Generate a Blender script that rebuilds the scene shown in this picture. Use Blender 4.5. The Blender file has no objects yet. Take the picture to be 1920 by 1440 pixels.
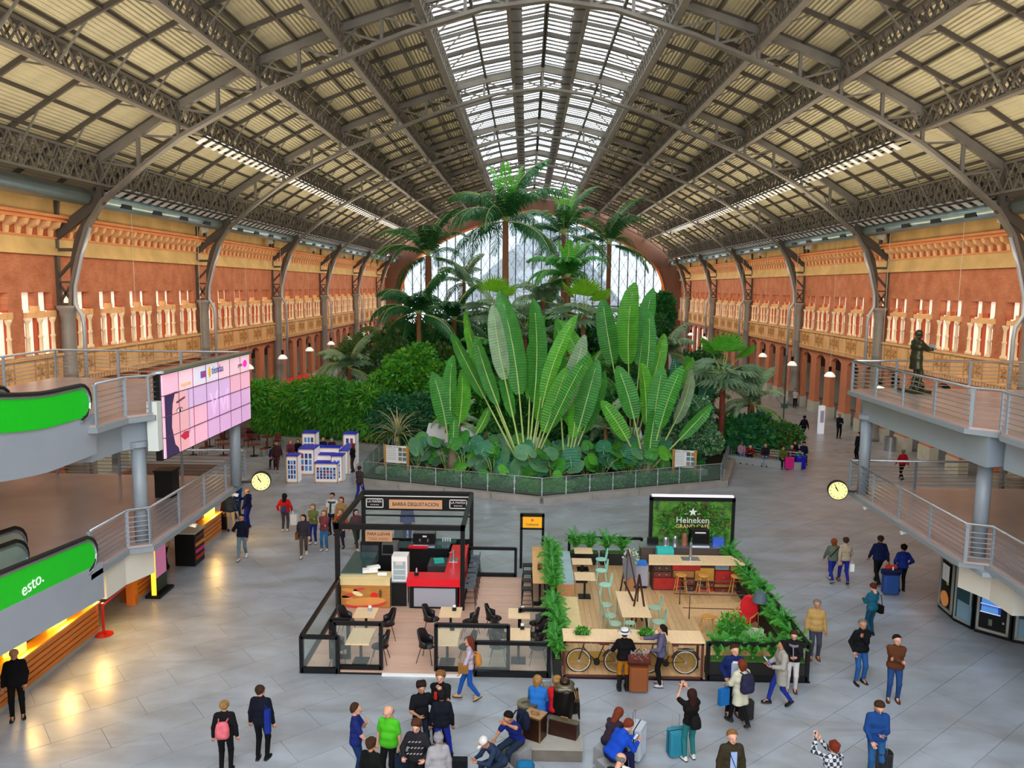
import bpy, math, random
import numpy as np
from mathutils import Vector, Matrix, Euler
random.seed(7); rng = np.random.default_rng(7)
SC = bpy.context.scene; COL = SC.collection
PI = math.pi; R = math.radians
# ---------------------------------------------------------------- camera
FPX = 1500.0
CP = np.array([-.857, 0, 10.625]); pit, yaw, rol = .12102, .01767, .01137
cF = np.array([-math.sin(yaw)*math.cos(pit), math.cos(yaw)*math.cos(pit), -math.sin(pit)])
_r = np.array([math.cos(yaw), math.sin(yaw), 0]); _u = np.cross(_r, cF)
cA = math.cos(rol)*_r+math.sin(rol)*_u; cB = -math.sin(rol)*_r+math.cos(rol)*_u
cam = bpy.data.cameras.new('camera'); cam.sensor_width = 36; cam.lens = 36*FPX/1920; cam.clip_end = 1000
co = bpy.data.objects.new('camera', cam); COL.objects.link(co); SC.camera = co
mw = Matrix.Identity(4)
for i, v in enumerate((cA, cB, -cF)):
    for k in range(3): mw[k][i] = v[k]
mw.translation = Vector(CP); co.matrix_world = mw
def ray(px, py): return cF+(px-960)/FPX*cA-(py-720)/FPX*cB
def at(px, py, z=0.0):          # the point of a horizontal plane that the photograph shows there
    d = ray(px, py); return Vector(CP+d*((z-CP[2])/d[2]))
def aty(px, py, Y):
    d = ray(px, py); return Vector(CP+d*((Y-CP[1])/d[1]))
def atx(px, py, X):
    d = ray(px, py); return Vector(CP+d*((X-CP[0])/d[0]))
# ---------------------------------------------------------------- sky, light, exposure
W = bpy.data.worlds.new('sky'); SC.world = W; W.use_nodes = True
nt = W.node_tree; nt.nodes.clear()
wo = nt.nodes.new('ShaderNodeOutputWorld'); bg = nt.nodes.new('ShaderNodeBackground')
tc = nt.nodes.new('ShaderNodeTexCoord'); nz = nt.nodes.new('ShaderNodeTexNoise'); cr = nt.nodes.new('ShaderNodeValToRGB')
nz.inputs['Scale'].default_value = 2.2; nz.inputs['Detail'].default_value = 4
cr.color_ramp.elements[0].position = .35; cr.color_ramp.elements[0].color = (.74, .87, 1, 1)
cr.color_ramp.elements[1].position = .62; cr.color_ramp.elements[1].color = (1, .985, .97, 1)
nt.links.new(tc.outputs['Generated'], nz.inputs['Vector']); nt.links.new(nz.outputs['Fac'], cr.inputs['Fac'])
nt.links.new(cr.outputs['Color'], bg.inputs['Color']); nt.links.new(bg.outputs['Background'], wo.inputs['Surface'])
bg.inputs['Strength'].default_value = 5.4
SC.view_settings.view_transform = 'Standard'; SC.view_settings.look = 'None'
SC.view_settings.exposure = 0.42; SC.view_settings.gamma = 1; SC.view_settings.use_curve_mapping = False
def area(name, loc, size, target, power, color, portal=False):
    l = bpy.data.lights.new(name, 'AREA'); l.shape = 'RECTANGLE'; l.size, l.size_y = size; l.energy = power; l.color = color
    l.cycles.is_portal = portal
    o = bpy.data.objects.new(name, l); COL.objects.link(o); o.location = loc
    o.rotation_euler = (Vector(target)-Vector(loc)).to_track_quat('-Z', 'Y').to_euler(); return o
# ---------------------------------------------------------------- materials
def lin(c):
    if isinstance(c, str): c = tuple(int(c[i:i+2], 16)/255 for i in (0, 2, 4))
    return tuple(x/12.92 if x <= .04045 else ((x+.055)/1.055)**2.4 for x in c)
MC = {}
def M(name, col, rough=.5, metal=0., noise=.0, scale=3., emit=0., spec=.5, bump=0., col2=None, stretch=None, trans=0., rnd=0.):
    if name in MC: return MC[name]
    m = bpy.data.materials.new(name); m.use_nodes = True; n = m.node_tree; b = n.nodes['Principled BSDF']
    c = lin(col); b.inputs['Base Color'].default_value = (*c, 1); b.inputs['Roughness'].default_value = rough
    b.inputs['Metallic'].default_value = metal; b.inputs['Specular IOR Level'].default_value = spec
    src = None
    if noise or col2 or bump:
        t = n.nodes.new('ShaderNodeTexCoord'); x = n.nodes.new('ShaderNodeTexNoise'); x.inputs['Scale'].default_value = scale; x.inputs['Detail'].default_value = 5
        if stretch:
            mp = n.nodes.new('ShaderNodeMapping'); mp.inputs['Scale'].default_value = stretch
            n.links.new(t.outputs['Object'], mp.inputs['Vector']); n.links.new(mp.outputs['Vector'], x.inputs['Vector'])
        else: n.links.new(t.outputs['Object'], x.inputs['Vector'])
        q = n.nodes.new('ShaderNodeValToRGB'); q.color_ramp.elements[0].position = .3; q.color_ramp.elements[1].position = .7
        a = tuple(v*(1-noise) for v in c); d = lin(col2) if col2 else tuple(min(1, v*(1+noise)) for v in c)
        q.color_ramp.elements[0].color = (*a, 1); q.color_ramp.elements[1].color = (*d, 1)
        n.links.new(x.outputs['Fac'], q.inputs['Fac']); src = q.outputs['Color']
        if bump:
            bp = n.nodes.new('ShaderNodeBump'); bp.inputs['Strength'].default_value = bump; bp.inputs['Distance'].default_value = .02
            n.links.new(x.outputs['Fac'], bp.inputs['Height']); n.links.new(bp.outputs['Normal'], b.inputs['Normal'])
    if rnd:
        oi = n.nodes.new('ShaderNodeObjectInfo'); ge = n.nodes.new('ShaderNodeNewGeometry'); ad = n.nodes.new('ShaderNodeMath'); ad.operation = 'ADD'
        n.links.new(oi.outputs['Random'], ad.inputs[0]); n.links.new(ge.outputs['Random Per Island'], ad.inputs[1])
        fr = n.nodes.new('ShaderNodeMath'); fr.operation = 'FRACT'; n.links.new(ad.outputs[0], fr.inputs[0])
        mr = n.nodes.new('ShaderNodeMapRange'); mr.inputs['To Min'].default_value = 1-rnd; mr.inputs['To Max'].default_value = 1+rnd*.6
        n.links.new(fr.outputs[0], mr.inputs['Value'])
        mx = n.nodes.new('ShaderNodeMix'); mx.data_type = 'RGBA'; mx.blend_type = 'MULTIPLY'; mx.inputs['Factor'].default_value = 1
        if src: n.links.new(src, mx.inputs[6])
        else: mx.inputs[6].default_value = (*c, 1)
        n.links.new(mr.outputs['Result'], mx.inputs[7]); src = mx.outputs[2]
    if src: n.links.new(src, b.inputs['Base Color'])
    if emit:
        b.inputs['Emission Color'].default_value = (*c, 1); b.inputs['Emission Strength'].default_value = emit
        if src: n.links.new(src, b.inputs['Emission Color'])
    if trans:
        tr = n.nodes.new('ShaderNodeBsdfTranslucent'); ms = n.nodes.new('ShaderNodeMixShader'); ms.inputs[0].default_value = trans
        tr.inputs[0].default_value = (*c, 1)
        if src: n.links.new(src, tr.inputs[0])
        o = n.nodes['Material Output']; n.links.new(b.outputs[0], ms.inputs[1]); n.links.new(tr.outputs[0], ms.inputs[2]); n.links.new(ms.outputs[0], o.inputs['Surface'])
    MC[name] = m; return m
def glassmat(name, col, op=.12, rough=.05):
    if name in MC: return MC[name]
    m = bpy.data.materials.new(name); m.use_nodes = True; n = m.node_tree; n.nodes.clear()
    o = n.nodes.new('ShaderNodeOutputMaterial'); t = n.nodes.new('ShaderNodeBsdfTransparent'); g = n.nodes.new('ShaderNodeBsdfPrincipled')
    g.inputs['Base Color'].default_value = (*lin(col), 1); g.inputs['Roughness'].default_value = rough
    t.inputs[0].default_value = (*[.5+.5*v for v in lin(col)], 1)
    x = n.nodes.new('ShaderNodeMixShader'); x.inputs[0].default_value = op
    n.links.new(t.outputs[0], x.inputs[1]); n.links.new(g.outputs[0], x.inputs[2]); n.links.new(x.outputs[0], o.inputs[0]); MC[name] = m; return m
# ---------------------------------------------------------------- mesh building
class MB:
    def __init__(s): s.v = []; s.f = []; s.m = []; s.n = 0
    def add(s, v, f, m=0):
        v = np.asarray(v, float).reshape(-1, 3); s.v.append(v)
        n = s.n
        s.f += [tuple(i+n for i in q) for q in f]; s.m += [m]*len(f) if isinstance(m, int) else list(m); s.n += len(v); return s
    def box(s, x0, y0, z0, x1, y1, z1, m=0):
        v = [(x, y, z) for x in (x0, x1) for y in (y0, y1) for z in (z0, z1)]
        return s.add(v, [(0, 1, 3, 2), (4, 6, 7, 5), (0, 4, 5, 1), (2, 3, 7, 6), (0, 2, 6, 4), (1, 5, 7, 3)], m)
    def cbox(s, c, d, rz=0, m=0, ry=0, rx=0):
        h = np.array(d)/2; v = np.array([(x, y, z) for x in (-1, 1) for y in (-1, 1) for z in (-1, 1)])*h
        if rz or ry or rx: v = v@np.array(Euler((rx, ry, rz)).to_matrix()).T
        return s.add(v+np.array(c), [(0, 1, 3, 2), (4, 6, 7, 5), (0, 4, 5, 1), (2, 3, 7, 6), (0, 2, 6, 4), (1, 5, 7, 3)], m)
    def path(s, P, r, n=8, m=0, cap=True, closed=False):       # tube along points, r one radius or a list
        P = np.asarray(P, float); k = len(P); rr = [r]*k if np.isscalar(r) else r
        T = np.empty_like(P); T[1:-1] = P[2:]-P[:-2]; T[0] = P[1]-P[0]; T[-1] = P[-1]-P[-2]
        if closed: T[0] = T[-1] = P[1]-P[-2]
        T /= np.linalg.norm(T, axis=1)[:, None]+1e-12
        ref = np.array([0, 0, 1.]) if abs(T[0][2]) < .9 else np.array([0, 1., 0])
        V = []; a = np.arange(n)*2*PI/n+PI/n
        u = np.cross(T[0], ref); u /= np.linalg.norm(u)
        for i in range(k):
            u = u-T[i]*(u@T[i]); u /= np.linalg.norm(u)+1e-12; w = np.cross(T[i], u)
            V.append(P[i]+rr[i]*(np.cos(a)[:, None]*u+np.sin(a)[:, None]*w))
        F = [(i*n+j, i*n+(j+1) % n, (i+1)*n+(j+1) % n, (i+1)*n+j) for i in range(k-1) for j in range(n)]
        if cap: F += [tuple(range(n-1, -1, -1)), tuple((k-1)*n+j for j in range(n))]
        return s.add(np.vstack(V), F, m)
    def bar(s, p, q, r, m=0): return s.path([p, q], r, 4, m)
    def beam(s, p, q, w, h, m=0):                              # box section bar: w across, h deep
        p = np.array(p, float); q = np.array(q, float); t = q-p; t /= np.linalg.norm(t)
        a = np.cross(t, (0, 0, 1.)) if abs(t[2]) < .99 else np.array([0, 1., 0]); a /= np.linalg.norm(a); b = np.cross(a, t)
        c = [(-1, -1), (1, -1), (1, 1), (-1, 1)]
        v = [e+a*w/2*i+b*h/2*j for e in (p, q) for i, j in c]
        return s.add(v, [(0, 3, 2, 1), (4, 5, 6, 7), (0, 1, 5, 4), (1, 2, 6, 5), (2, 3, 7, 6), (3, 0, 4, 7)], m)
    def lathe(s, prof, c=(0, 0, 0), n=16, m=0, sx=1, sy=1):
        k = len(prof); a = np.arange(n)*2*PI/n; V = []
        for r, z in prof: V.append(np.c_[c[0]+sx*r*np.cos(a), c[1]+sy*r*np.sin(a), np.full(n, c[2]+z)])
        F = [(i*n+j, i*n+(j+1) % n, (i+1)*n+(j+1) % n, (i+1)*n+j) for i in range(k-1) for j in range(n)]
        F += [tuple(range(n-1, -1, -1)), tuple((k-1)*n+j for j in range(n))]
        return s.add(np.vstack(V), F, m)
    def cyl(s, c, r, z0, z1, n=16, m=0): return s.lathe([(r, z0), (r, z1)], c, n, m)
    def ball(s, c, r, n=10, m=0, sc=(1, 1, 1)):
        k = n//2; pr = [(max(1e-3, math.sin(PI*i/k))*r, -math.cos(PI*i/k)*r*sc[2]) for i in range(k+1)]
        return s.lathe(pr, c, n, m, sc[0], sc[1])
    def prism(s, poly, z0, z1, m=0):
        k = len(poly); v = [(x, y, z0) for x, y in poly]+[(x, y, z1) for x, y in poly]
        ar = sum(poly[i][0]*poly[(i+1) % k][1]-poly[(i+1) % k][0]*poly[i][1] for i in range(k))
        f = [(i, (i+1) % k, k+(i+1) % k, k+i) for i in range(k)]+[tuple(range(k-1, -1, -1)), tuple(range(k, 2*k))]
        if ar < 0: f = [q[::-1] for q in f]
        return s.add(v, f, m)
    def poly(s, pts, off, m=0):                                # 3-D outline swept by a vector
        k = len(pts); a = np.array(pts, float); o = np.array(off, float)
        v = np.vstack([a, a+o]); f = [(i, (i+1) % k, k+(i+1) % k, k+i) for i in range(k)]+[tuple(range(k-1, -1, -1)), tuple(range(k, 2*k))]
        return s.add(v, f, m)
    def xf(s, mat):
        A = np.array(mat); s.v = [q@A[:3, :3].T+A[:3, 3] for q in s.v]; return s
    def mesh(s, name, mats, smooth=False):
        me = bpy.data.meshes.new(name); V = np.vstack(s.v)
        me.from_pydata(V.tolist(), [], s.f)
        for m in (mats if isinstance(mats, (list, tuple)) else [mats]): me.materials.append(m)
        if any(s.m): me.polygons.foreach_set('material_index', s.m)
        if smooth: me.polygons.foreach_set('use_smooth', [True]*len(s.f))
        me.update(); return me
def link(name, data, parent=None, loc=None, rot=None, scale=None, world=False):
    o = bpy.data.objects.new(name, data); COL.objects.link(o)
    if parent: o.parent = parent
    if loc is not None: o.location = loc
    if rot is not None: o.rotation_euler = rot
    if scale is not None: o.scale = (scale,)*3 if np.isscalar(scale) else scale
    if world and parent: o.location = -Vector(parent.location)
    return o
def tag(o, label=None, cat=None, group=None, kind=None):
    if label: o['label'] = label
    if cat: o['category'] = cat
    if group: o['group'] = group
    if kind: o['kind'] = kind
    return o
def thing(name, label, cat, loc=(0, 0, 0), rz=0, group=None, kind=None):
    o = link(name, None, loc=loc, rot=(0, 0, rz)); o.empty_display_size = .1; return tag(o, label, cat, group, kind)
def part(name, mb, mats, parent, smooth=False, world=False, label=None, kind=None, loc=None):
    o = link(name, mb.mesh(name, mats, smooth), parent, world=world, loc=loc); return tag(o, label, kind=kind)
def solo(name, mb, mats, label, cat, group=None, smooth=False, loc=None, rot=None):
    return tag(link(name, mb.mesh(name, mats, smooth), loc=loc, rot=rot), label, cat, group)
def struct(name, mb, mats, smooth=False, parent=None):
    return tag(link(name, mb.mesh(name, mats, smooth), parent), kind='structure' if parent is None else None)
def clone(o, loc, rz=0, label=None, group=None, scale=None):
    c = o.copy(); COL.objects.link(c); c.location = loc; c.rotation_euler = (0, 0, rz)
    if scale: c.scale = (scale,)*3
    if label: c['label'] = label
    if group: c['group'] = group
    for ch in list(o.children):
        d = ch.copy(); COL.objects.link(d); d.parent = c
        for g in list(ch.children):
            e = g.copy(); COL.objects.link(e); e.parent = d
    return c
def text(body, size, loc, rot, mat, parent, name='lettering', ext=.004, align='CENTER', sx=1):
    c = bpy.data.curves.new(name, 'FONT'); c.body = body; c.size = size; c.extrude = ext; c.align_x = align; c.align_y = 'CENTER'; c.resolution_u = 3
    c.materials.append(mat); t = bpy.data.objects.new(name, c); me = bpy.data.meshes.new_from_object(t); bpy.data.objects.remove(t)
    return link(name, me, parent, loc=loc, rot=rot, scale=(sx, 1, 1))
# shared materials
STEEL = M('weathered_steel', '736c60', .6, .1, .12, 1.5)
STEELD = M('brown_steel', '4f473c', .6, .1, .15, 1.2)
BLACK = M('black_metal', '0e0e10', .45, 0, spec=.3)
CHROME = M('brushed_steel', 'b9bcc2', .3, .85, .06, 6)
GREYP = M('grey_painted_steel', '8f98a0', .45, .1, .05, 2)
WOODL = M('light_wood', 'ddb380', .45, 0, .12, 3, stretch=(1, 8, 8))
OAK = M('oak_boards', 'cfa878', .45, 0, .1, 4, stretch=(8, .7, 1), rnd=.16)
WHITE = M('white_laminate', 'eceae6', .4)
GLASS = glassmat('clear_glass', 'd8ece8', .16)

def nth_(i): return '%d%s' % (i+1, 'th' if 10 <= (i+1) % 100 <= 13 else {1: 'st', 2: 'nd', 3: 'rd'}.get((i+1) % 10, 'th'))
# ================================================================ hall shell
ZU = ([0, 4, 6, 10, 14, 18, 22, 24.6], [25.6, 24.8, 24.25, 22.95, 21.4, 19.3, 16.75, 15.0])
ZL = ([0, 3.1, 6.9, 9.8, 13.55, 15.7, 17.9, 19.75, 21.85, 22.7, 23.2, 23.6, 23.7], [24.15, 23.75, 22.6, 21.45, 19.95, 18.9, 17.7, 16.35, 14.6, 13.35, 11.9, 10.4, 9.44])
zu = lambda x: float(np.interp(abs(x), *ZU)); zl = lambda x: float(np.interp(abs(x), *ZL))
YA = -8.0; YB = 133.0; Y0 = 39.93; XW = 24.4
PANEL = M('corrugated_roof_sheet', 'c8bd98', .75, 0, .1, .9, rnd=.09)
n = PANEL.node_tree; wv = n.nodes.new('ShaderNodeTexWave'); wv.bands_direction = 'X'; wv.inputs['Scale'].default_value = 1.6
tcn = n.nodes.new('ShaderNodeTexCoord'); bpn = n.nodes.new('ShaderNodeBump'); bpn.inputs['Strength'].default_value = .9; bpn.inputs['Distance'].default_value = .06
n.links.new(tcn.outputs['Object'], wv.inputs['Vector']); n.links.new(wv.outputs['Fac'], bpn.inputs['Height']); n.links.new(bpn.outputs['Normal'], n.nodes['Principled BSDF'].inputs['Normal'])
# floor -----------------------------------------------------------
SLAB = M('granite_slabs', '9ea5b0', .27, 0, .15, .8, spec=.5, rnd=.05)
n = SLAB.node_tree; x2 = n.nodes.new('ShaderNodeTexNoise'); x2.inputs['Scale'].default_value = .22; x2.inputs['Detail'].default_value = 6
g2 = n.nodes.new('ShaderNodeNewGeometry'); r2 = n.nodes.new('ShaderNodeMapRange'); r2.inputs['To Min'].default_value = .2; r2.inputs['To Max'].default_value = .42
n.links.new(g2.outputs['Position'], x2.inputs['Vector']); n.links.new(x2.outputs['Fac'], r2.inputs['Value']); n.links.new(r2.outputs['Result'], n.nodes['Principled BSDF'].inputs['Roughness'])
for nd in list(n.nodes):
    if nd.type == 'TEX_NOISE' and nd is not x2: n.links.new(g2.outputs['Position'], nd.inputs['Vector'])
JOINT = M('dark_joint_mortar', '8c9196', .8)
b = MB(); b.box(-29, YA-2, -.3, 29, YB+30, -.012); floor = struct('floor', b, JOINT)
ca, sa = math.cos(R(40)), math.sin(R(40)); near = []; far = []
SL, SW = 2.1, 1.05
for i in range(-90, 90):
    for j in range(-150, 150):
        u = (i+.5*(j % 2))*SL; v = j*SW; x = u*ca-v*sa; y = 62+u*sa+v*ca
        if abs(x) > 28.3 or y < -8 or y > 137: continue
        d = ray(0, 0); pd = (np.array([x, y, 0])-CP)@cF; px = 960+FPX*((np.array([x, y, 0])-CP)@cA)/max(pd, .1)
        (near if (y > 14 and -60 < px < 1980 and abs(x) < 16) else far).append((y, x))
near.sort(); far += near[300:]; near = near[:300]
sb = MB().cbox((0, 0, -.02), (SL-.013, SW-.013, .04)); sm = sb.mesh('floor_slab', SLAB)
for y, x in near: link('floor_slab', sm, floor, loc=(x, y, 0), rot=(0, 0, R(40)))
b = MB()
for y, x in far: b.cbox((x, y, -.02), (SL-.013, SW-.013, .04), R(40))
part('floor_slabs', b, SLAB, floor, kind='stuff')
mxs = n.nodes.new('ShaderNodeMix'); mxs.data_type = 'RGBA'; mxs.blend_type = 'MULTIPLY'; mxs.inputs['Factor'].default_value = 1
x3 = n.nodes.new('ShaderNodeTexNoise'); x3.inputs['Scale'].default_value = .55; x3.inputs['Detail'].default_value = 8; x3.inputs['Distortion'].default_value = 1.2
m3 = n.nodes.new('ShaderNodeMapping'); m3.inputs['Rotation'].default_value = (0, 0, R(-40)); m3.inputs['Scale'].default_value = (.6, 1.7, 1)
q3 = n.nodes.new('ShaderNodeValToRGB'); q3.color_ramp.elements[0].position = .35; q3.color_ramp.elements[0].color = (.8, .75, .7, 1); q3.color_ramp.elements[1].position = .62; q3.color_ramp.elements[1].color = (1, 1, 1, 1)
n.links.new(g2.outputs['Position'], m3.inputs['Vector']); n.links.new(m3.outputs['Vector'], x3.inputs['Vector']); n.links.new(x3.outputs['Fac'], q3.inputs['Fac'])
bsl = n.nodes['Principled BSDF'].inputs['Base Color']; n.links.new(bsl.links[0].from_socket, mxs.inputs[6]); n.links.new(q3.outputs['Color'], mxs.inputs[7]); n.links.new(mxs.outputs[2], bsl)
# roof ------------------------------------------------------------
CE = tag(link('ceiling', MB().box(-24.9, YA, 26.2, -24.6, YB, 26.21).mesh('ceiling', STEELD)), kind='structure')
CE.hide_render = False
xs = [6.6+i*1.3667 for i in range(14)]           # 6.6 .. 24.4
ys = [Y0-3.4*14+3.4*k for k in range(42)]        # rafters every 3.4 m
cells = []
for s in (-1, 1):
    for i in range(13):
        for k in range(41): cells.append((s, i, k))
def cellsize(c):
    s, i, k = c; P = np.array([s*(xs[i]+.7), ys[k]+1.7, zu(xs[i]+.7)])-CP; d = P@cF
    if d < 3: return 0
    px = 960+FPX*(P@cA)/d; py = 720-FPX*(P@cB)/d
    return 1/d if -80 < px < 2000 and -120 < py < 1500 else 0
cells.sort(key=cellsize, reverse=True); pm = {}; rest = MB()
for q, (s, i, k) in enumerate(cells):
    xa, xb = s*xs[i], s*xs[i+1]; za, zb = zu(xa)+.22, zu(xb)+.22
    L = math.hypot(xb-xa, zb-za); ang = math.atan2(zb-za, xb-xa); c = ((xa+xb)/2, ys[k]+1.7, (za+zb)/2)
    if q < 300: 
        if i not in pm: pm[i] = MB().cbox((0, 0, 0), (L-.01, 3.36, .05)).mesh('roof_panel', PANEL)
        link('roof_panel', pm[i], CE, loc=c, rot=(0, -ang if s > 0 else -(ang), 0))
    else: rest.cbox(c, (L-.01, 3.36, .05), 0, 0, -ang)
part('roof_panels', rest, PANEL, CE, kind='stuff')
def profile(f, x0=-24.6, x1=24.6, st=1.3667, dz=0):
    return [(x, f(x)+dz) for x in np.linspace(x0, x1, int((x1-x0)/st)+1)]
for k, y in enumerate(ys):
    b = MB(); P = [(x, y, zu(x)+.08) for x in (-24.6, -22, -18, -14, -10, -6, -4, 0, 4, 6, 10, 14, 18, 22, 24.6)]
    for p, q in zip(P, P[1:]): b.beam(p, q, .12, .2)
    part('rafter', b, STEELD, CE)
for s in (-1, 1):
    for x in xs[1:-1]:
        b = MB().beam((s*x, YA, zu(x)+.1), (s*x, YB, zu(x)+.1), .08, .14); part('purlin', b, STEELD, CE)
    for x in (0.05, 3.9, 6.6):
        b = MB().beam((s*x, YA, zu(x)+.02), (s*x, YB, zu(x)+.02), .16, .2); part('purlin', b, STEELD, CE)
# skylight: glass over white louvre slats
SLAT = M('white_louvre_slat', 'b4b0ae', .5, trans=.12); SG = glassmat('skylight_glass', 'eef4f6', .06)
sm = MB()
for xa, xb in ((0, 3.9), (3.9, 6.6)):
    for s in (-1, 1):
        za, zb = zu(xa)+.3, zu(xb)+.3
        sm.poly([(s*xa, -.2, za), (s*xb, -.2, zb), (s*xb, .2, zb+.01), (s*xa, .2, za+.01)], (0, 0, .02))
sm = sm.mesh('skylight_slat', SLAT); y = YB-.4; cnt = 0; st = MB()
while y > 12: link('skylight_slat', sm, CE, loc=(0, y, 0)); y -= .74; cnt += 1
for k in range(8):
    ya = YA+k*17.6; yb = min(YB, ya+17.55); b = MB()
    for xa, xb in ((0, 3.9), (3.9, 6.6)):
        for s in (-1, 1): b.poly([(s*xa, ya, zu(xa)+.5), (s*xb, ya, zu(xb)+.5), (s*xb, yb, zu(xb)+.5), (s*xa, yb, zu(xa)+.5)], (0, 0, .02))
    part('skylight_pane', b, SG, CE)
# lattice girders
nm = {22: 'outermost', 18: 'second', 14: 'third', 10: 'fourth', 6: 'skylight edge', 2: 'walkway'}
for gx in (22, 18, 14, 10, 6, 2):
    for s in (-1, 1):
        x = s*gx; t = zu(x)-.02; h = .95 if gx > 2 else .7; side = 'left' if s < 0 else 'right'
        if gx == 22: h = 1.35
        o = thing('lattice_girder', '%s steel lattice girder running the length of the roof, %s half' % (nm[gx], side), 'roof girder', (x, 60, t-h), 0, 'long lattice girders under the roof')
        w = .35 if gx > 2 else .2
        for z, n_ in ((t, 'top_chord'), (t-h, 'bottom_chord')):
            part(n_, MB().box(x-w/2, YA, z-.06, x+w/2, YB, z+.06), STEEL, o, world=True)
        b = MB(); y = YA; k = 0; stp = .85
        while y < YB-stp:
            for e in (-1, 1):
                xe = x+e*w*.4
                b.bar((xe, y, t-h), (xe, y+stp, t), .045); b.bar((xe, y, t), (xe, y+stp, t-h), .045)
            y += stp
        if gx > 2:
            for yy in ys:
                for e in (-1, 1):
                    b.bar((x, yy, t-h), (x+e*1.3, yy, zu(x+e*1.3)+.05), .05)
                b.bar((x, yy-.7, t-h*.9), (x, yy, t-.1), .05); b.bar((x, yy+.7, t-h*.9), (x, yy, t-.1), .05)
        part('lattice_web', b, STEEL, o, world=True, kind='stuff')
for s in (-1, 1):
    o = thing('roof_walkway', 'narrow grey service walkway beside the %s central girder under the skylight' % ('left' if s < 0 else 'right'), 'walkway', (s*1.5, 60, 24.7))
    b = MB().box(min(s*1.35, s*1.95), YA, 24.72, max(s*1.35, s*1.95), YB, 24.76)
    part('walkway_grating', b, M('grating', '8b8a8c', .6), o, world=True)
    b = MB(); b.bar((s*1.35, YA, 25.1), (s*1.35, YB, 25.1), .025)
    for k in range(60): b.bar((s*1.35, 20+k*1.9, 24.7), (s*1.35, 20+k*1.9, 25.1), .02); b.box(min(s*1.3, s*2), 20+k*1.9, 24.66, max(s*1.3, s*2), 20.08+k*1.9, 24.72)
    part('handrail', b, STEELD, o, world=True)
# arches ----------------------------------------------------------
order = ['overhead, behind the top of the picture', 'nearest in the picture', 'second', 'third', 'fourth', 'fifth', 'farthest']
Lp = [(-x, z) for x, z in list(zip(*ZL))[::-1]]+list(zip(*ZL))[1:]
COLM = M('column_paint', '8f8880', .5, .05, .1, 1.5); PIPE = M('downpipe_grey', 'a9adb3', .4, .3)
colb = MB().lathe([(.6, 0), (.6, .35), (.5, .5), (.48, 1.3), (.55, 1.4), (.42, 1.5), (.37, 3.2), (.39, 3.25), (.37, 3.3), (.36, 6), (.38, 6.05), (.36, 6.1), (.34, 8.7), (.4, 9.0), (.4, 9.15), (.52, 9.3), (.52, 9.44)], n=20)
colm = colb.mesh('column', COLM, True)
for k in range(-1, 6):
    y = Y0+17*k
    o = thing('steel_arch', 'curved steel arch truss with round columns, %s' % (order[k+1] if k < 1 else order[k+1]+' from the camera'), 'roof arch', (0, y, 0), 0, 'steel arches of the station hall')
    b = MB()
    for (x1, z1), (x2, z2) in zip(Lp, Lp[1:]): b.beam((x1, y, z1), (x2, y, z2), .42, .16)
    part('lower_chord', b, STEEL, o, world=True)
    P = [(x, y, zu(x)-.18) for x in (-22, -18, -14, -10, -6, -4, 0, 4, 6, 10, 14, 18, 22)]
    b = MB()
    for p, q in zip(P, P[1:]): b.beam(p, q, .32, .36)
    part('upper_chord', b, STEEL, o, world=True)
    X = [-22, -20, -18, -16, -14, -12, -10, -8, -6, -4, -2, 0, 2, 4, 6, 8, 10, 12, 14, 16, 18, 20, 22]
    for i, x in enumerate(X):
        part('vertical_strut', MB().beam((x, y, zl(x)), (x, y, zu(x)-.2), .16, .16), STEEL, o, world=True)
        if x: 
            x2 = x-2 if x > 0 else x+2
            part('diagonal_strut', MB().beam((x, y, zu(x)-.25), (x2, y, zl(x2)+.05), .1, .1), STEEL, o, world=True)
    for s in (-1, 1):
        c = link('column', colm, o, loc=(s*23.95, 0, 0))
        b = MB(); xo = s*24.35
        b.beam((xo, y, 9.4), (xo, y, 13.4), .22, .22); b.beam((s*23.6, y, 9.5), (xo, y, 9.5), .3, .12); b.beam((s*23.5, y, 10.6), (xo, y, 10.6), .3, .1)
        b.beam((s*23.6, y, 9.5), (xo, y, 10.6), .1, .1); b.beam((s*23.6, y, 10.6), (xo, y, 9.5), .1, .1)
        b.beam((s*23.3, y, 11.9), (xo, y, 10.8), .12, .14); b.beam((s*23.0, y, 12.2), (xo, y, 12.2), .24, .16)
        b.beam((s*21.9, y, 14.7), (xo, y, 12.9), .24, .5); b.beam((xo, y, 13.2), (s*24.1, y, 15.2), .2, .2)
        b.poly([(s*23.7, y-.05, 9.44), (s*23.2, y-.05, 11.9), (s*22.7, y-.05, 13.35), (s*21.85, y-.05, 14.6), (s*22.6, y-.05, 14.2), (s*23.35, y-.05, 12.9), (s*23.65, y-.05, 11.6)], (0, .1, 0))
        b.beam((s*22, y, 14.5), (s*22, y, 16.7), .25, .25); b.beam((s*22, y, 14.8), (s*24.2, y, 15.2), .2, .25)
        part('bracket', b, STEELD, o, world=True)
        b = MB(); b.path([(s*(v[0]-.16), y-.1, v[1]) for v in ((22.7, 13.3), (23.2, 11.9), (23.6, 10.4), (23.65, 9.5), (23.3, 8.9), (23.25, 8.3), (23.25, 0.2))], .1, 8)
        part('downpipe', b, PIPE, o, world=True, smooth=True)
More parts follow.
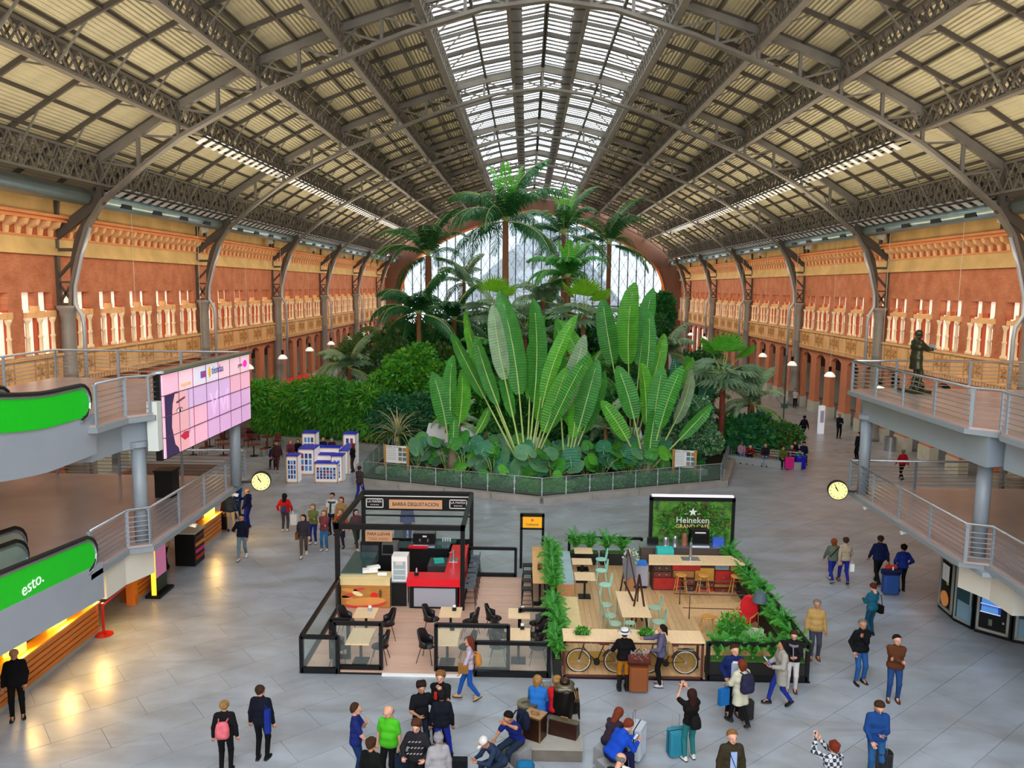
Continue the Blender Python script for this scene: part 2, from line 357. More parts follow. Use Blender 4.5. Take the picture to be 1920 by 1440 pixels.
# duct sections under the outer girders, row of tilted louvre plates, hanging wires
DUCT = M('galvanised_duct', '9db4b6', .3, .75, .1, 1.4)
for s in (-1, 1):
    side = 'left' if s < 0 else 'right'
    o = thing('air_duct', 'long round galvanised air duct under the %s outer girder' % side, 'air duct', (s*22.3, 60, 14.8))
    for k in range(8):
        y = Y0-17+k*17+ (0 if k else -12); y1 = Y0+k*17-.5
        if k > 6: break
        b = MB().path([(s*22.6, y+.6, 14.75), (s*22.6, y1, 14.75)], .42, 12); part('duct_section', b, DUCT, o, smooth=True, world=True)
        b = MB()
        for q in range(4): b.cbox((s*22.28, y+3+q*3.6, 14.6), (.2, 1.1, .22))
        part('air_grille', b, BLACK, o, world=True)
    LV = M('louvre_plate', 'cfd3d6', .35, .1)
    for nme, X_, Z_, ya in (('upper', 18, 18.1, 43.), ('lower', 21.9, 15.2, 41.)):
        o = thing('louvre_row', 'row of small white tilted plates below the %s roof girder on the %s' % ('second' if X_ == 18 else 'outermost', side), 'louvre row', (s*X_, 80, Z_))
        lm = MB().cbox((0, 0, 0), (.75, .5, .03), 0, 0, s*.5).mesh('louvre_plate', LV)
        for k in range(70): link('louvre_plate', lm, o, loc=(0, ya+k*1.02-80, 0))
        part('louvre_rail', MB().box(s*X_-.45, ya-1, Z_-.02, s*X_-.38, ya+72, Z_+.06).box(s*X_+.38, ya-1, Z_-.02, s*X_+.45, ya+72, Z_+.06), BLACK, o, world=True)
# side walls ------------------------------------------------------
BRICK = M('orange_brick', 'c0704c', .8, 0, .15, 1.1, bump=.3, col2='d08660')
n = BRICK.node_tree; bt = n.nodes.new('ShaderNodeTexBrick'); bt.inputs['Scale'].default_value = 1; bt.inputs['Brick Width'].default_value = .26; bt.inputs['Row Height'].default_value = .075; bt.inputs['Mortar Size'].default_value = .008
bt.inputs['Color1'].default_value = (1, 1, 1, 1); bt.inputs['Color2'].default_value = (.82, .8, .78, 1); bt.inputs['Mortar'].default_value = (.9, .88, .85, 1)
tb = n.nodes.new('ShaderNodeTexCoord'); mb_ = n.nodes.new('ShaderNodeMapping'); mb_.inputs['Rotation'].default_value = (PI/2, 0, PI/2)
sx_ = n.nodes.new('ShaderNodeSeparateXYZ'); cx_ = n.nodes.new('ShaderNodeCombineXYZ'); n.links.new(tb.outputs['Object'], sx_.inputs[0]); n.links.new(sx_.outputs['Y'], cx_.inputs['X']); n.links.new(sx_.outputs['Z'], cx_.inputs['Y']); n.links.new(cx_.outputs[0], bt.inputs['Vector'])
bs = n.nodes['Principled BSDF']; old = bs.inputs['Base Color'].links[0].from_socket; mm = n.nodes.new('ShaderNodeMix'); mm.data_type = 'RGBA'; mm.blend_type = 'MULTIPLY'; mm.inputs['Factor'].default_value = 1
n.links.new(old, mm.inputs[6]); n.links.new(bt.outputs['Color'], mm.inputs[7]); n.links.new(mm.outputs[2], bs.inputs['Base Color'])
BRK2 = M('pier_brick', 'cf7e58', .75, 0, .1, 1.5); STONE = M('pale_stone', 'c9c3b0', .6, 0, .08, 2)
CREAM = M('ochre_stucco', 'eab880', .7, 0, .1, 1.3); CREAM2 = M('yellow_plaster', 'cfae72', .75, 0, .18, .7); PALE = M('cream_cast_column', 'f3dcb4', .5)
BLIND = M('glowing_blind', 'fdf0e2', .6, 0, .05, 3, emit=.45); DARKB = M('red_brown_jamb', 'b5512f', .7); DARK = M('dark_interior', '3a2620', .8)  # window blinds: brightness put in as a glow, no lamp behind them
INN = M('arcade_inner_wall', 'd8d2c0', .7, 0, .08, .8); INNT = M('arcade_red_panel', '4a2018', .6)
cens = [Y0+1.7+3.4*k for k in range(-13, 28)]
def rel(s, x): return s*x
for s in (-1, 1):
    nmw = 'wall_left' if s < 0 else 'wall_right'
    def bx(b, xa, xb, y0, y1, z0, z1, m=0): b.box(min(s*xa, s*xb), y0, z0, max(s*xa, s*xb), y1, z1, m)
    b = MB()
    for k, c in enumerate(cens):
        bx(b, XW, 25.4, c+1.2, c+2.2, 7, 10.1); bx(b, XW+.05, 25.3, c-.16, c+.16, 9.45, 10.1)
        bx(b, XW, 25.2, c-1.7, c+1.7, 5.15, 5.75)
    bx(b, XW, 25.4, YA, YB, 10.1, 15.0); bx(b, XW+.02, 25.4, YA, YB, 5.75, 7.0); bx(b, 25.3, 25.6, YA, YB, 5.2, 15)
    wl = struct(nmw, b, BRICK)
    b = MB(); bx(b, 28.6, 29, YA, YB, 0, 3.1, 0); bx(b, 28.5, 28.9, YA, YB, 3.1, 5.6, 1); bx(b, 25.1, 29, YA, YB, 5.45, 5.6, 1); bx(b, 24, 29.5, YA, YB, 15, 15.2, 1); bx(b, 28.45, 28.5, YA, YB, 3.0, 3.15, 0)
    struct(nmw+'_arcade_back', b, [INN, INNT])
    b = MB(); bx(b, XW-.25, XW+.1, YA, YB, 5.78, 6.95); bx(b, XW-.36, XW, YA, YB, 6.95, 7.08); bx(b, XW-.32, XW, YA, YB, 5.7, 5.8)
    part('balcony_band', b, CREAM, wl)
    b = MB(); y = 18
    while y < YB: bx(b, XW-.3, XW, y, y+.15, 5.45, 5.68); y += .3
    part('dentil_course', b, CREAM, wl, kind='stuff')
    b = MB(); bx(b, XW-.1, XW+.1, YA, YB, 12.2, 15.0); bx(b, XW-.3, XW+.1, YA, YB, 11.9, 12.1); bx(b, XW-.2, XW+.1, YA, YB, 12.1, 12.25)
    part('plaster_frieze', b, CREAM2, wl)
    b = MB(); bx(b, XW-.75, XW, YA, YB, 13.5, 13.62); bx(b, XW-.85, XW, YA, YB, 13.68, 13.82); bx(b, XW-.6, XW, YA, YB, 13.62, 13.7); bx(b, XW-.2, XW, YA, YB, 12.72, 12.8)
    part('cornice', b, M('orange_stucco', 'd98a52', .7, 0, .1, 1.2), wl)
    b = MB(); bx(b, XW-.14, XW, YA, YB, 12.82, 13.5); part('console_shade_panel', b, M('shade_red', 'a4552e', .8, 0, .1, 1.5), wl)  # dark red panel standing in for the shade between the consoles
    cm = MB().poly([(-.0, -.14, 0), (-.14, -.14, 0), (-.2, -.14, .3), (-.5, -.14, .45), (-.62, -.14, .72), (0, -.14, .72)], (0, .28, 0)).mesh('console', CREAM)
    y = 24.
    while y < YB-1: link('console', cm, wl, loc=(s*XW-s*.08, y, 12.8), rot=(0, 0, 0 if s > 0 else PI)); y += .85
    b = MB(); bx(b, XW-.6, XW+.3, YA, YB, 14.9, 15.15); part('gutter', b, M('gutter_green', '4c5146', .6), wl)
    # piers, arch heads, reliefs, windows
    pmB = MB().box(-.4, -.65, 1.42, .0, .65, 4.8).box(-.46, -.71, .95, .06, .71, 1.1).box(-.43, -.68, 1.1, .03, .68, 1.42).mesh('brick_pier', BRK2)
    pmS = MB().box(-.5, -.75, 0, .08, .75, .95).mesh('stone_base', STONE)
    ah = MB(); N = 8
    pts = [(-1.7, 4.8), (-1.05, 4.8)]+[(-1.05+2.1*i/N, 4.8+.35*math.sin(PI*i/N)) for i in range(1, N)]+[(1.05, 4.8), (1.7, 4.8), (1.7, 5.2), (-1.7, 5.2)]
    top = [(q[0], 5.2) for q in pts]
    for (a0, a1), (b0, b1) in zip(pts[:N+3], pts[1:N+3]):
        if b0 > a0+1e-6: ah.poly([(-.4, a0, a1), (-.4, b0, b1), (-.4, b0, 5.2), (-.4, a0, 5.2)], (.4, 0, 0))
    ahm = ah.mesh('arch_head', BRK2)
    rl = MB()
    for e in (-.5, .5):
        rl.cbox((0, e, .5), (.04, .06, .8)); rl.cbox((0, e-.42, .5), (.06, .05, 1.1)); rl.cbox((0, e+.42, .5), (.06, .05, 1.1))
        for a in (45, -45): rl.cbox((-.02, e, .55), (.06, .1, .62), 0, 0, 0, R(a))
        rl.cbox((-.02, e, .55), (.05, .2, .2))
    rlm = rl.mesh('relief_panel', M('relief_brown', 'c29258', .7)); 
    fr = MB()                                        # window frame and back
    fr.box(-.28, -1.25, 6.93, .2, 1.25, 7.08, 0)     # sill
    for e in (-1, 1): fr.box(-.06, e*.62-.62 if e < 0 else .2, 8.85, .35, e*.62+.42 if e < 0 else 1.24, 9.12, 1)
    fr.mesh
    sillm = MB().box(-.3, -1.3, 6.93, .3, 1.3, 7.08).mesh('sill', PALE)
    impm = MB().box(-.08, -.46, 8.88, .5, .38, 9.2).box(-.08, -1.38, 8.88, .5, -1.02, 9.2).box(-.08, -.02, 9.2, .3, .2, 9.45).mesh('impost', CREAM)
    jamb = MB().box(.02, -.13, 7.08, .26, .13, 9.45).box(.03, 1.1, 7.08, .26, 1.2, 9.3).box(.03, -1.2, 7.08, .26, -1.1, 9.3).mesh('jamb', DARKB)
    blm = MB().box(-.03, -.47, 7.05, .03, .47, 9.2).box(.12, -.47, 9.15, .18, .47, 10.1)
    blm = blm.mesh('window_blind', BLIND)
    clm = MB().lathe([(.17, 7.08), (.17, 7.25), (.1, 7.32), (.09, 7.9), (.12, 7.95), (.12, 8.02), (.08, 8.06), (.075, 8.6), (.14, 8.75), (.17, 8.88)], n=10).mesh('colonnette', PALE, True)
    for k, c in enumerate(cens):
        rz_ = (0, 0, 0 if s > 0 else PI); link('brick_pier', pmB, wl, loc=(s*(XW+.38), c+1.7, 0), rot=rz_); link('stone_base', pmS, wl, loc=(s*(XW+.38), c+1.7, 0), rot=rz_)
        link('arch_head', ahm, wl, loc=(s*(XW+.38), c, 0), rot=(0, 0, 0 if s > 0 else PI))
        if c < 18: continue
        link('relief_panel', rlm, wl, loc=(s*(XW-.27), c, 5.85), rot=(0, 0, 0 if s > 0 else PI))
        nn = k+1 if s < 0 else k+51
        w = tag(link('window_%d' % nn, sillm, loc=(s*XW, c, 0), rot=(0, 0, 0 if s > 0 else PI)), kind='structure')
        im = link('impost', impm, w); im2 = link('jamb', jamb, w)
        for e in (-.62, .62):
            link('window_blind', blm, w, loc=(.24, e, 0))
        for e in (-1.02, .0, 1.02): link('colonnette', clm, w, loc=(-.06, e, 0))
        for e in (-.62, .62): tag(link('impost', MBI if False else impm, w)) if False else None
        q = MB().box(-.06, -.98, 8.9, .3, -.16, 9.14).box(-.06, .16, 8.9, .3, .98, 9.14)
        if k == 5 or 'impl' not in globals(): impl = q.mesh('impost_beam', CREAM)
        link('impost_beam', impl, w)
TINT = glassmat('tinted_glazing', 'dceef6', .12)
for nd in TINT.node_tree.nodes:
    if nd.type == 'BSDF_TRANSPARENT': nd.inputs[0].default_value = (.185, .198, .205, 1)
# end wall with the glazed arch
b = MB(); sc_ = .915; EO = [(x*sc_, z*sc_+.8) for x, z in Lp]; EO = [(EO[0][0], 0)]+EO+[(EO[-1][0], 0)]
OUT = [(-24.6, 0), (-24.6, 15)]+[(x, zu(x)+.3) for x in (-22, -18, -14, -10, -6, 0, 6, 10, 14, 18, 22)]+[(24.6, 15), (24.6, 0)]
def resample(P, n):
    P = np.array(P); d = np.r_[0, np.cumsum(np.linalg.norm(np.diff(P, axis=0), axis=1))]; t = np.linspace(0, d[-1], n); return np.c_[np.interp(t, d, P[:, 0]), np.interp(t, d, P[:, 1])]
A1 = resample(EO, 60); A2 = resample(OUT, 60)
for i in range(59):
    p, q, r_, t_ = A1[i], A1[i+1], A2[i+1], A2[i]
    b.poly([(p[0], YB, p[1]), (q[0], YB, q[1]), (r_[0], YB, r_[1]), (t_[0], YB, t_[1])], (0, .8, 0))
struct('wall_back', b, M('brown_end_wall', '6e4c3c', .8, 0, .1, 1))
b = MB()
for i in range(59): b.beam((A1[i][0], YB-.1, A1[i][1]), (A1[i+1][0], YB-.1, A1[i+1][1]), .5, .3)
struct('trim_1', b, M('orange_reveal', 'd8793f', .6))
wn = thing('window_100', 'great arched glazed end wall', None, (0, YB, 0), kind='structure')
del wn['label']
zi = lambda x: float(np.interp(x, [p[0] for p in EO[1:-1]], [p[1] for p in EO[1:-1]]))
MUL = M('glazing_mullion', '46565c', .6)
for k in range(-15, 16):
    x = k*1.42; part('mullion', MB().box(x-.08, YB+.1, 0, x+.08, YB+.3, zi(x)), MUL, wn, world=True)
b = MB()
for k in range(-22, 22):
    for e in (-1, 1):
        x = k*1.42
        for j in range(9):
            z0 = j*2.6; xx = x+(e*.71 if j % 2 else 0)
            if abs(xx) < 21 and z0+2.6 < zi(xx): b.bar((x, YB+.15, z0), (x+e*1.42, YB+.15, z0+2.6), .035)
part('bracing_wires', b, MUL, wn, world=True, kind='stuff')
part('glass_pane', MB().add([(p[0], YB+.3, p[1]) for p in EO[1:-1]]+[(-21.7, YB+.3, 0), (21.7, YB+.3, 0)], [tuple(range(len(EO)))] ), TINT, wn, world=True)
for z in (5.2, 7.5): part('transom', MB().box(-21.5, YB+.1, z, 21.5, YB+.4, z+.2), MUL, wn, world=True)
b = MB().box(-28, YA-.5, 0, 28, YA, 8.5).box(-28, YA-.5, 8.5, -20, YA, 20).box(20, YA-.5, 8.5, 28, YA, 20); struct('wall_front', b, BRICK)  # unseen rear wall, its solid part added to cut daylight on the foreground
b = MB().box(-60, YB+5, -.6, 60, YB+120, -.5); struct('ground', b, M('outside_paving', 'b9b5ae', .8, 0, .1, .3))
# lamps on the piers and globe lamps
LM = M('lamp_glass', 'f4f0e6', .3, emit=.5)
lampm = None; k_ = 0
for s in (-1, 1):
    for k in range(9):
        y = 44.2+8.85*k
        lb = 'small white dome lamp hanging at the arcade, number order %s' % k
        if lampm is None:
            o = thing('arcade_lamp', 'x', 'lamp', (0, 0, 0)); lampm = o
            part('lamp_shade', MB().lathe([(.42, 0), (.4, .1), (.25, .3), (.08, .4)], n=14), LM, o, smooth=True)
            part('lamp_cap', MB().lathe([(.1, .38), (.12, .75), (.05, .8)], n=10), BLACK, o); part('lamp_wire', MB().path([(0, 0, .78), (0, 0, 11.6)], .014, 4), M('wire', 'c9bfa8', .5), o)
        else: o = clone(lampm, (0, 0, 0))
        o.location = (s*22.6, y, 4.0); o.rotation_euler = (0, 0, 0 if s > 0 else PI)
        o['label'] = 'white dome lamp on the %s arcade, %s from the camera' % ('left' if s < 0 else 'right', ['nearest', 'second', 'third', 'fourth', 'fifth', 'sixth', 'seventh', 'eighth', 'farthest'][k]); o['group'] = 'dome lamps along the arcades'
# light: portals where daylight enters; unseen added fills; floodlight housings on the cornices
for k in range(4):
    area('skylight_portal', (0, 10+k*35, 25.9), (13.2, 34), (0, 10+k*35, 0), 1, (1, 1, 1), True)
area('end_portal', (0, YB+.5, 11), (42, 22), (0, 0, 11), 1, (1, 1, 1), True)
area('front_portal', (0, YA-.5, 12), (48, 24), (0, 60, 12), 1, (1, 1, 1), True)
for s in (-1, 1):
    for k in range(9):
        y = 14+14.5*k
        area('ceiling_fill', (s*17, y, 13.6), (14, 4), (s*14, y, 24), 430, (1, .88, .68))  # added area light hanging free of any fixture, brightens the ceiling
        area('wall_fill', (s*18.6, y+7, 12.6), (14.4, 1.6), (s*24.5, y+7, 8.2), 260, (1, .78, .52))  # added area light in mid-air, brightens the side wall
        if k < 8 and s*0 == 0:
            o = thing('floodlight', 'white box floodlight on the %s cornice, %s from the camera' % ('left' if s < 0 else 'right', ['nearest', 'second', 'third', 'fourth', 'fifth', 'sixth', 'seventh', 'eighth'][k]), 'floodlight', (s*23.7, y+14, 14.1), 0, 'cornice floodlights')
            part('housing', MB().cbox((0, 0, .25), (.35, .5, .4), 0, 0, s*.4), M('white_housing', 'e6e6e2', .4), o); part('yoke', MB().cbox((0, 0, -.05), (.1, .4, .3)), BLACK, o)
# ================================================================ mezzanine decks, walkways, screen, clocks
DECKTOP = M('polished_deck', 'b3a09c', .22, 0, .12, .5); FASC = M('fascia_blue_grey', '98a3ab', .4, 0, .06, .7); LEDGE = M('ledge_grey', '8a9296', .5)
CREAMP = M('cream_panel', 'd9d6c8', .5); RAILW = M('stainless_rail', 'c4c7cc', .25, .8)
def railing(pts, z, label, post=1.9, h=1.05, h0=.0):
    o = thing('railing', label, 'railing', (pts[0][0], pts[0][1], z)); P = [(x, y) for x, y in pts]
    part('handrail', MB().path([(x, y, z+h) for x, y in P], .045, 8), RAILW, o, smooth=True, world=True)
    for k in range(6): part('rail', MB().path([(x, y, z+.14+k*.14) for x, y in P], .014, 5), RAILW, o, world=True)
    pm = MB().cbox((0, 0, h/2), (.05, .09, h)).cbox((0, 0, h-.03), (.1, .14, .03)).mesh('post', GREYP)
    for (xa, ya), (xb, yb) in zip(P, P[1:]):
        L = math.hypot(xb-xa, yb-ya); n_ = max(1, round(L/post)); a = math.atan2(yb-ya, xb-xa)
        for i in range(n_): link('post', pm, o, loc=(xa+(xb-xa)*i/n_-P[0][0], ya+(yb-ya)*i/n_-P[0][1], 0), rot=(0, 0, a+PI/2))
    link('post', pm, o, loc=(P[-1][0]-P[0][0], P[-1][1]-P[0][1], 0)); return o
def inset(poly, d):
    c = np.mean(poly, axis=0); return [(x-(d if x > c[0] else -d), y-(d if y > c[1] else -d)) for x, y in poly]
def deck(poly, z, label, fh, ins=.35):
    o = thing('mezzanine_deck', label, 'deck', (poly[0][0], poly[0][1], z))
    part('deck_floor', MB().prism(poly, z-.06, z), DECKTOP, o, world=True)
    part('edge_ledge', MB().prism([(x*1, y) for x, y in inset(poly, -.08)], z-.2, z-.06), LEDGE, o, world=True)
    part('fascia', MB().prism(inset(poly, ins), z-.2-fh, z-.2), FASC, o, world=True); return o
# right side
RU = [(11.15, 29.6), (11.15, 21.6), (11.7, 21.1), (11.5, 20.7), (11.5, 8), (24, 8), (24, 30), (13, 30.2)]
RL_ = [(11.4, 29.9), (11.35, 21.7), (11.95, 21.5), (11.85, 19.8), (11.85, 8), (24, 8), (24, 30.3)]
deck(RU, 7.0, 'upper right grey mezzanine deck with the bronze figure on it', .85)
deck(RL_, 3.2, 'lower right grey mezzanine deck above the vending machines', .12)
railing([(11.2, 29.6), (11.2, 21.6), (11.7, 21.1), (11.55, 20.6), (11.55, 9)], 7.0, 'steel railing along the front edge of the upper right deck')
railing([(11.2, 29.6), (13, 30.05), (23.8, 29.9)], 7.0, 'steel railing across the back of the upper right deck', 2.6)
railing([(11.45, 29.85), (11.4, 21.7), (12.0, 21.5), (11.9, 19.8), (11.9, 9)], 3.2, 'steel railing along the front edge of the lower right deck')
railing([(11.45, 29.85), (23.8, 30.2)], 3.2, 'steel railing across the back of the lower right deck', 2.6)
# left side
LU = [(-11.55, 30), (-11.3, 22), (-11.75, 21.4), (-11.8, 19.9), (-24, 19.9), (-24, 27.5), (-18.8, 27.2), (-18.8, 30)]
LL = [(-11.6, 30.1), (-11.5, 22), (-12.05, 21.7), (-12.05, 19.7), (-24, 19.7), (-24, 30.3)]
deck(LU, 7.0, 'upper left mezzanine deck behind the pink advertising screen', .85)
deck(LL, 3.2, 'lower left mezzanine deck above the wooden food kiosk', .14)
railing([(-11.8, 19.95), (-11.8, 21.4), (-11.35, 21.9), (-11.5, 29.9)], 7.0, 'steel railing along the front edge of the upper left deck')
railing([(-11.5, 29.9), (-18.75, 29.95), (-18.8, 27), (-23.8, 27)], 7.0, 'steel railing across the back of the upper left deck', 2.4)
railing([(-12.05, 19.8), (-12.05, 21.7), (-11.55, 22), (-11.65, 30)], 3.2, 'steel railing along the front edge of the lower left deck')
railing([(-11.65, 30), (-23.8, 30)], 3.2, 'steel railing across the back of the lower left deck', 2.6)
COLG = M('grey_column', '8e979e', .45, .05, .05, 1)
for x, y, lb in ((aty(1621, 860, 29).x, 29.0, 'round grey column at the tip of the right decks'), (aty(1841, 950, 22.2).x, 22.2, 'round grey column in the middle of the right decks'), (aty(262, 900, 22.2).x, 22.2, 'round grey column beside the pink screen end'), (aty(441, 840, 28.8).x, 28.8, 'round grey column at the tip of the left decks')):
    o = thing('column', lb, 'column', (x, y, 0)); o.location.z = 3.2; part('shaft', MB().cyl((0, 0, 0), .195, 0, 2.9, 24), COLG, o, smooth=True); part('capital', MB().cyl((0, 0, 0), .3, 2.8, 2.96, 24), COLG, o)
# lift housings below the lower decks
for s, lb in ((1, 'right lower deck, above the drinks machine'), (-1, 'left lower deck, above the snack kiosk')):
    o = thing('hanging_sign_box', 'cream panel box under the %s' % lb, 'panel box', (s*12.3, 21.5, 2.12))
    b = MB(); b.prism([(s*11.75, 22.6), (s*12.1, 21.6), (s*12.1, 20.55), (s*12.9, 20.55), (s*12.9, 22.6)][::s], 2.12, 3.0); part('box_panel', b, CREAMP, o, world=True)
# walkways (left, rising towards the camera)
GREENP = M('green_lit_panel', '10b21c', .35, emit=.22); HR = M('rubber_handrail', '1d1512', .5); SKIN_ = M('walkway_skin', 'a2a9b4', .4, .05, .05, .8); BALG = glassmat('balustrade_glass', 'c8d6d0', .35)
def curve_z(y, z0): return z0+(0 if y > 18.2 else (18.2-y)**1.35*.085)
def walkway(name, label, x, z0, green, slope, y1=20.0, dx=0):
    o = thing(name, label, 'balustrade', (x, y1, z0)); f = (lambda y: curve_z(y, z0)) if slope == 0 else (lambda y: z0+(y1-y)*slope)
    ysr = np.linspace(y1-.45, 10, 24); top = [(x, y, f(y)+.92) for y in ysr]; a = np.linspace(PI/2, -PI/2, 9)
    arc = [(x, y1-.45+.42*math.cos(t), f(y1)+.5+.42*math.sin(t)) for t in a]; 
    part('handrail', MB().path(arc[::-1][:-1]+top, .05, 8), HR, o, smooth=True, world=True)
    part('rail_guide', MB().path([(p[0]+.02, p[1]-(0 if i > 8 else .05), p[2]-.08) for i, p in enumerate(arc[::-1][:-1]+top)], .035, 6), CHROME, o, world=True)
    out = [(p[1], p[2]-.05) for p in top[::-1]]+[(p[1]-.03, p[2]) for p in arc]; bot = [(y1-.4, f(y1)+.12)]+[(y, f(y)+.1) for y in ysr]
    P = [(x-.02, q[0], q[1]) for q in top[::-1] and out]+[(x-.02, q[0], q[1]) for q in bot]
    part('side_panel', MB().poly(P, (.04, 0, 0)), GREENP if green else BALG, o, world=True); return o
w1 = walkway('walkway_balustrade', 'bright green lit balustrade of the upper left moving walkway', -11.95, 7.15, True, 0)
w2 = walkway('walkway_balustrade', 'bright green lit balustrade of the lower left moving walkway, white lettering', -12.0, 3.2, True, .09)
text('esto.', .42, (.03+.0, -2.75, .62), (PI/2, R(-5), PI/2), M('white_print', 'f2f6f2', .5, emit=.25), w2)
walkway('walkway_balustrade', 'glass balustrade behind the upper green one, nearer to it', -13.6, 7.15, False, 0, 19.4)
walkway('walkway_balustrade', 'glass balustrade behind the upper green one, farther from it', -14.0, 7.15, False, 0, 19.4)
walkway('walkway_balustrade', 'small glass balustrade next to the lower green one', -13.3, 3.35, False, .09, 19.2)
walkway('walkway_balustrade', 'larger glass balustrade on the lower deck, second from the green one', -14.1, 3.3, False, .09, 20.4)
walkway('walkway_balustrade', 'glass balustrade at the left border on the lower deck', -16.6, 3.3, False, .09, 20.2)
def body(label, z0, slope, drop):
    o = thing('moving_walkway', label, 'walkway', (-12.9, 19, z0-drop)); f = (lambda y: curve_z(y, z0)) if slope == 0 else (lambda y: z0+(20-y)*slope)
    ysr = np.linspace(20.2, 10, 20); P = [(-13.9, y, f(y)+.1) for y in ysr]+[(-13.9, y, f(y)-drop) for y in ysr[::-1]]
    part('side_cladding', MB().poly(P, (1.93, 0, 0)), SKIN_, o, world=True)
    st = MB(); 
    for y in np.arange(10, 19.8, .4): st.box(-13.5, y, f(y)+.1, -12.1, y+.38, f(y)+.13)
    part('tread', st, M('tread_dark', '4a4a4c', .5, .5), o, world=True, kind='stuff')
body('pale grey clad body of the upper left moving walkway', 7.15, 0, .95); body('pale grey clad body of the lower left moving walkway', 3.2, .09, .87)
# advertising screen: 7 x 4 panels facing the hall
o = thing('video_wall', 'large pink video wall of 28 panels hanging on the upper left deck', 'screen', (-11.2, 26, 5.6))
part('frame', MB().box(-11.42, 22.3, 5.55, -11.24, 29.65, 8.06), BLACK, o, world=True); part('top_rail', MB().box(-11.45, 22.3, 8.06, -11.1, 29.65, 8.14), RAILW, o, world=True)
part('end_cabinet', MB().box(-11.5, 22.0, 5.9, -11.2, 22.28, 7.3), M('cabinet_white', 'd9dcd6', .5), o, world=True)
PINKS = [M('pink_screen_%s' % n_, c, .35, emit=.42, noise=.05, scale=.7) for n_, c in (('rose', 'f3b6cc'), ('lilac', 'd9b6e0'), ('mauve', 'e0b0dc'), ('light', 'f6cbd8'))]
pw, ph = 7.2/7, 2.44/4
for i in range(7):
    for j in range(4):
        m_ = PINKS[0] if i < 1 else PINKS[3] if j == 0 else PINKS[1] if i < 5 and j in (1,) else PINKS[2] if i > 2 and j > 1 else PINKS[0]
        part('screen_panel', MB().box(-11.24, 22.38+i*pw+.014, 5.58+(3-j)*ph+.014, -11.2, 22.38+(i+1)*pw-.014, 5.58+(4-j)*ph-.014), m_, o, world=True)
def sp(u, v): return (22.38+u*pw, 5.58+(4-v)*ph)
def pr_(pts, m_, d, nme='screen_image'): part(nme, MB().poly([(-11.2+d, *sp(u, v)) for u, v in pts], (.003, 0, 0)), m_, o, world=True)
E_ = lambda n_, c, e=.35: M(n_, c, .4, emit=e)
def ell(cu, cv, a_, b_, n_=14): return [(cu+a_*math.cos(t), cv+b_*math.sin(t)) for t in np.linspace(0, 2*PI, n_, endpoint=False)]
pr_([(.1, 1.0), (.9, .95), (1.35, 1.35), (.95, 2), (.7, 3), (.95, 3.98), (.1, 3.98)], E_('ad_hair', '3d2b55'), .002)
pr_([(.75, 1.05), (1.55, 1.05), (1.62, 2.6), (1.62, 3.9), (1.1, 3.95), (.68, 3.5), (.5, 2.6), (.55, 1.9), (.6, 1.5)], E_('ad_skin', 'f0b3b8'), .006)
pr_([(.8, 1.45), (1.4, 1.3), (1.42, 1.4), (.85, 1.55)], E_('ad_brow', '6a3a50'), .011); pr_(ell(1.02, 1.88, .22, .13), E_('ad_lid', '9a6070'), .011); pr_(ell(1.02, 1.92, .17, .09), E_('ad_white', 'f2e6ee'), .015); pr_(ell(1.04, 1.92, .07, .09), E_('ad_iris', '3a2838'), .019)
pr_([(1.0, 3.2), (1.3, 3.05), (1.6, 3.1), (1.6, 3.42), (1.3, 3.48)], E_('ad_lips', 'c8284a'), .011); pr_([(1.62, 1.0), (1.72, 1.0), (1.72, 3.2), (1.62, 3.3)], E_('ad_lock', 'b9a0b8'), .006)
pr_([(2.1, .06), (3.95, .06), (3.95, .94), (2.1, .94)], E_('ad_white_box', 'e9e4f4'), .002); pr_([(2.6, .3), (3.0, .3), (3.0, .65), (2.6, .65)], E_('ad_blue', '3468c8'), .006); pr_(ell(3.3, .45, .1, .3), E_('ad_yellow', 'e8b830'), .006); pr_(ell(6.5, .5, .2, .22), E_('ad_magenta', 'e22ab0', .6), .006)
for bdy, sz, u, v, c_ in (('tiendas', .36, 3.95, .4, 'ad_navy'), ('RSE', .24, 2.82, .5, 'ad_red'), ('gente', .2, 6.0, .5, 'ad_brow'), ('Viví', 1.1, 4.1, 2.3, 'ad_pale'), ('inspírate', .2, 1.5, .7, 'ad_yellow2')):
    y_, z_ = sp(u, v); MC.get(c_) or E_(c_, {'ad_navy': '28407c', 'ad_red': 'd03050', 'ad_pale': 'e6c8ea', 'ad_yellow2': 'c8b060'}.get(c_, '6a3a50'))
    text(bdy, sz, (-11.2+.02+11.2, y_-26, z_-5.6), (PI/2, 0, PI/2), MC[c_], o)
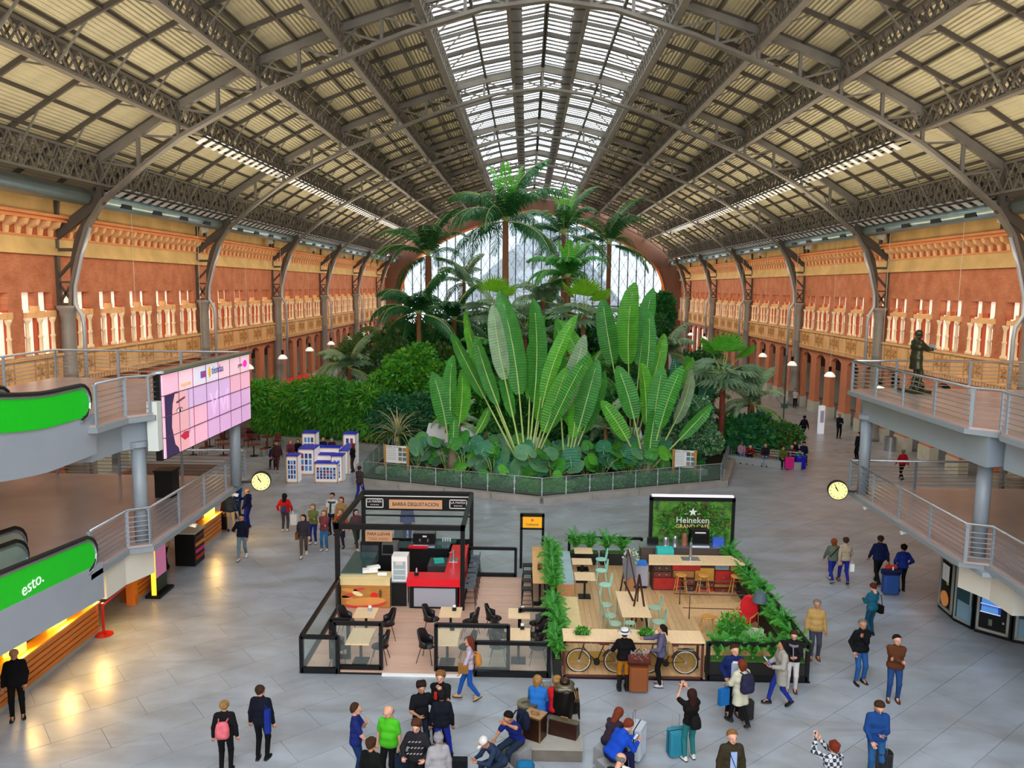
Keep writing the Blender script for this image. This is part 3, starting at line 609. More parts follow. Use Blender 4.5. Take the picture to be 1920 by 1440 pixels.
# clocks, cameras
for s, lb in ((-1, 'left'), (1, 'right')):
    x, y = s*10.75, 29.2
    o = thing('station_clock', 'round yellow-faced clock hanging off the tip of the lower %s deck' % lb, 'clock', (x, y, 3.28))
    ax = lambda b: b.xf(Matrix.Rotation(R(-90+14) , 4, 'X'))
    def disc(r, y0, y1, c=(0, 0)): b = MB().lathe([(r, y0), (r, y1)], (0, 0, 0), 28); return b.xf(Matrix.Rotation(R(90), 4, 'X'))
    part('case', disc(.36, -.12, .12), BLACK, o, smooth=False); part('dial', disc(.33, .121, .13), M('clock_dial', 'f6ee9c', .4, emit=.35), o)
    for k in range(12): t = k*PI/6; part('hour_mark', MB().cbox((.27*math.sin(t), -.135, .27*math.cos(t)), (.02, .01, .05), 0, 0, t), BLACK, o)
    part('hour_hand', MB().cbox((-.05, -.142, .06), (.035, .01, .17), 0, 0, R(-38)), BLACK, o); part('minute_hand', MB().cbox((-.06, -.15, .1), (.022, .01, .26), 0, 0, R(-28)), BLACK, o)
    part('arm', MB().beam((s*.3, 0, -.02), (s*1.0, .5, -.12), .08, .08), STEELD, o)
    o.rotation_euler = (0, 0, R(-14*s))
CAMW = M('camera_housing', 'e8e8e4', .35)
for x, y, z, lb in ((11.62, 28.2, 2.98, 'white security camera under the right clock'), (11.6, 25.3, 2.98, 'white security camera halfway along the lower right deck edge'), (-11.72, 28.6, 2.98, 'white security camera under the left clock'), (-11.7, 24.8, 2.98, 'white security camera above the left kiosk')):
    o = thing('security_camera', lb, 'camera', (x, y, z)); s = 1 if x < 0 else -1; o.scale = (.55, .55, .55)
    part('camera_body', MB().cbox((s*.3, -.05, -.12), (.55, .22, .16), 0, 0, R(12*s)), CAMW, o); part('lens', MB().cbox((s*.42, -.05, -.22), (.14, .14, .1)), BLACK, o); part('mount', MB().cbox((0, 0, 0), (.12, .1, .2)), BLACK, o)
# statue on the right deck ----------------------------------------
# (figure itself is built with the people)
# left kiosk: wooden fronted food counter under the lower deck -----
KW = M('kiosk_wood', 'c9762c', .35, 0, .15, 2, stretch=(1, 1, 10)); KWD = M('kiosk_groove', '7a3a14', .6); LAMPY = M('warm_lamp_box', 'ffc832', .4, emit=5.5)
o = thing('food_kiosk', 'long orange wood-fronted food kiosk under the lower left deck', 'kiosk', (-13.9, 22, 0))
for ya, yb in ((8, 23.0), (25.4, 26.7), (30.2, 32.8)):
    for k in range(5): part('front_board', MB().box(-14.0, ya, .14+k*.165, -13.72, yb, .14+k*.165+.125), KW, o, world=True)
    part('plinth', MB().box(-14.05, ya, 0, -13.76, yb, .13), M('plinth_grey', 'a3a8a6', .5), o, world=True); part('counter_top', MB().box(-14.5, ya, .97, -13.66, yb, 1.03), M('kiosk_top', 'e8962e', .4), o, world=True)
    part('backing', MB().box(-14.3, ya, 0, -13.95, yb, .97), KWD, o, world=True)
part('back_wall', MB().box(-17.2, 8, 0, -17, 33, 3.0), M('kiosk_back', '8f4a24', .6, 0, .1, 1), o, world=True); part('ceiling_panel', MB().box(-17, 8, 2.92, -13.8, 33, 3.0), M('kiosk_ceiling', '4a2c20', .6), o, world=True)
part('side_post', MB().box(-14.0, 25.2, 0, -13.7, 25.4, 2.7), M('orange_post', 'd8782c', .4), o, world=True)
for i, y in enumerate((atx(28, 1225, -14).y, atx(106, 1178, -14).y, atx(173, 1136, -14).y, 32.2)):
    q = thing('lamp_box', 'glowing yellow light box on the wooden kiosk, %s from the camera' % ['nearest', 'second', 'third', 'farthest'][i], 'lamp', (-14.0, y, 1.42), 0, 'yellow lamp boxes of the kiosk')
    part('lit_shade', MB().cbox((0, 0, 0), (.3, .5, .75)), LAMPY, q); part('lamp_post', MB().cbox((0, 0, .45), (.06, .06, .2)), BLACK, q)
    area('kiosk_lamp', (-13.75, y, 1.45), (.5, .7), (-9, y, .6), 42, (1, .6, .18))
for i, (y, w_) in enumerate(((atx(70, 1195, -14).y, 1.1), (atx(28, 1225, -14).y-1.0, 1.1))):
    q = thing('menu_board', 'dark slanted menu board with white scrawl on the kiosk, %s' % ('between two lamps' if i == 0 else 'green toned, at the left border'), 'board', (-14.1, y, 1.4))
    part('board', MB().cbox((0, 0, 0), (.05, w_, .7)), M('menu_dark' if i == 0 else 'menu_green', '33332f' if i == 0 else '7a8a2c', .5), q)
    if i == 0: text('Bocadillos', .26, (.03, 0, 0), (PI/2, 0, PI/2), M('chalk', 'd8d8cc', .6), q)
q = thing('queue_barrier', 'red belt barrier post on a round red foot before the kiosk', 'barrier', (at(195, 1190).x, at(195, 1190).y, 0)); RED = M('barrier_red', 'c01818', .35)
part('foot', MB().lathe([(.27, 0), (.27, .02), (.05, .06)], n=20), RED, q); part('pole', MB().cyl((0, 0, 0), .04, .04, 1.0, 12), RED, q); part('belt', MB().box(-2.6, 2.6, .82, -2.55, 2.65, .87).beam((0, 0, .9), (-.25, 3.6, .9), .01, .06), RED, q)
q = thing('poster_totem', 'pink lit poster stand with a yellow edge at the kiosk corner', 'sign', (at(300, 1112).x, at(300, 1112).y, 0))
part('stand', MB().cbox((0, 0, .06), (.5, 1.1, .1)), BLACK, q); part('poster', MB().cbox((0, 0, 1.2), (.12, .85, 1.1)), M('poster_pink', 'd77fae', .4, emit=.2), q); part('lower_panel', MB().cbox((0, 0, .4), (.12, .85, .5)), M('poster_dark', '30402c', .5), q); part('lit_edge', MB().cbox((.02, -.46, 1.0), (.14, .06, 1.8)), M('edge_yellow', 'f6c030', .4, emit=1.2), q)
q = thing('snack_display', 'tall dark display case of red and magenta snacks at the kiosk end', 'display case', (at(357, 1055).x, at(357, 1055).y, 0))
part('case', MB().cbox((0, 0, .65), (.75, .9, 1.25)), BLACK, q); part('case_top', MB().cbox((0, 0, 1.3), (.85, 1, .06)), M('case_top', 'b8b4a8', .4), q)
for k in range(4): part('snack_row', MB().cbox((.39, 0, .3+.26*k), (.04, .75, .12)), M(('snack_red', 'snack_magenta', 'snack_orange', 'snack_dark')[k], ('b01c24', 'd0207c', 'e08028', '602018')[k], .5), q)
q = thing('kiosk_sign', 'red and white lettered sign on the far kiosk counter', 'sign', (-14.0, 30.8, 1.05)); part('sign_board', MB().cbox((0, 0, .25), (.06, 1.7, .42), 0, 0, 0), M('sign_red', 'b83a22', .5), q); text('tapas', .4, (.04, 0, .26), (PI/2, 0, PI/2), WHITE, q)
solo('rubbish_bin', MB().cbox((0, 0, .45), (.6, .6, .9)).cbox((0, 0, .93), (.66, .66, .06)), BLACK, 'black square litter bin on the lower left deck', 'bin', loc=(-13.4, 27.2, 3.2))
solo('rubbish_bin', MB().cyl((0, 0, 0), .4, 0, .9, 18).cyl((0, 0, 0), .36, .9, .95, 18), CHROME, 'round steel litter bin at the right arcade piers', 'bin', loc=(at(1668, 845).x, at(1668, 845).y, 0))
# vending machines right -----------------------------------------
def vending(i, p, q, label, kind):
    p, q = Vector(p), Vector(q); L = (q-p).length; a = math.atan2(q.y-p.y, q.x-p.x)
    o = thing('vending_machine', label, 'vending machine', ((p.x+q.x)/2, (p.y+q.y)/2, 0), a); F_ = M('machine_frame', 'a8aaa0', .4, .2)
    part('cabinet', MB().box(-L/2, .02, 0, L/2, .85, 1.9), BLACK, o); part('door_frame', MB().box(-L/2+.05, -.03, .12, -L/2+.12, .02, 1.85).box(L/2-.12, -.03, .12, L/2-.05, .02, 1.85).box(-L/2+.05, -.03, .12, L/2-.05, .02, .2).box(-L/2+.05, -.03, 1.78, L/2-.05, .02, 1.85), F_, o)
    if kind == 'drinks':
        BT = M('bottle_blue', '5fa0e8', .25, emit=.3); part('lit_back', MB().box(-L/2+.15, .0, .7, L/2-.3, .02, 1.75), M('machine_blue', '1c3c9c', .4, emit=.35), o)
        for r in range(4):
            part('shelf', MB().box(-L/2+.14, -.03, .72+r*.26, L/2-.3, 0, .74+r*.26), M('shelf_white', 'e8eef8', .4, emit=.4), o)
            for k in range(9): part('bottle', MB().lathe([(.035, 0), (.035, .13), (.015, .17), (.015, .2)], (-L/2+.2+k*(L-.6)/8, -.01, .75+r*.26), 8), BT, o)
        part('delivery_flap', MB().box(-L/2+.4, -.05, .35, L/2-.5, -.02, .55), M('flap', '6a746c', .4), o); part('coin_lock', MB().cyl((L/2-.2, -.04, 0), .04, .5, .56, 12), CHROME, o)
    elif kind == 'coffee':
        part('notice', MB().box(-.25, -.04, 1.1, .2, -.02, 1.65), M('notice_white', 'e6e8ee', .5), o); part('sticker', MB().box(.1, -.045, 1.02, .22, -.03, 1.12), M('sticker_lime', 'b8d820', .5), o)
        part('cup_picture', MB().poly([(x_, -.04, z_) for x_, z_ in ell(0, .5, .27, .26)], (0, .02, 0)), M('picture_orange', 'd88a4a', .5, emit=.15), o)
    else:
        part('poster', MB().box(-L/2+.03, -.02, .1, L/2-.03, .01, 1.85), M('poster_teal', '1d4552', .5), o); part('printed_box', MB().poly([(-.2, -.03, .2), (.35, -.03, .15), (.35, -.03, .75), (-.2, -.03, .8)], (0, .01, 0)), M('print_blue', '7ea4b8', .5), o)
vending(0, at(1757, 1137), at(1784, 1161), 'narrow black and grey coffee machine with a white notice under the right deck', 'coffee')
vending(0, at(1762, 1145)+Vector((.0, 0, 0)), at(1797, 1173), 'coffee machine', 'coffee') if False else None
vending(1, at(1785, 1163), at(1821, 1181), 'machine side clad in a dark teal poster, between coffee and drinks machines', 'poster')
vending(2, at(1825, 1184), at(1893, 1203), 'wide drinks machine with rows of blue lit bottles under the right deck', 'drinks')
vending(3, at(1897, 1205), at(1945, 1213), 'orange red fronted machine at the right border', 'poster2')

for i in range(1, 7): part('seam', MB().box(-11.19, 22.38+i*pw-.01, 5.58, -11.178, 22.38+i*pw+.01, 8.02), M('seam_dark', '7a4a68', .5), bpy.data.objects['video_wall'], world=True)
for j in range(1, 4): part('seam', MB().box(-11.19, 22.38, 5.58+j*ph-.01, -11.178, 29.58, 5.58+j*ph+.01), M('seam_dark', ''), bpy.data.objects['video_wall'], world=True)
# ================================================================ garden
SOIL = M('dark_soil', '2c2418', .9); CURB = M('curb_stone', 'a09a94', .6, 0, .12, 2); WATER = M('pond_reflection', 'c8ccd2', .08, .0, .05, .5)  # water: pale reflection put into its base colour
G1 = [(-9.85, 41.9), (0, 38.65), (9.95, 42.7), (12.5, 50.6), (14, 60), (14, 112), (-14, 112), (-15.5, 60), (-14.8, 52.5), (-9.3, 50.5)]
bed = tag(link('garden_bed', MB().prism(inset([(x, y) for x, y in G1], .2), .02, .35).mesh('garden_bed', SOIL)), 'raised dark soil bed of the tropical garden', 'garden bed')
cb = thing('garden_curb', 'grey stone curb around the front of the tropical garden', 'curb', (0, 38.6, 0))
for (a0, a1), (b0, b1) in zip(G1, G1[1:]+G1[:1]):
    L = math.hypot(b0-a0, b1-a1); nn = max(1, int(L/2.2)); 
    if a1 > 65 and b1 > 65: nn = max(1, int(L/8))
    for i in range(nn):
        p = (a0+(b0-a0)*i/nn, a1+(b1-a1)*i/nn, .15); q = (a0+(b0-a0)*(i+.99)/nn, a1+(b1-a1)*(i+.99)/nn, .15); part('curb_stone', MB().beam(p, q, .45, .3), CURB, cb, world=True)
fn = thing('glass_fence', 'glass panel fence with steel posts on the garden curb', 'fence', (0, 38.7, .3)); FG = glassmat('fence_glass', 'bcd8cc', .09)
ptl = [(-9.3, 50.0), (-9.6, 42.0), (0, 38.8), (9.8, 42.8), (12.2, 50.4)]
for (a0, a1), (b0, b1) in zip(ptl, ptl[1:]):
    L = math.hypot(b0-a0, b1-a1); nn = int(L/1.27); part('top_rail', MB().path([(a0, a1, 1.22), (b0, b1, 1.22)], .025, 6), RAILW, fn, world=True)
    for i in range(nn):
        p = np.array([a0+(b0-a0)*i/nn, a1+(b1-a1)*i/nn]); q = np.array([a0+(b0-a0)*(i+1)/nn, a1+(b1-a1)*(i+1)/nn])
        part('post', MB().cbox((p[0], p[1], .75), (.05, .05, .95)).cbox((p[0], p[1], .95), (.1, .1, .03)).cbox((p[0], p[1], .55), (.1, .1, .03)), CHROME, fn, world=True)
        part('glass_pane', MB().beam((*(p*.96+q*.04), .76), (*(p*.04+q*.96), .76), .012, .8), FG, fn, world=True)
solo('pond', MB().prism([(-7.5, 47), (-3, 45.5), (3, 45.5), (8, 47), (8.5, 53), (4, 57), (-4, 57), (-8, 53)], .36, .42), WATER, 'pale still pond in the middle of the tropical garden', 'pond')
for i, (px, py, y, sx) in enumerate(((845, 800, 48.5, 2.6), (870, 815, 47.5, 1.8), (1165, 800, 48, 2.2))):
    p = aty(px, py, y); o = thing('duck_house', 'small white pond hut with a sloping roof, %s' % ['left, behind the paddle leaves', 'low one in front of the left hut', 'right, behind the arching palm'][i], 'hut', (p.x, y, .42))
    part('hut_wall', MB().box(-sx/2, -.5, 0, sx/2, .9, 1.0), M('hut_white', 'd6d8da', .6), o); b = MB().poly([(-sx/2-.2, -.8, .95), (sx/2+.2, -.8, .95), (sx/2+.1, .3, 1.7), (-sx/2-.1, .3, 1.7)], (0, .05, .06)); part('roof', b, M('hut_roof', 'e2e2e2', .5, 0, .05, 2), o)
# -- leaf meshes
def G(name, c, tr=.25, noise=.18, sc=2.): return M(name, c, .42, 0, noise, sc, trans=tr, rnd=.22)
GB = G('leaf_bright', '62b838', .35); GM = G('leaf_mid', '459a3a'); GD = G('leaf_dark', '34723c'); GG = G('leaf_grey', '8fb087', .15); GO = G('leaf_olive', '6f7f3a'); GY = G('leaf_lime', '86c02e', .4); GBL = G('leaf_blue', '3a8864'); STRAW = G('leaf_straw', 'b8a878', .1)
for mm_ in (GB, GM, GG, GBL):
    n = mm_.node_tree; w_ = n.nodes.new('ShaderNodeTexWave'); w_.bands_direction = 'Z'; w_.inputs['Scale'].default_value = 2.2; w_.inputs['Distortion'].default_value = 2; t_ = n.nodes.new('ShaderNodeTexCoord')
    b_ = n.nodes.new('ShaderNodeBump'); b_.inputs['Strength'].default_value = .5; b_.inputs['Distance'].default_value = .05; n.links.new(t_.outputs['Object'], w_.inputs['Vector']); n.links.new(w_.outputs['Fac'], b_.inputs['Height']); n.links.new(b_.outputs['Normal'], n.nodes['Principled BSDF'].inputs['Normal'])
STEM = M('pale_stem', 'a8b86a', .5, 0, .1, 3); TRUNK = M('brown_trunk', '8a5a38', .85, 0, .25, 6, bump=.6, stretch=(1, 1, 6)); TRUNK2 = M('grey_trunk', '8d8068', .85, 0, .2, 5, bump=.5, stretch=(1, 1, 8)); MIDR = M('midrib', 'b6cf7a', .5)
def banana(P, L, Wd, bend=.5, fold=.35, seed=0, sag=.0, m=0, NS=14):
    r_ = random.Random(seed*7+3); bow = r_.uniform(-.12, .12)*L; b = MB(); pts = []; a = 0; p = np.array([0, 0, P*1.]); ds = L/NS; nrm = []
    for i in range(NS+1):
        d = np.array([0, math.sin(a), math.cos(a)]); pts.append(p.copy()); nrm.append(a); p = p+d*ds; a += bend/NS*(.4+1.2*i/NS)
    V = []; F = []; NW = 6
    for i, q in enumerate(pts):
        s = i/NS; w = Wd*max(.02, 1-abs(2*(s*.97+.02)**.85-1)**2.4)**.62; a = nrm[i]; nv = np.array([0, -math.cos(a), math.sin(a)])
        for j in range(-NW//2, NW//2+1):
            t = j/(NW/2); rip = .035*math.sin(i*2.3+j*1.1+seed)*abs(t); V.append(q+np.array([w*t*math.cos(fold)+bow*s*s, 0, 0])+nv*(abs(t)*w*math.sin(fold)*1+rip))
    K = NW+1; pts = [q+np.array([bow*(i/NS)**2, 0, 0]) for i, q in enumerate(pts)]
    for i in range(NS):
        for j in range(NW): F.append((i*K+j, i*K+j+1, (i+1)*K+j+1, (i+1)*K+j))
    b.add(V, F, 0); st = [(0, 0, 0), (0, -.0, P*.5)]+[tuple(q) for q in pts[::3]]; b.path(st, [.07, .055]+[.04-.03*i/len(pts[::3]) for i in range(len(pts[::3]))], 6, 1)
    return b.mesh('leaf', [m or GM, MIDR], True)
def frond(L, droop, lw, nl, m, seed=0, hang=.5, up=.3, wd=.05):
    r_ = random.Random(seed); b = MB(); NS = 12; a = up; p = np.array([0, 0, 0.]); P = []; A = []
    for i in range(NS+1):
        P.append(p.copy()); A.append(a); p = p+np.array([math.sin(a), 0, math.cos(a)])*L/NS; a += droop/NS*(.5+i/NS)
    P = np.array(P); b.path(P, [.05-.04*i/NS for i in range(NS+1)], 5, 1); V = []; F = []; n0 = 0
    for k in range(nl):
        s = (.12+.88*k/nl); f_ = s*NS; i = min(NS-1, int(f_)); c = P[i]+(P[i+1]-P[i])*(f_-i); a = A[i]; T = np.array([math.sin(a), 0, math.cos(a)]); U = np.array([math.cos(a), 0, -math.sin(a)])
        ll = lw*math.sin(PI*(.12+.83*s))**.7*(1+r_.uniform(-.1, .1))
        for sd in (-1, 1):
            d = np.array([0, sd, 0])*(.8)+T*.55+U*.1; d[2] -= hang*r_.uniform(.2, .9)*.6; d /= np.linalg.norm(d); e = c+d*ll*.55; d2 = d+np.array([0, 0, -hang*1.2]); d2 /= np.linalg.norm(d2); t2 = e+d2*ll*.45; w = T*wd
            V += [c-w*.5, c+w*.5, e+w, e-w, t2]; F += [(n0, n0+1, n0+2, n0+3), (n0+3, n0+2, n0+4)]; n0 += 5
    b.add(V, F, 0); return b.mesh('frond', [m, STEM], False)
def fan(P, Rr, m, seed=0, nseg=22, droop=.25, spread=2.5, m2=None):
    r_ = random.Random(seed); b = MB(); b.path([(0, 0, 0), (.02, 0, P*.5), (0, 0, P)], [.035, .03, .02], 5, 1); V = [(0, 0, P)]; F = []
    for i in range(nseg):
        for e, rr in ((-.5, .62), (0, 1), (.5, .62)):
            a = -spread+2*spread*(i+.5+e)/nseg; y = (.07 if (e == 0) else -.03)+droop*rr*rr*.6; ra = Rr*rr*r_.uniform(.93, 1.05) if e == 0 else Rr*rr
            V.append((ra*math.sin(a), y*Rr*.6, P+ra*math.cos(a)*(1-droop*.3*rr)))
        k = 1+i*3; F += [(0, k, k+1), (0, k+1, k+2)]
    b.add(V, F, 0); return b.mesh('fan_leaf', [m, STEM], False)
def rotto(az, tilt): return Euler((0, tilt, az), 'XYZ')
def paddle_palm(px, py, Y, leaves, label, mats, scale=1, trunk=.6):
    p = aty(px, py, Y); o = thing('travellers_palm', label, 'palm', (p.x, Y, .35))
    b = MB().path([(0, 0, 0), (0, 0, trunk), (0, 0, trunk+.8)], [.35, .32, .22], 10); part('trunk', b, TRUNK2, o, smooth=True)
    for i, (ang, P, L, w, yo) in enumerate(leaves):
        me = banana(P, L, w*(.8 if len(leaves) > 10 else .88), bend=.35+.25*(i % 3)/2, fold=.22+.1*(i % 2), seed=i, m=mats[i % len(mats)])
        link('leaf', me, o, loc=(math.sin(R(ang))*.25, yo, trunk*.6), rot=(R(random.uniform(-3, 5)), R(ang), R(random.uniform(-42, 42))))
    return o
paddle_palm(988, 868, 41.6, [(-33, 4.7, 4.3, .5, .1), (-28, 5.0, 4.8, .45, .2), (-22, 4.0, 3.9, .5, 0), (-13, 5.2, 4.0, .6, .1), (-6, 4.3, 5.7, .78, 0), (0, 4.0, 4.6, .55, .3), (5, 3.9, 5.5, .72, 0), (11, 4.1, 4.8, .55, .25), (18, 3.7, 5.0, .7, 0), (24, 3.4, 4.6, .65, .1), (30, 3.2, 4.4, .5, .2), (20, 2.6, 3.6, .6, -.2), (-16, 3.2, 3.2, .5, -.3), (10, 3.0, 2.6, .45, -.3)],
    "tall fan of paddle leaves, largest traveller's palm, in the middle front of the garden", [GM, GB, GM, GG, GM, GB])
paddle_palm(1184, 850, 47, [(-27, 5.2, 4.0, .62, .1), (-12, 5.6, 3.9, .7, .2), (-3, 5.5, 4.9, .85, 0), (3, 5.4, 4.6, .7, .3), (8, 4.6, 4.2, .5, .1), (14, 4.0, 3.6, .5, 0), (-38, 4.0, 4.0, .45, .2), (30, 3.6, 3.4, .5, .2)],
    "traveller's palm with three tall paddle leaves, right of the middle, behind", [GB, GM, GB, GM, GM])
paddle_palm(1213, 880, 42.8, [(-14, 3.0, 3.0, .62, 0), (-3, 2.6, 3.4, .62, .2), (6, 2.8, 3.0, .55, .1), (15, 2.6, 3.6, .55, 0), (30, 3.0, 3.2, .45, .1), (42, 2.4, 2.6, .4, .2), (-30, 2, 2.6, .5, .1), (2, 1.2, 2.4, .55, -.3)],
    'clump of upright paddle leaves at the front right of the garden', [GM, GB, GM, GM, GG])
paddle_palm(1060, 880, 42.2, [(-4, 2.9, 3.4, .6, 0), (4, 2.6, 4.2, .65, .1), (14, 2.6, 3.8, .6, 0), (24, 2.4, 3.6, .55, .1), (9, 2, 2.8, .5, -.2)],
    'clump of paddle leaves just right of the largest palm', [GM, GB, GM])
paddle_palm(850, 862, 43.6, [(-9, 2.3, 3.0, .62, 0), (7, 2.4, 3.0, .6, .1), (-2, 2.6, 3.6, .5, .2), (0, .9, 1.9, .35, -.2), (32, 2.2, 1.6, .3, 0)],
    'two-paddled banana plant at the left front of the garden', [GM, GB, GM])
paddle_palm(1282, 830, 50, [(-8, 3.0, 2.6, .5, 0), (4, 3.2, 2.6, .5, .1), (18, 3.0, 2.4, .5, .1), (-20, 2.6, 2.2, .5, 0)], 'dark paddle-leaved clump before the right walkway lamps', [GBL, GM])
def palm(px, py, Y, L, n_, label, mat, nm='feather_palm', tr=.2, hang=.6, up=0, tmat=TRUNK, lw=.8, nl=42, crown=1., bright=0, cat='palm'):
    p = aty(px, py, Y); z0 = .35; H = max(.4, p.z-z0); o = thing(nm, label, cat, (p.x, Y, z0))
    part('trunk', MB().path([(0, 0, 0), (.06, 0, H*.5), (0, 0, H)], [tr*1.25, tr, tr*.8], 10), tmat, o, smooth=True)
    vs = [frond(L, d_, lw, nl, mat, seed=i, hang=hang, up=u) for i, (d_, u) in enumerate(((1.3, .15), (2.0, .5), (2.3, .95), (1.5, 1.6)))]
    if bright: vb = frond(L*.8, .6, lw*.7, nl, GB, 3, .3, .1)
    n_ = int(n_*1.5)
    for i in range(n_):
        me = vs[(0, 1, 1, 2, 2, 3, 3, 1)[i % 8]]; az = i*2.39996+random.uniform(-.2, .2); link('frond', me, o, loc=(0, 0, H-.05), rot=(0, up, az), scale=random.uniform(.85, 1.1))
    for i in range(bright): link('frond', vb, o, loc=(0, 0, H), rot=(0, 0, i*2.1+.5))
    return o
palm(803, 480, 75, 6.2, 18, 'tall feather palm on a brown trunk, leftmost before the glazed wall', GD, lw=1.0, tr=.35)
palm(948, 415, 66, 6.0, 20, 'tallest feather palm with hanging dark fronds and bright crown, left of the middle', GD, lw=1.3, hang=1.5, bright=4, tr=.3)
palm(1057, 440, 74, 5.6, 14, 'very tall slim feather palm with one upright bright frond, middle', GD, lw=.9, tr=.22, bright=3)
palm(1142, 458, 80, 6.2, 16, 'tall feather palm on a red brown trunk, rightmost before the glazed wall', GD, lw=1.0, tr=.25)
palm(1065, 520, 60, 3.6, 16, 'bushy green feather palm below the tall slim one', GM, lw=.8, tr=.25, bright=3)
palm(785, 588, 57, 4.0, 16, 'dark feather palm with drooping fronds at the left of the garden', GD, lw=1.0, hang=1.2, tr=.2)
palm(852, 600, 62, 3.6, 14, 'dark low feather palm between the left palms', GD, lw=.8, tr=.2)
palm(870, 530, 84, 4, 12, 'distant grey feather palm left of the tallest one', GG, lw=.9, tr=.2)
palm(1018, 565, 62, 3.6, 16, 'grey-green feather palm behind the largest paddle leaves', GG, lw=.8, tr=.2)
palm(655, 690, 60, 3.2, 14, 'grey feather palm above the bamboo thicket on the left', GG, lw=.8, tr=.18)
palm(728, 640, 66, 3.0, 12, 'olive feather palm near the left wall', GO, lw=.8, tr=.18)
palm(1250, 660, 62, 3.0, 13, 'grey drooping feather palm right of the tall paddle leaves', GG, lw=.9, hang=1.1, tr=.18)
palm(1408, 758, 52, 3.0, 14, 'arching grey cycad with one bright upright frond at the right end', GG, 'cycad', lw=.5, tr=.25, bright=1)
palm(1135, 800, 44.5, 2.2, 9, 'small palm with silver arching fronds at the front middle right', GG, lw=.55, nl=30, tr=.12, hang=.9)
palm(925, 660, 56, 2.6, 12, 'mid green feather palm behind the white underside leaves', GM, lw=.7, tr=.15)
palm(1110, 700, 50, 2.4, 12, 'mid green feather palm between the paddle palms', GM, lw=.7, tr=.15)
palm(1320, 760, 56, 2.6, 12, 'dark green feather palm near the right fan palm', GD, lw=.7, tr=.15)
palm(860, 790, 45.5, 1.8, 10, 'low silver feather palm beside the pond hut', GG, lw=.5, nl=26, tr=.1)
def fanpalm(px, py, Y, Rr, n_, label, mat, top=GY, tmat=TRUNK, droop=.5, tr=.2):
    p = aty(px, py, Y); H = p.z-.35; o = thing('fan_palm', label, 'palm', (p.x, Y, .35))
    part('trunk', MB().path([(0, 0, 0), (.03, 0, H*.5), (0, 0, H)], [tr, tr*.9, tr*.8], 10), tmat, o, smooth=True)
    for i in range(n_):
        t = i/n_; me = fan(Rr*.8, Rr*(.85 if i < 4 else 1), top if i < 4 else mat, i, droop=.1 if i < 4 else droop, spread=1.45 if i < 4 else 2.2, nseg=18); az = i*2.4+PI; tilt = (.1+.22*i) if i < 4 else .9+1.0*t
        link('fan_leaf', me, o, loc=(0, 0, H), rot=(Matrix.Rotation(az, 3, 'Z')@Matrix.Rotation(-tilt, 3, 'X')).to_euler())
fanpalm(925, 580, 58, 1.6, 14, 'fan palm with lime green top fans, left of the middle', GG)
fanpalm(1094, 592, 54, 1.7, 16, 'fan palm with lime green top and grey side fans, right of the middle', GG)
fanpalm(1356, 700, 49, 1.7, 18, 'fan palm on a red brown trunk with pale drooping fans at the right', GG, GB, M('red_trunk', '7c3826', .8, 0, .2, 5), .9)
fanpalm(1185, 640, 60, 1.5, 12, 'pale green fan palm behind the right paddle leaves', GG, GM)
fanpalm(985, 620, 60, 1.5, 12, 'grey fan palm hidden behind the largest palm', GG, GG)
# -- bushes
def cloud(blobs, n_, ls, mats, seed=0, long=2.2, droop=.3, shell=.55):
    g = np.random.default_rng(seed); out = []; tot = sum(b[3]*b[4]*b[5] for b in blobs)**1.
    P = []; D = []
    for bx_, by, bz, rx, ry, rz in blobs:
        k = int(n_*(rx*ry*rz)/tot); d = g.normal(size=(k, 3)); d /= np.linalg.norm(d, axis=1)[:, None]; r_ = (shell+(1-shell)*g.random(k)**.5)*(1+.13*np.sin(d[:, 0]*7+seed)*np.cos(d[:, 2]*9)); P.append(np.array([bx_, by, bz])+d*r_[:, None]*np.array([rx, ry, rz])); D.append(d)
    P = np.vstack(P); D = np.vstack(D); k = len(P); t = D+g.normal(size=(k, 3))*.7; t[:, 2] -= droop; t /= np.linalg.norm(t, axis=1)[:, None]
    s = np.cross(t, g.normal(size=(k, 3))); s /= np.linalg.norm(s, axis=1)[:, None]; l = ls*(.7+.6*g.random(k))[:, None]
    V = np.stack([P, P+t*l*.5+s*l/long*.5, P+t*l, P+t*l*.5-s*l/long*.5], 1).reshape(-1, 3); b = MB(); b.v.append(V); b.n = len(V)
    b.f = [(4*i, 4*i+1, 4*i+2, 4*i+3) for i in range(k)]; mi = g.integers(0, len(mats), k); b.m = mi.tolist(); return b
def bush(px, py, Y, r3, label, mats, n_=5000, ls=.3, nm='shrub', long=2.2, droop=.3, extra=(), seed=None, cat='shrub', stems=4):
    p = aty(px, py, Y); rx, ry, rz = r3; seed = seed or int(px+py); o = thing(nm, label, cat, (p.x, Y, .35)); zc = p.z-.35; g = random.Random(seed)
    bl = [(0, 0, zc, rx*.8, ry*.8, rz*.8)]+[(g.uniform(-.72, .72)*rx, g.uniform(-.7, .3)*ry, zc+g.uniform(-.5, .68)*rz, rx*.36, ry*.42, rz*.36) for _ in range(12)]+list(extra)
    part('foliage', cloud(bl, n_, ls, mats, seed, long, droop), mats, o, kind='stuff')
    for i in range(stems): part('stem', MB().path([(g.uniform(-.3, .3)*rx, g.uniform(-.2, .2)*ry, 0), (g.uniform(-.5, .5)*rx, 0, max(.3, zc))], [.07, .03], 6), TRUNK2, o)
    return o
bush(560, 775, 54.5, (4.0, 2.6, 2.4), 'broad bamboo thicket behind the blue and white display stands', [GM, GB, GY, GB, GM], 24000, .5, 'bamboo_thicket', 4.5, .6)
bush(650, 770, 53, (3.2, 2.4, 2.3), 'bamboo thicket right of the broad one, over the fence', [GM, GB, GY, GM], 17000, .5, 'bamboo_thicket', 4.5, .6)
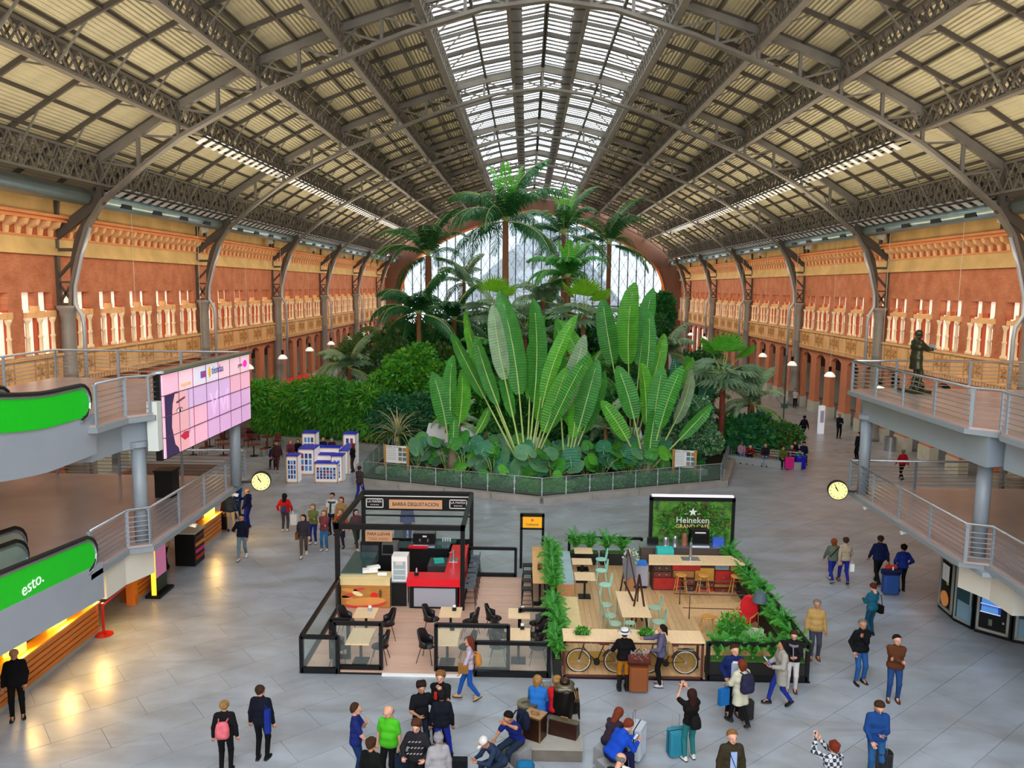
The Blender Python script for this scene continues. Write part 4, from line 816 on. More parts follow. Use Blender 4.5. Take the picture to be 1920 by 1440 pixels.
bush(775, 715, 55, (2.9, 2.4, 2.6), 'large round bright green shrub on the left of the garden', [GY, GB, GB, GM], 18000, .3, 'shrub', 1.6, .1)
bush(700, 665, 64, (3.6, 2.4, 2.2), 'feathery olive shrub above the bamboo', [GO, GM, GD], 13000, .3, long=5)
bush(760, 790, 51, (2.6, 1.6, 1.7), 'dark shrub under the round bright one', [GD, GBL, GD], 9000, .3)
bush(1290, 805, 46.5, (2.0, 1.8, 2.0), 'pale grey-green shrub above the right notice board', [GG, GBL, GM, GG], 16000, .2, long=1.7)
bush(1395, 815, 50.5, (2.2, 1.6, 1.2), 'dark blue-green leafy shrub at the right bench', [GBL, GD, GM], 8000, .42)
bush(1455, 815, 51, (1.7, 1.4, 1.0), 'low green shrub at the right end of the garden', [GM, GO, GD], 7000, .3)
bush(1240, 590, 72, (1.3, 1.2, 2.2), 'tall column of dark climbing leaves against the right of the glazed wall', [GD, GM, GD], 6000, .45, 'climber', 1.5)
bush(1290, 870, 46, (1.2, 1, .9), 'leafy hanging shrub at the right corner of the glass fence', [GM, GBL], 4000, .2)
bush(1018, 912, 39.9, (1.5, .7, .35), 'small-leaved lime groundcover at the garden tip', [GY, GB], 5000, .12, 'groundcover', 1.4, cat='groundcover', stems=0)
cols = [(830, 690, 60, 'olive'), (900, 720, 55, 'dark'), (960, 770, 50, 'mid green'), (1040, 770, 50, 'blue-green'), (1100, 790, 48, 'dark'), (1150, 700, 58, 'mid green'), (1220, 740, 56, 'dark'), (880, 780, 50, 'mid green'), (1010, 680, 62, 'dark'), (1260, 760, 52, 'blue-green'), (1300, 700, 64, 'dark'), (930, 640, 68, 'mid green'), (1120, 640, 66, 'blue-green'), (840, 640, 72, 'dark'), (1200, 620, 70, 'dark'), (760, 640, 74, 'dark'), (1010, 620, 72, 'mid green')]
for i, (px, py, Y, kd) in enumerate(cols):
    ms = {'olive': [GO, GM], 'dark': [GD, GM, GD], 'mid green': [GM, GB, GD], 'blue-green': [GBL, GM, GD]}[kd]
    p = aty(px, py, Y); ps = 'left' if px < 900 else 'right' if px > 1130 else 'middle'; dp = 'near' if Y < 53 else 'far' if Y > 67 else 'halfway'
    bush(px, py, Y, (2.3, 1.8, 2.2), '%s filler shrub, %s in the %s of the garden, %s' % (kd, dp, ps, ['beside an olive palm', 'behind the low banana', 'left of the largest palm', 'right of the largest palm', 'by the silver palm', 'under the tall paddles', 'under the fan palm', 'over the pond hut', 'behind the largest fan', 'near the lamp row', 'along the right wall', 'below the tallest palm', 'below the slim palm', 'below the left trunk', 'below the red brown trunk', 'at the left wall corner', 'before the glazed wall'][i]), ms, 6500, .34, long=2+i % 3, stems=2)
def spiky(px, py, Y, n_, L, label, mats, H=1.2, droop=1.6, wd=.05, nm='dracaena', skirt=False):
    p = aty(px, py, Y); o = thing(nm, label, 'shrub', (p.x, Y, .35)); part('trunk', MB().path([(0, 0, 0), (0, 0, H)], [.16, .12], 8), STRAW if skirt else TRUNK, o)
    ms = []
    for k in range(4):
        b = MB(); a = .2+.35*k; q = np.array([0, 0, 0.]); V = []
        for i in range(7): V += [q+[0, -wd*(1-i/7), 0], q+[0, wd*(1-i/7), 0]]; q = q+np.array([math.sin(a), 0, math.cos(a)])*L/6; a += droop/6
        b.add(V, [(2*i, 2*i+1, 2*i+3, 2*i+2) for i in range(6)]); ms.append(b.mesh('blade', mats[k % len(mats)]))
    for i in range(n_): link('blade', ms[i % 4], o, loc=(0, 0, H), rot=(0, random.uniform(-.1, .3), i*2.4))
    if skirt:
        for i in range(26): link('dry_blade', ms[3], o, loc=(0, 0, H*.9), rot=(0, 1.1, i*.7), scale=.6)
spiky(745, 800, 45.5, 70, 2.6, 'straw-coloured spiky plant with a shaggy trunk behind the left notice board', [STRAW, GG, STRAW, GO], 1.6, skirt=True)
spiky(912, 815, 44.5, 60, 1.2, 'dark glossy spiky dracaena left of the largest palm', [GD, GM], 2.2, 1.3)
spiky(905, 870, 42.5, 40, .8, 'small spiky dracaena low at the front left', [GM, GB], .8, 1.3)
spiky(1120, 890, 41.5, 40, .8, 'small spiky plant low at the front right', [GD, GM], .6, 1.3)
# elephant ears
def ear(sz, m, seed=0):
    b = MB(); N = 16; V = [(0, 0, 0)]; 
    for i in range(N):
        t = 2*PI*i/N; r_ = sz*(1.0+.35*math.cos(t)-.45*math.exp(-((t-PI)/.35)**2)); x = r_*math.sin(t)*.72; z = r_*math.cos(t); V.append((x, -.12*sz*math.cos(2*t)+.04*math.sin(5*t+seed)*sz, z+sz*.1))
    b.add(V, [(0, 1+i, 1+(i+1) % N) for i in range(N)], 0); b.add([(0, -.02, sz*1.2), (.015, -.02, -.3*sz), (-.015, -.02, -.3*sz)], [(0, 1, 2)], 1); return b.mesh('leaf', [m, MIDR], True)
GE = G('leaf_ear', '5c9468', .2)
ears = [ear(.55, GM, 0), ear(.7, GE, 1), ear(.6, GBL, 2), ear(.5, GB, 3)]
eps = [(800, 875), (835, 880), (870, 870), (905, 885), (940, 870), (955, 900), (925, 915), (870, 895), (985, 905), (1000, 920), (1050, 880), (1060, 900), (1090, 870), (1100, 890), (1130, 900), (1160, 880), (1180, 900), (1210, 905), (1240, 895), (780, 890), (1060, 860), (1150, 860), (960, 850), (890, 850), (1085, 850), (1110, 865), (1190, 870), (1035, 915)]
for i, (px, py) in enumerate(eps):
    Y = 39.9+max(0, (925-py))*.055+abs(px-1015)*.0062; p = aty(px, py, Y); o = thing('elephant_ear', 'elephant ear plant along the glass fence, %s from the left' % nth_(sorted(eps).index((px, py))), 'shrub', (p.x, Y+.3, .35), 0, 'elephant ear plants along the fence')
    for k in range(7):
        a = k*2.4+i; r_ = .35+.3*(k % 3); h = .5+.28*((k*7+i) % 5); tip = (r_*math.cos(a), r_*math.sin(a)-.2, h)
        part('leaf_stalk', MB().path([(0, 0, 0), (tip[0]*.5, tip[1]*.5, h*.7), tip], .018, 4), STEM, o)
        link('leaf', ears[(k+i) % 4], o, loc=tip, rot=(R(random.uniform(-80, -30)), R(random.uniform(-25, 25)), R(random.uniform(-50, 50)+(180 if k % 3 == 0 else 0)*0)), scale=random.uniform(.7, 1.15))
b = MB()
for (a0, a1), (b0, b1) in (((-9.0, 43.2), (-.3, 40.1)), ((.3, 40.1), (9.2, 43.9))): b.beam((a0, a1, .5), (b0, b1, .5), .5, .32)
solo('inner_ledge', b, CURB, 'low stone ledge just inside the glass fence of the garden', 'ledge')
for i in range(12):
    t = (i+.5)/12*2-1; x = t*8.6; y = 39.75+abs(x)*.36; o = thing('groundcover', 'low green groundcover tuft behind the fence glass, %s from the left' % nth_(i), 'groundcover', (x, y, .35)); part('foliage', cloud([(0, 0, .15, .75, .45, .28)], 700, .16, [GM, GB, GD], i+3, 2, 0, .2), [GM, GB, GD], o, kind='stuff'); part('stem', MB().cyl((0, 0, 0), .02, 0, .2, 5), STEM, o)
# notice boards, bench fences, bollards, umbrellas
for px1, px2, py, lb in ((721, 764, 903, 'left'), (1263, 1304, 912, 'right')):
    a = at(px1, py); b_ = at(px2, py+3); mid = (a+b_)/2; L = (b_-a).length; an = math.atan2(b_.y-a.y, b_.x-a.x)
    o = thing('notice_board', 'white garden notice board on two wooden posts, at the %s of the glass fence' % lb, 'notice board', (mid.x, mid.y+.3, 0), an); z_ = .0
    for e in (-1, 1): part('wooden_post', MB().cbox((e*L/2, 0, 1.0), (.13, .13, 2.0)), M('post_wood', 'b9823f', .7, 0, .15, 4), o)
    part('panel', MB().cbox((0, -.06, 1.5), (L-.16, .04, .95)), WHITE, o)
    for k in range(6): part('picture', MB().cbox((L*.18+.24*(k % 2), -.09, 1.78-.26*(k//2)), (.2, .01, .2)), M('board_pic%s' % 'abc'[k % 3], ('5a6a52', 'a87a4a', '4a80a0')[k % 3], .6), o)
    for k in range(7): part('text_line', MB().cbox((-L*.2, -.09, 1.82-.1*k), (L*.4, .01, .015)), M('print_grey', '8a8a90', .6), o)
    text('JARDÍN TROPICAL', .1, (-L*.1, -.085, 1.9), (PI/2, 0, 0), M('print_dark', '4a4a50', .6), o)
BF = M('bench_stone', '9a9c98', .5, 0, .06, 1)
def benchrail(pts, lb, k_=3):
    o = thing('bench_fence', lb, 'bench', (pts[0][0], pts[0][1], 0))
    for (a0, a1), (b0, b1) in zip(pts, pts[1:]):
        part('bench_seat', MB().beam((a0, a1, .22), (b0, b1, .22), .5, .44), BF, o, world=True)
        d = np.array([b0-a0, b1-a1]); d /= np.linalg.norm(d); nn_ = np.array([-d[1], d[0]])*.35
        for z in (.62, .78, .94): part('back_rail', MB().path([(a0+nn_[0], a1+nn_[1], z), (b0+nn_[0], b1+nn_[1], z)], .03, 6), RAILW, o, world=True)
        for k in range(4): t = k/3; part('back_post', MB().cbox((a0+(b0-a0)*t+nn_[0], a1+(b1-a1)*t+nn_[1], .5), (.05, .05, 1)), GREYP, o, world=True)
benchrail([(10.9, 49.6), (13.7, 47.9), (15.6, 47.0)], 'stone bench with steel back rails at the right of the garden')
benchrail([(-14.8, 52.2), (-9.6, 50.2)], 'stone bench with steel back rails behind the display stands')
benchrail([(-18.8, 53.5), (-14.8, 52.2)], 'steel backed stone bench at the far left of the stands')
p = at(1357, 912); solo('bollard', MB().cyl((0, 0, 0), .12, 0, .03, 14).cyl((0, 0, 0), .035, 0, .9, 10).cyl((0, 0, 0), .06, .9, .95, 10), CHROME, 'slim steel post standing at the right corner of the glass fence', 'bollard', loc=(p.x, p.y, 0))
RC = M('parasol_red', 'd81c30', .6, 0, .08, 1); 
for i, (x, y) in enumerate(((-22.0, 62.0), (-19.6, 67.0), (-20.6, 56.5), (-18.2, 60.5))):
    o = thing('parasol', 'square red parasol by the left arcade, %s' % ['second row, left', 'farthest, right', 'nearest, left', 'nearest to the bamboo'][i], 'parasol', (x, y, 0))
    b = MB(); c = [(-2, -2), (2, -2), (2, 2), (-2, 2)]; V = [(0, 0, 3.1)]+[(a, e, 2.45) for a, e in c]+[(a, e, 2.2) for a, e in c]; b.add(V, [(0, 1, 2), (0, 2, 3), (0, 3, 4), (0, 4, 1), (1, 5, 6, 2), (2, 6, 7, 3), (3, 7, 8, 4), (4, 8, 5, 1)]); part('canopy', b, RC, o)
    part('pole', MB().cyl((0, 0, 0), .04, 0, 3.1, 10), STEELD, o); part('foot', MB().cbox((0, 0, .05), (.6, .6, .1)), BLACK, o)
CAFT = M('cafe_dark_red', '6a2420', .5)
tt = None
for i in range(9):
    x, y = -21.5+(i % 3)*1.9, 48.5+(i//3)*2.6
    if tt is None:
        tt = thing('terrace_table', 't', 'table', (x, y, 0), 0, 'dark terrace tables at the left arcade'); part('table_top', MB().cyl((0, 0, 0), .4, .72, .75, 14), CAFT, tt); part('pedestal', MB().cyl((0, 0, 0), .04, 0, .72, 8), BLACK, tt); part('foot', MB().cyl((0, 0, 0), .25, 0, .03, 12), BLACK, tt)
        c_ = thing('terrace_chair', 'c', 'chair', (x+.6, y+.1, 0), 0, 'terrace chairs at the left arcade'); part('seat', MB().cbox((0, 0, .45), (.42, .42, .04)), CAFT, c_); part('backrest', MB().cbox((.2, 0, .7), (.04, .42, .35)), CAFT, c_)
        for a in (-1, 1):
            for e in (-1, 1): part('leg', MB().bar((a*.18, e*.18, 0), (a*.17, e*.17, .45), .015), BLACK, c_)
        o, c2 = tt, c_
    else: o = clone(tt, (x, y, 0)); c2 = clone(c_, (x+.6, y+.1, 0), .3*i)
    o['label'] = 'small round dark terrace table, row %s, %s from the left' % (nth_(i//3), nth_(i % 3)); c2['label'] = 'dark red terrace chair beside the %s table of row %s' % (nth_(i % 3), nth_(i//3))
# display stands
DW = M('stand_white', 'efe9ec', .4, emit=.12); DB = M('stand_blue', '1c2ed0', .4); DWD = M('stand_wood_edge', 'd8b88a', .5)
def stand(px, py, w_, d_, h, lb, pics=None):
    p = at(px, py); o = thing('display_stand', lb, 'display stand', (p.x, p.y, 0))
    part('cabinet', MB().box(-w_/2, 0, 0, w_/2, d_, h-.05), DW, o); part('blue_top', MB().box(-w_/2-.02, -.02, h-.05, w_/2+.02, d_+.02, h), DB, o); part('edge', MB().box(-w_/2-.01, -.02, 0, -w_/2+.05, 0, h-.05).box(w_/2-.05, -.02, 0, w_/2+.01, 0, h-.05).box(-w_/2, -.02, h-.11, w_/2, 0, h-.05).box(-w_/2, -.02, 0, w_/2, 0, .06), DWD, o)
    if pics:
        g = random.Random(px)
        for r in range(pics[1]):
            for c in range(pics[0]):
                part('product', MB().cbox((-w_/2+w_*(c+1)/(pics[0]+1), -.03, .2+(h-.45)*(r+.5)/pics[1]), (w_/(pics[0]+2)*.8, .03, (h-.4)/pics[1]*.75)), M('prod_%s' % 'abcd'[g.randrange(4)], ('2c4a8a', '5a9ad8', '8a3a50', '2a3040')[g.randrange(4)], .5), o)
stand(548, 905, .62, .7, 1.5, 'tall narrow white stand with blue top, front left of the display', (3, 4)); stand(612, 905, 1.25, .6, 1.1, 'wide low white stand with a grid of products, front of the display', (6, 4)); stand(632, 903, .62, .7, 1.45, 'tall white stand with blue pictures, front right of the display', (2, 5))
stand(575, 890, .9, 1.2, 1.5, 'white glass-sided stand behind the front left one', (3, 3)); stand(580, 870, .8, .8, 1.9, 'tall back stand with red pictures, left of the display', (3, 4)); stand(617, 876, 1.3, .6, 1.2, 'low blue topped counter in the middle of the display'); stand(656, 872, .75, .8, 1.9, 'tallest white stand at the back right of the display', (2, 4)); stand(645, 890, .5, 2, 1.4, 'long side panel stand along the right of the display')
stand(606, 884, 1.1, .6, 1.0, 'small blue counter behind the product grid')
p = at(1560, 820); o = thing('advert_pillar', 'white advertising pillar standing at the right arcade', 'sign', (p.x-.3, p.y+1.5, 0)); part('panel', MB().cbox((0, 0, 1.05), (.4, .3, 2.1)), M('pillar_white', 'e8ecf4', .4, emit=.2), o); part('poster', MB().cbox((0, -.16, 1.3), (.28, .01, .9)), M('pillar_print', 'c8b8d8', .5), o)
p = at(1468, 800); solo('lamp_pole', MB().cyl((0, 0, 0), .05, 0, 5.6, 8), STEELD, 'thin dark pole at the right end of the garden', 'pole', loc=(p.x, p.y, 0))
# ================================================================ cafes in the middle of the hall
WOODP = M('pink_oak_plank', 'cfa893', .45, 0, .07, 3, stretch=(.7, 6, 1), rnd=.1); REDC = M('red_counter', 'e01428', .25); TOPW = M('pale_tabletop', 'e8c79c', .4, 0, .06, 3, stretch=(6, 1, 1)); GREYF = M('grey_counter_panel', '9a9ba6', .4); TEAL = M('teal_glass', '2f4c4c', .12)
MINT = M('mint_paint', '9fd8c8', .45); MINTD = M('mint_grey_paint', '9ab8a0', .45); BLK2 = M('black_shell', '1c171b', .4); SKYC = M('pale_blue_cushion', 'a6bfc4', .7, 0, .05, 4); WOODM = M('honey_wood', 'c98f45', .4, 0, .1, 4, stretch=(1, 1, 6)); PLY = M('ply_box', 'c08a5c', .5, 0, .1, 4, stretch=(5, 1, 1))
o = thing('cafe_platform', 'pinkish plank platform of the black-framed snack bar', 'platform', (-3.5, 20.8, 0))
part('platform_base', MB().box(-6.98, 20.78, 0, -.06, 28.35, .03), BLACK, o, world=True); part('white_edge', MB().box(-4.7, 20.70, 0, -2.2, 20.79, .06), WHITE, o, world=True)
for k in range(53): part('plank', MB().box(-6.92, 20.84+k*.14, .03, -.12, 20.84+k*.14+.134, .055), WOODP, o, world=True)
o = thing('cafe_platform', 'warm oak plank platform of the cafe with green planters', 'platform', (3.5, 20.8, 0))
part('platform_base', MB().box(.2, 20.78, 0, 6.98, 30.2, .03), BLACK, o, world=True)
for k in range(36): part('plank', MB().box(.24+k*.186, 20.84, .03, .24+k*.186+.18, 30.1, .055), OAK, o, world=True)
FGL = glassmat('barrier_glass', 'f0f8f6', .05)
def frame(p, q, h, label, z0=.03, bw=.1, glass=True):
    p = Vector((*p, 0)); q = Vector((*q, 0)); o = thing('glass_barrier', label, 'barrier', p); L = (q-p).length
    for a, nm_ in ((p, 'post'), (q, 'post')): part(nm_, MB().cbox((a.x, a.y, z0+h/2), (bw, bw, h)), BLACK, o, world=True)
    part('top_bar', MB().beam((p.x, p.y, h), (q.x, q.y, h), bw, bw), BLACK, o, world=True); part('bottom_bar', MB().beam((p.x, p.y, .1), (q.x, q.y, .1), bw, .14), BLACK, o, world=True)
    if glass: part('glass_pane', MB().beam((p.x, p.y, h/2+.08), (q.x, q.y, h/2+.08), .01, h-.25), FGL, o, world=True)
frame((-6.92, 20.8), (-5.92, 20.8), 1.05, 'low black glass barrier at the front left corner of the snack bar')
frame((-6.92, 20.85), (-6.92, 25.1), 1.05, 'long black glass barrier along the left side of the snack bar')
frame((-6.05, 20.98), (-4.76, 20.98), 1.38, 'taller black glass barrier at the front left of the snack bar')
frame((-3.24, 20.98), (-1.25, 20.98), 1.38, 'taller black glass barrier at the front middle of the snack bar')
frame((-2.15, 20.8), (-.14, 20.8), .98, 'low wide black glass barrier at the front right of the snack bar')
frame((-6.3, 21.6), (-5.8, 21.6), 1.2, 'small black barrier behind the front left corner'); frame((-.95, 23.3), (-.15, 23.3), .9, 'small black barrier near the planter row')
frame((-2.85, 28.35), (-1.15, 28.35), 1.1, 'black glass barrier at the back of the snack bar')
# kiosk frame
o = thing('kiosk_canopy', 'tall black box frame over the red counter kiosk', 'kiosk frame', (-4.9, 27.3, 0)); xa, xb, ya, yb, H = -6.95, -2.85, 25.2, 29.4, 2.9
for x in (xa, xb):
    for y in (ya, yb): part('corner_post', MB().box(x-.07, y-.07, 0, x+.07, y+.07, H), BLACK, o, world=True)
    part('side_beam', MB().box(x-.07, ya, H-.14, x+.07, yb, H).box(x-.02, ya, H-.2, x+.02, yb, H-.16), BLACK, o, world=True)
part('front_beam', MB().box(xa-.07, ya-.07, H-.16, xb+.07, ya+.07, H), BLACK, o, world=True); part('back_fascia', MB().box(xa, yb-.08, 2.2, xb, yb+.08, 2.82), BLACK, o, world=True); part('back_beam', MB().box(xa, yb-.1, 2.82, xb, yb+.1, H+.02), BLACK, o, world=True)
part('white_line', MB().box(xa, yb-.12, 2.74, xb, yb-.1, 2.77), WHITE, o, world=True)
part('sign_board', MB().box(-5.95, yb-.14, 2.28, -3.95, yb-.09, 2.62), M('sign_tan', 'cf9c74', .5), o, world=True)
PB = M('print_black', '2a1a18', .6); text('BARRA DEGUSTACIÓN', .2, (-4.95+4.9, yb-.15-27.3, 2.45), (PI/2, 0, 0), PB, o, sx=.85)
for x in (-6.5, -3.35):
    part('small_sign_frame', MB().box(x-.33, yb-.12, 2.62, x+.33, yb-.1, 2.65).box(x-.33, yb-.12, 2.3, x+.33, yb-.1, 2.33).box(x+.3, yb-.12, 2.3, x+.33, yb-.1, 2.65).box(x-.33, yb-.12, 2.3, x-.3, yb-.1, 2.65), WHITE, o, world=True)
    text('LA MAÑÍA\n▪▪▪▪▪', .12, (x+4.9, yb-.14-27.3, 2.48), (PI/2, 0, 0), WHITE, o)
part('back_glass', MB().box(xa+.1, yb-.02, 1.1, xb-.1, yb, 2.2), FGL, o, world=True); part('back_low_panel', MB().box(xa+.07, yb-.06, 0, xb-.07, yb, 1.1), BLACK, o, world=True); part('mid_bar', MB().box(xa, yb-.05, 1.95, xb, yb+.03, 2.0), BLACK, o, world=True)
q = thing('take_away_sign', 'tan sign reading para llevar on the left of the kiosk', 'sign', (-6.0, 27.4, 1.42)); part('board', MB().cbox((0, 0, .38), (.95, .05, .38)), M('sign_tan', ''), q); part('stem', MB().cbox((0, .05, 0), (.06, .04, .5)), BLACK, q)
text('PARA LLEVAR', .15, (0, -.03, .46), (PI/2, 0, 0), PB, q, sx=.9); text('TAKE AWAY', .14, (0, -.03, .28), (PI/2, 0, 0), M('print_brown', '8a5a44', .6), q, sx=.9)
q = thing('oven_cabinet', 'black oven cabinet under the tan take-away sign', 'cabinet', (-6.1, 27.9, 0)); part('cabinet', MB().box(-.6, -.3, 0, .35, .4, 1.5), BLACK, q); part('door', MB().box(-.55, -.33, .2, .3, -.3, 1.4), M('oven_door', '262a2c', .2), q)
q = thing('display_counter', 'dark glass display counter along the left of the kiosk', 'counter', (-6.4, 26.3, 0)); part('counter_base', MB().box(-.5, -.9, 0, .35, 1.25, .85), BLACK, q); part('glass_top', MB().box(-.5, -.9, 1.15, .35, 1.25, 1.17), TEAL, q); part('glass_front', MB().box(-.5, -.92, .85, .35, -.9, 1.17).box(.34, -.9, .85, .36, 1.25, 1.17), GLASS, q)
for k in range(5): part('sandwich', MB().lathe([(.04, 0), (.07, .03), (.06, .07), (.02, .08)], (-.15, -.6+k*.35, .86), 8, 0, 2.2, 1), M('bread_crust', 'd09a50', .6), q)
solo('paper_bags', MB().cbox((0, 0, .05), (.5, .25, .1), .2).cbox((.1, .1, .12), (.4, .2, .08), .5), WHITE, 'heap of white paper bags on the display counter', 'bags', loc=(-5.95, 25.55, 1.17))
q = thing('snack_counter', 'wooden counter with a big baguette picture, front left of the kiosk', 'counter', (-6.05, 25.25, 0))
part('counter_body', MB().box(-.82, -.03, 0, .82, .5, 1.08), BLACK, q); part('top_band', MB().box(-.82, -.08, .84, .82, -.03, 1.1), M('pale_pine', 'dcc48c', .5, 0, .08, 3), q); part('counter_top', MB().box(-.84, -.1, 1.08, .84, .5, 1.12), M('pale_pine', ''), q)
part('picture_board', MB().box(-.8, -.06, .06, .82, -.03, .83), M('picture_wood', 'b07838', .5, 0, .15, 3, stretch=(1, 1, 5)), q)
def blob(cx, cz, a_, b_, c_, nme='printed_bread', d=.075, tilt=0):
    P = [(cx+x_*math.cos(tilt)-z_*math.sin(tilt), -d, cz+x_*math.sin(tilt)+z_*math.cos(tilt)) for x_, z_ in ell(0, 0, a_, b_)]; part(nme, MB().poly(P, (0, .006, 0)), M('print_'+c_, {'crust': 'd89048', 'ham': 'c84038', 'cream': 'e8d49c', 'tomato': 'd81c14', 'oil': '5a4018'}[c_], .5), q)
blob(.02, .2, .7, .14, 'ham', tilt=.08); blob(0, .29, .68, .14, 'crust', tilt=.08, d=.08); blob(-.5, .66, .28, .07, 'crust', tilt=-.1); blob(-.55, .48, .24, .07, 'ham', tilt=.2); blob(-.6, .4, .22, .06, 'crust', tilt=-.2); blob(-.25, .55, .18, .07, 'cream', tilt=-.3, d=.08); blob(.3, .5, .13, .1, 'tomato'); blob(.5, .56, .05, .15, 'oil')
blob(-.2, .7, .2, .05, 'ham', tilt=.2)
solo('paper_roll', MB().path([(-.15, 0, .06), (.15, 0, .06)], .06, 12), WHITE, 'white paper roll at the right end of the wooden snack counter', 'roll', loc=(-5.5, 25.3, 1.12))
q = thing('fridge_cabinet', 'black cabinet under the small white fridge', 'cabinet', (-4.96, 25.4, 0)); part('cabinet', MB().box(-.27, 0, 0, .25, .5, .88), BLACK, q); part('steel_edge', MB().box(-.29, -.02, 0, -.26, 0, .9).box(.25, -.02, 0, .28, 0, .9).box(-.29, -.02, .87, .28, .5, .9), CHROME, q)
q = thing('small_fridge', 'small white glass-door fridge between the two counters', 'fridge', (-4.96, 25.45, .9)); part('cabinet', MB().box(-.26, 0, 0, .26, .5, .84), WHITE, q); part('door', MB().box(-.2, -.02, .06, .2, 0, .68), M('fridge_glass', '9fb0b4', .15), q)
for k in range(2): part('shelf', MB().box(-.19, -.03, .2+.2*k, .19, -.02, .22+.2*k), WHITE, q)
part('label_strip', MB().box(-.12, -.03, .56, .12, -.02, .68), M('print_red2', 'c8c8c8', .5), q)
q = thing('red_counter', 'bright red L-shaped bar counter of the kiosk', 'counter', (-3.7, 25.8, 0))
part('counter_top', MB().prism([(-4.68, 25.2), (-2.95, 25.2), (-2.95, 28.7), (-3.5, 28.7), (-3.5, 25.8), (-4.68, 25.8)], 1.06, 1.1), REDC, q, world=True)
part('front_fascia', MB().box(-4.68, 25.15, .84, -2.93, 25.2, 1.1), REDC, q, world=True); part('side_panel', MB().box(-2.95, 25.2, .1, -2.9, 28.8, 1.1), REDC, q, world=True)
part('counter_body', MB().box(-4.6, 25.25, 0, -3.0, 25.7, .84).box(-3.4, 25.7, 0, -3.0, 28.6, 1.05), BLACK, q, world=True); part('grey_panel', MB().box(-4.45, 25.2, .14, -3.08, 25.25, .76), GREYF, q, world=True)
q = thing('back_counter', 'black back counter with the coffee machines', 'counter', (-4.6, 28.7, 0)); part('counter_body', MB().box(-1.0, -.2, 0, 1.0, .5, 1.0), BLACK, q); part('counter_top', MB().box(-1.0, -.22, 1.0, 1.0, .5, 1.04), TEAL, q)
q = thing('microwave', 'grey steel microwave on the back left counter', 'microwave', (-5.6, 27.5, 1.15)); part('case', MB().box(-.28, -.2, 0, .28, .2, .42), M('micro_grey', '6f7678', .3, .5), q); part('door', MB().box(-.25, -.22, .05, .12, -.2, .37), BLACK, q); part('handle', MB().box(.15, -.24, .06, .18, -.2, .36), CHROME, q)
solo('shelf_trolley', MB().box(-.3, -.25, 0, .3, .25, 1.15), BLACK, 'black cupboard carrying the microwave', 'cupboard', loc=(-5.6, 27.5, 0))
q = thing('coffee_machine', 'black bar espresso machine with pale buttons', 'coffee machine', (-4.5, 28.75, 1.04)); part('body', MB().box(-.45, -.15, .1, .35, .3, .5), BLACK, q); part('base', MB().box(-.45, -.2, 0, .35, .3, .08), CHROME, q); part('cup_rail', MB().box(-.45, -.15, .5, .35, .3, .53), CHROME, q)
for k in (0, 1): part('group_head', MB().cyl((-.2+.3*k, -.17, 0), .04, .2, .3, 10), CHROME, q)
part('button_pad', MB().box(-.1, -.16, .36, .05, -.15, .42), WHITE, q)
for i in range(9): 
    q = solo('black_bottle', MB().lathe([(.04, 0), (.04, .2), (.015, .26), (.015, .32)], n=10), BLK2, 'dark bottle on the kiosk back bar, %s from the left' % nth_(i), 'bottle', 'dark bottles on the kiosk back bar', True, loc=(-5.0+.1*i, 29.15, 1.1))
for i in range(8): solo('drinking_glass', MB().lathe([(.03, 0), (.036, .12)], n=10), glassmat('tumbler', 'e8f0f4', .4), 'clear tumbler on the kiosk back bar, %s row, %s from the left' % (('front', 'back')[i//4], nth_(i % 4)), 'glass', 'clear tumblers on the kiosk back bar', loc=(-3.9+.09*(i % 4), 29.05+.1*(i//4), 1.1))
solo('glass_shelf', MB().box(-5.1, 29.0, 1.04, -3.4, 29.3, 1.1), TEAL, 'dark shelf of bottles along the back of the kiosk', 'shelf')
solo('red_tray', MB().box(-.35, -.15, 0, .35, .15, .06), REDC, 'red tray on the back counter before the coffee machine', 'tray', loc=(-4.75, 28.5, 1.04)); solo('teal_cloth', MB().cbox((0, 0, .06), (.35, .25, .12), .3), M('cloth_teal', '28a89c', .8), 'teal cloth in the corner behind the red counter', 'cloth', loc=(-3.85, 27.2, .95)); solo('under_bar', MB().box(-.35, -.5, 0, .35, .4, .95), M('under_bar_grey', '3a3234', .4), 'dark under-bar cabinet behind the red counter', 'cabinet', loc=(-3.85, 27.3, 0))
q = thing('beer_tap', 'steel beer tap on the corner of the red counter', 'tap', (-3.3, 26.9, 1.1)); part('column', MB().cyl((0, 0, 0), .04, 0, .4, 10), CHROME, q); part('spout', MB().bar((0, 0, .36), (-.15, 0, .3), .02), CHROME, q); part('drip_tray', MB().cbox((0, .1, .01), (.3, .4, .02)), CHROME, q)
q = thing('sauce_holder', 'small black holder with a pink bottle on the red counter', 'holder', (-4.4, 25.5, 1.1)); part('holder', MB().cbox((0, 0, .05), (.14, .12, .1)), BLACK, q); part('bottle', MB().lathe([(.03, .05), (.03, .2), (.01, .25)], n=8), M('sauce_pink', 'd8a0a8', .4), q)
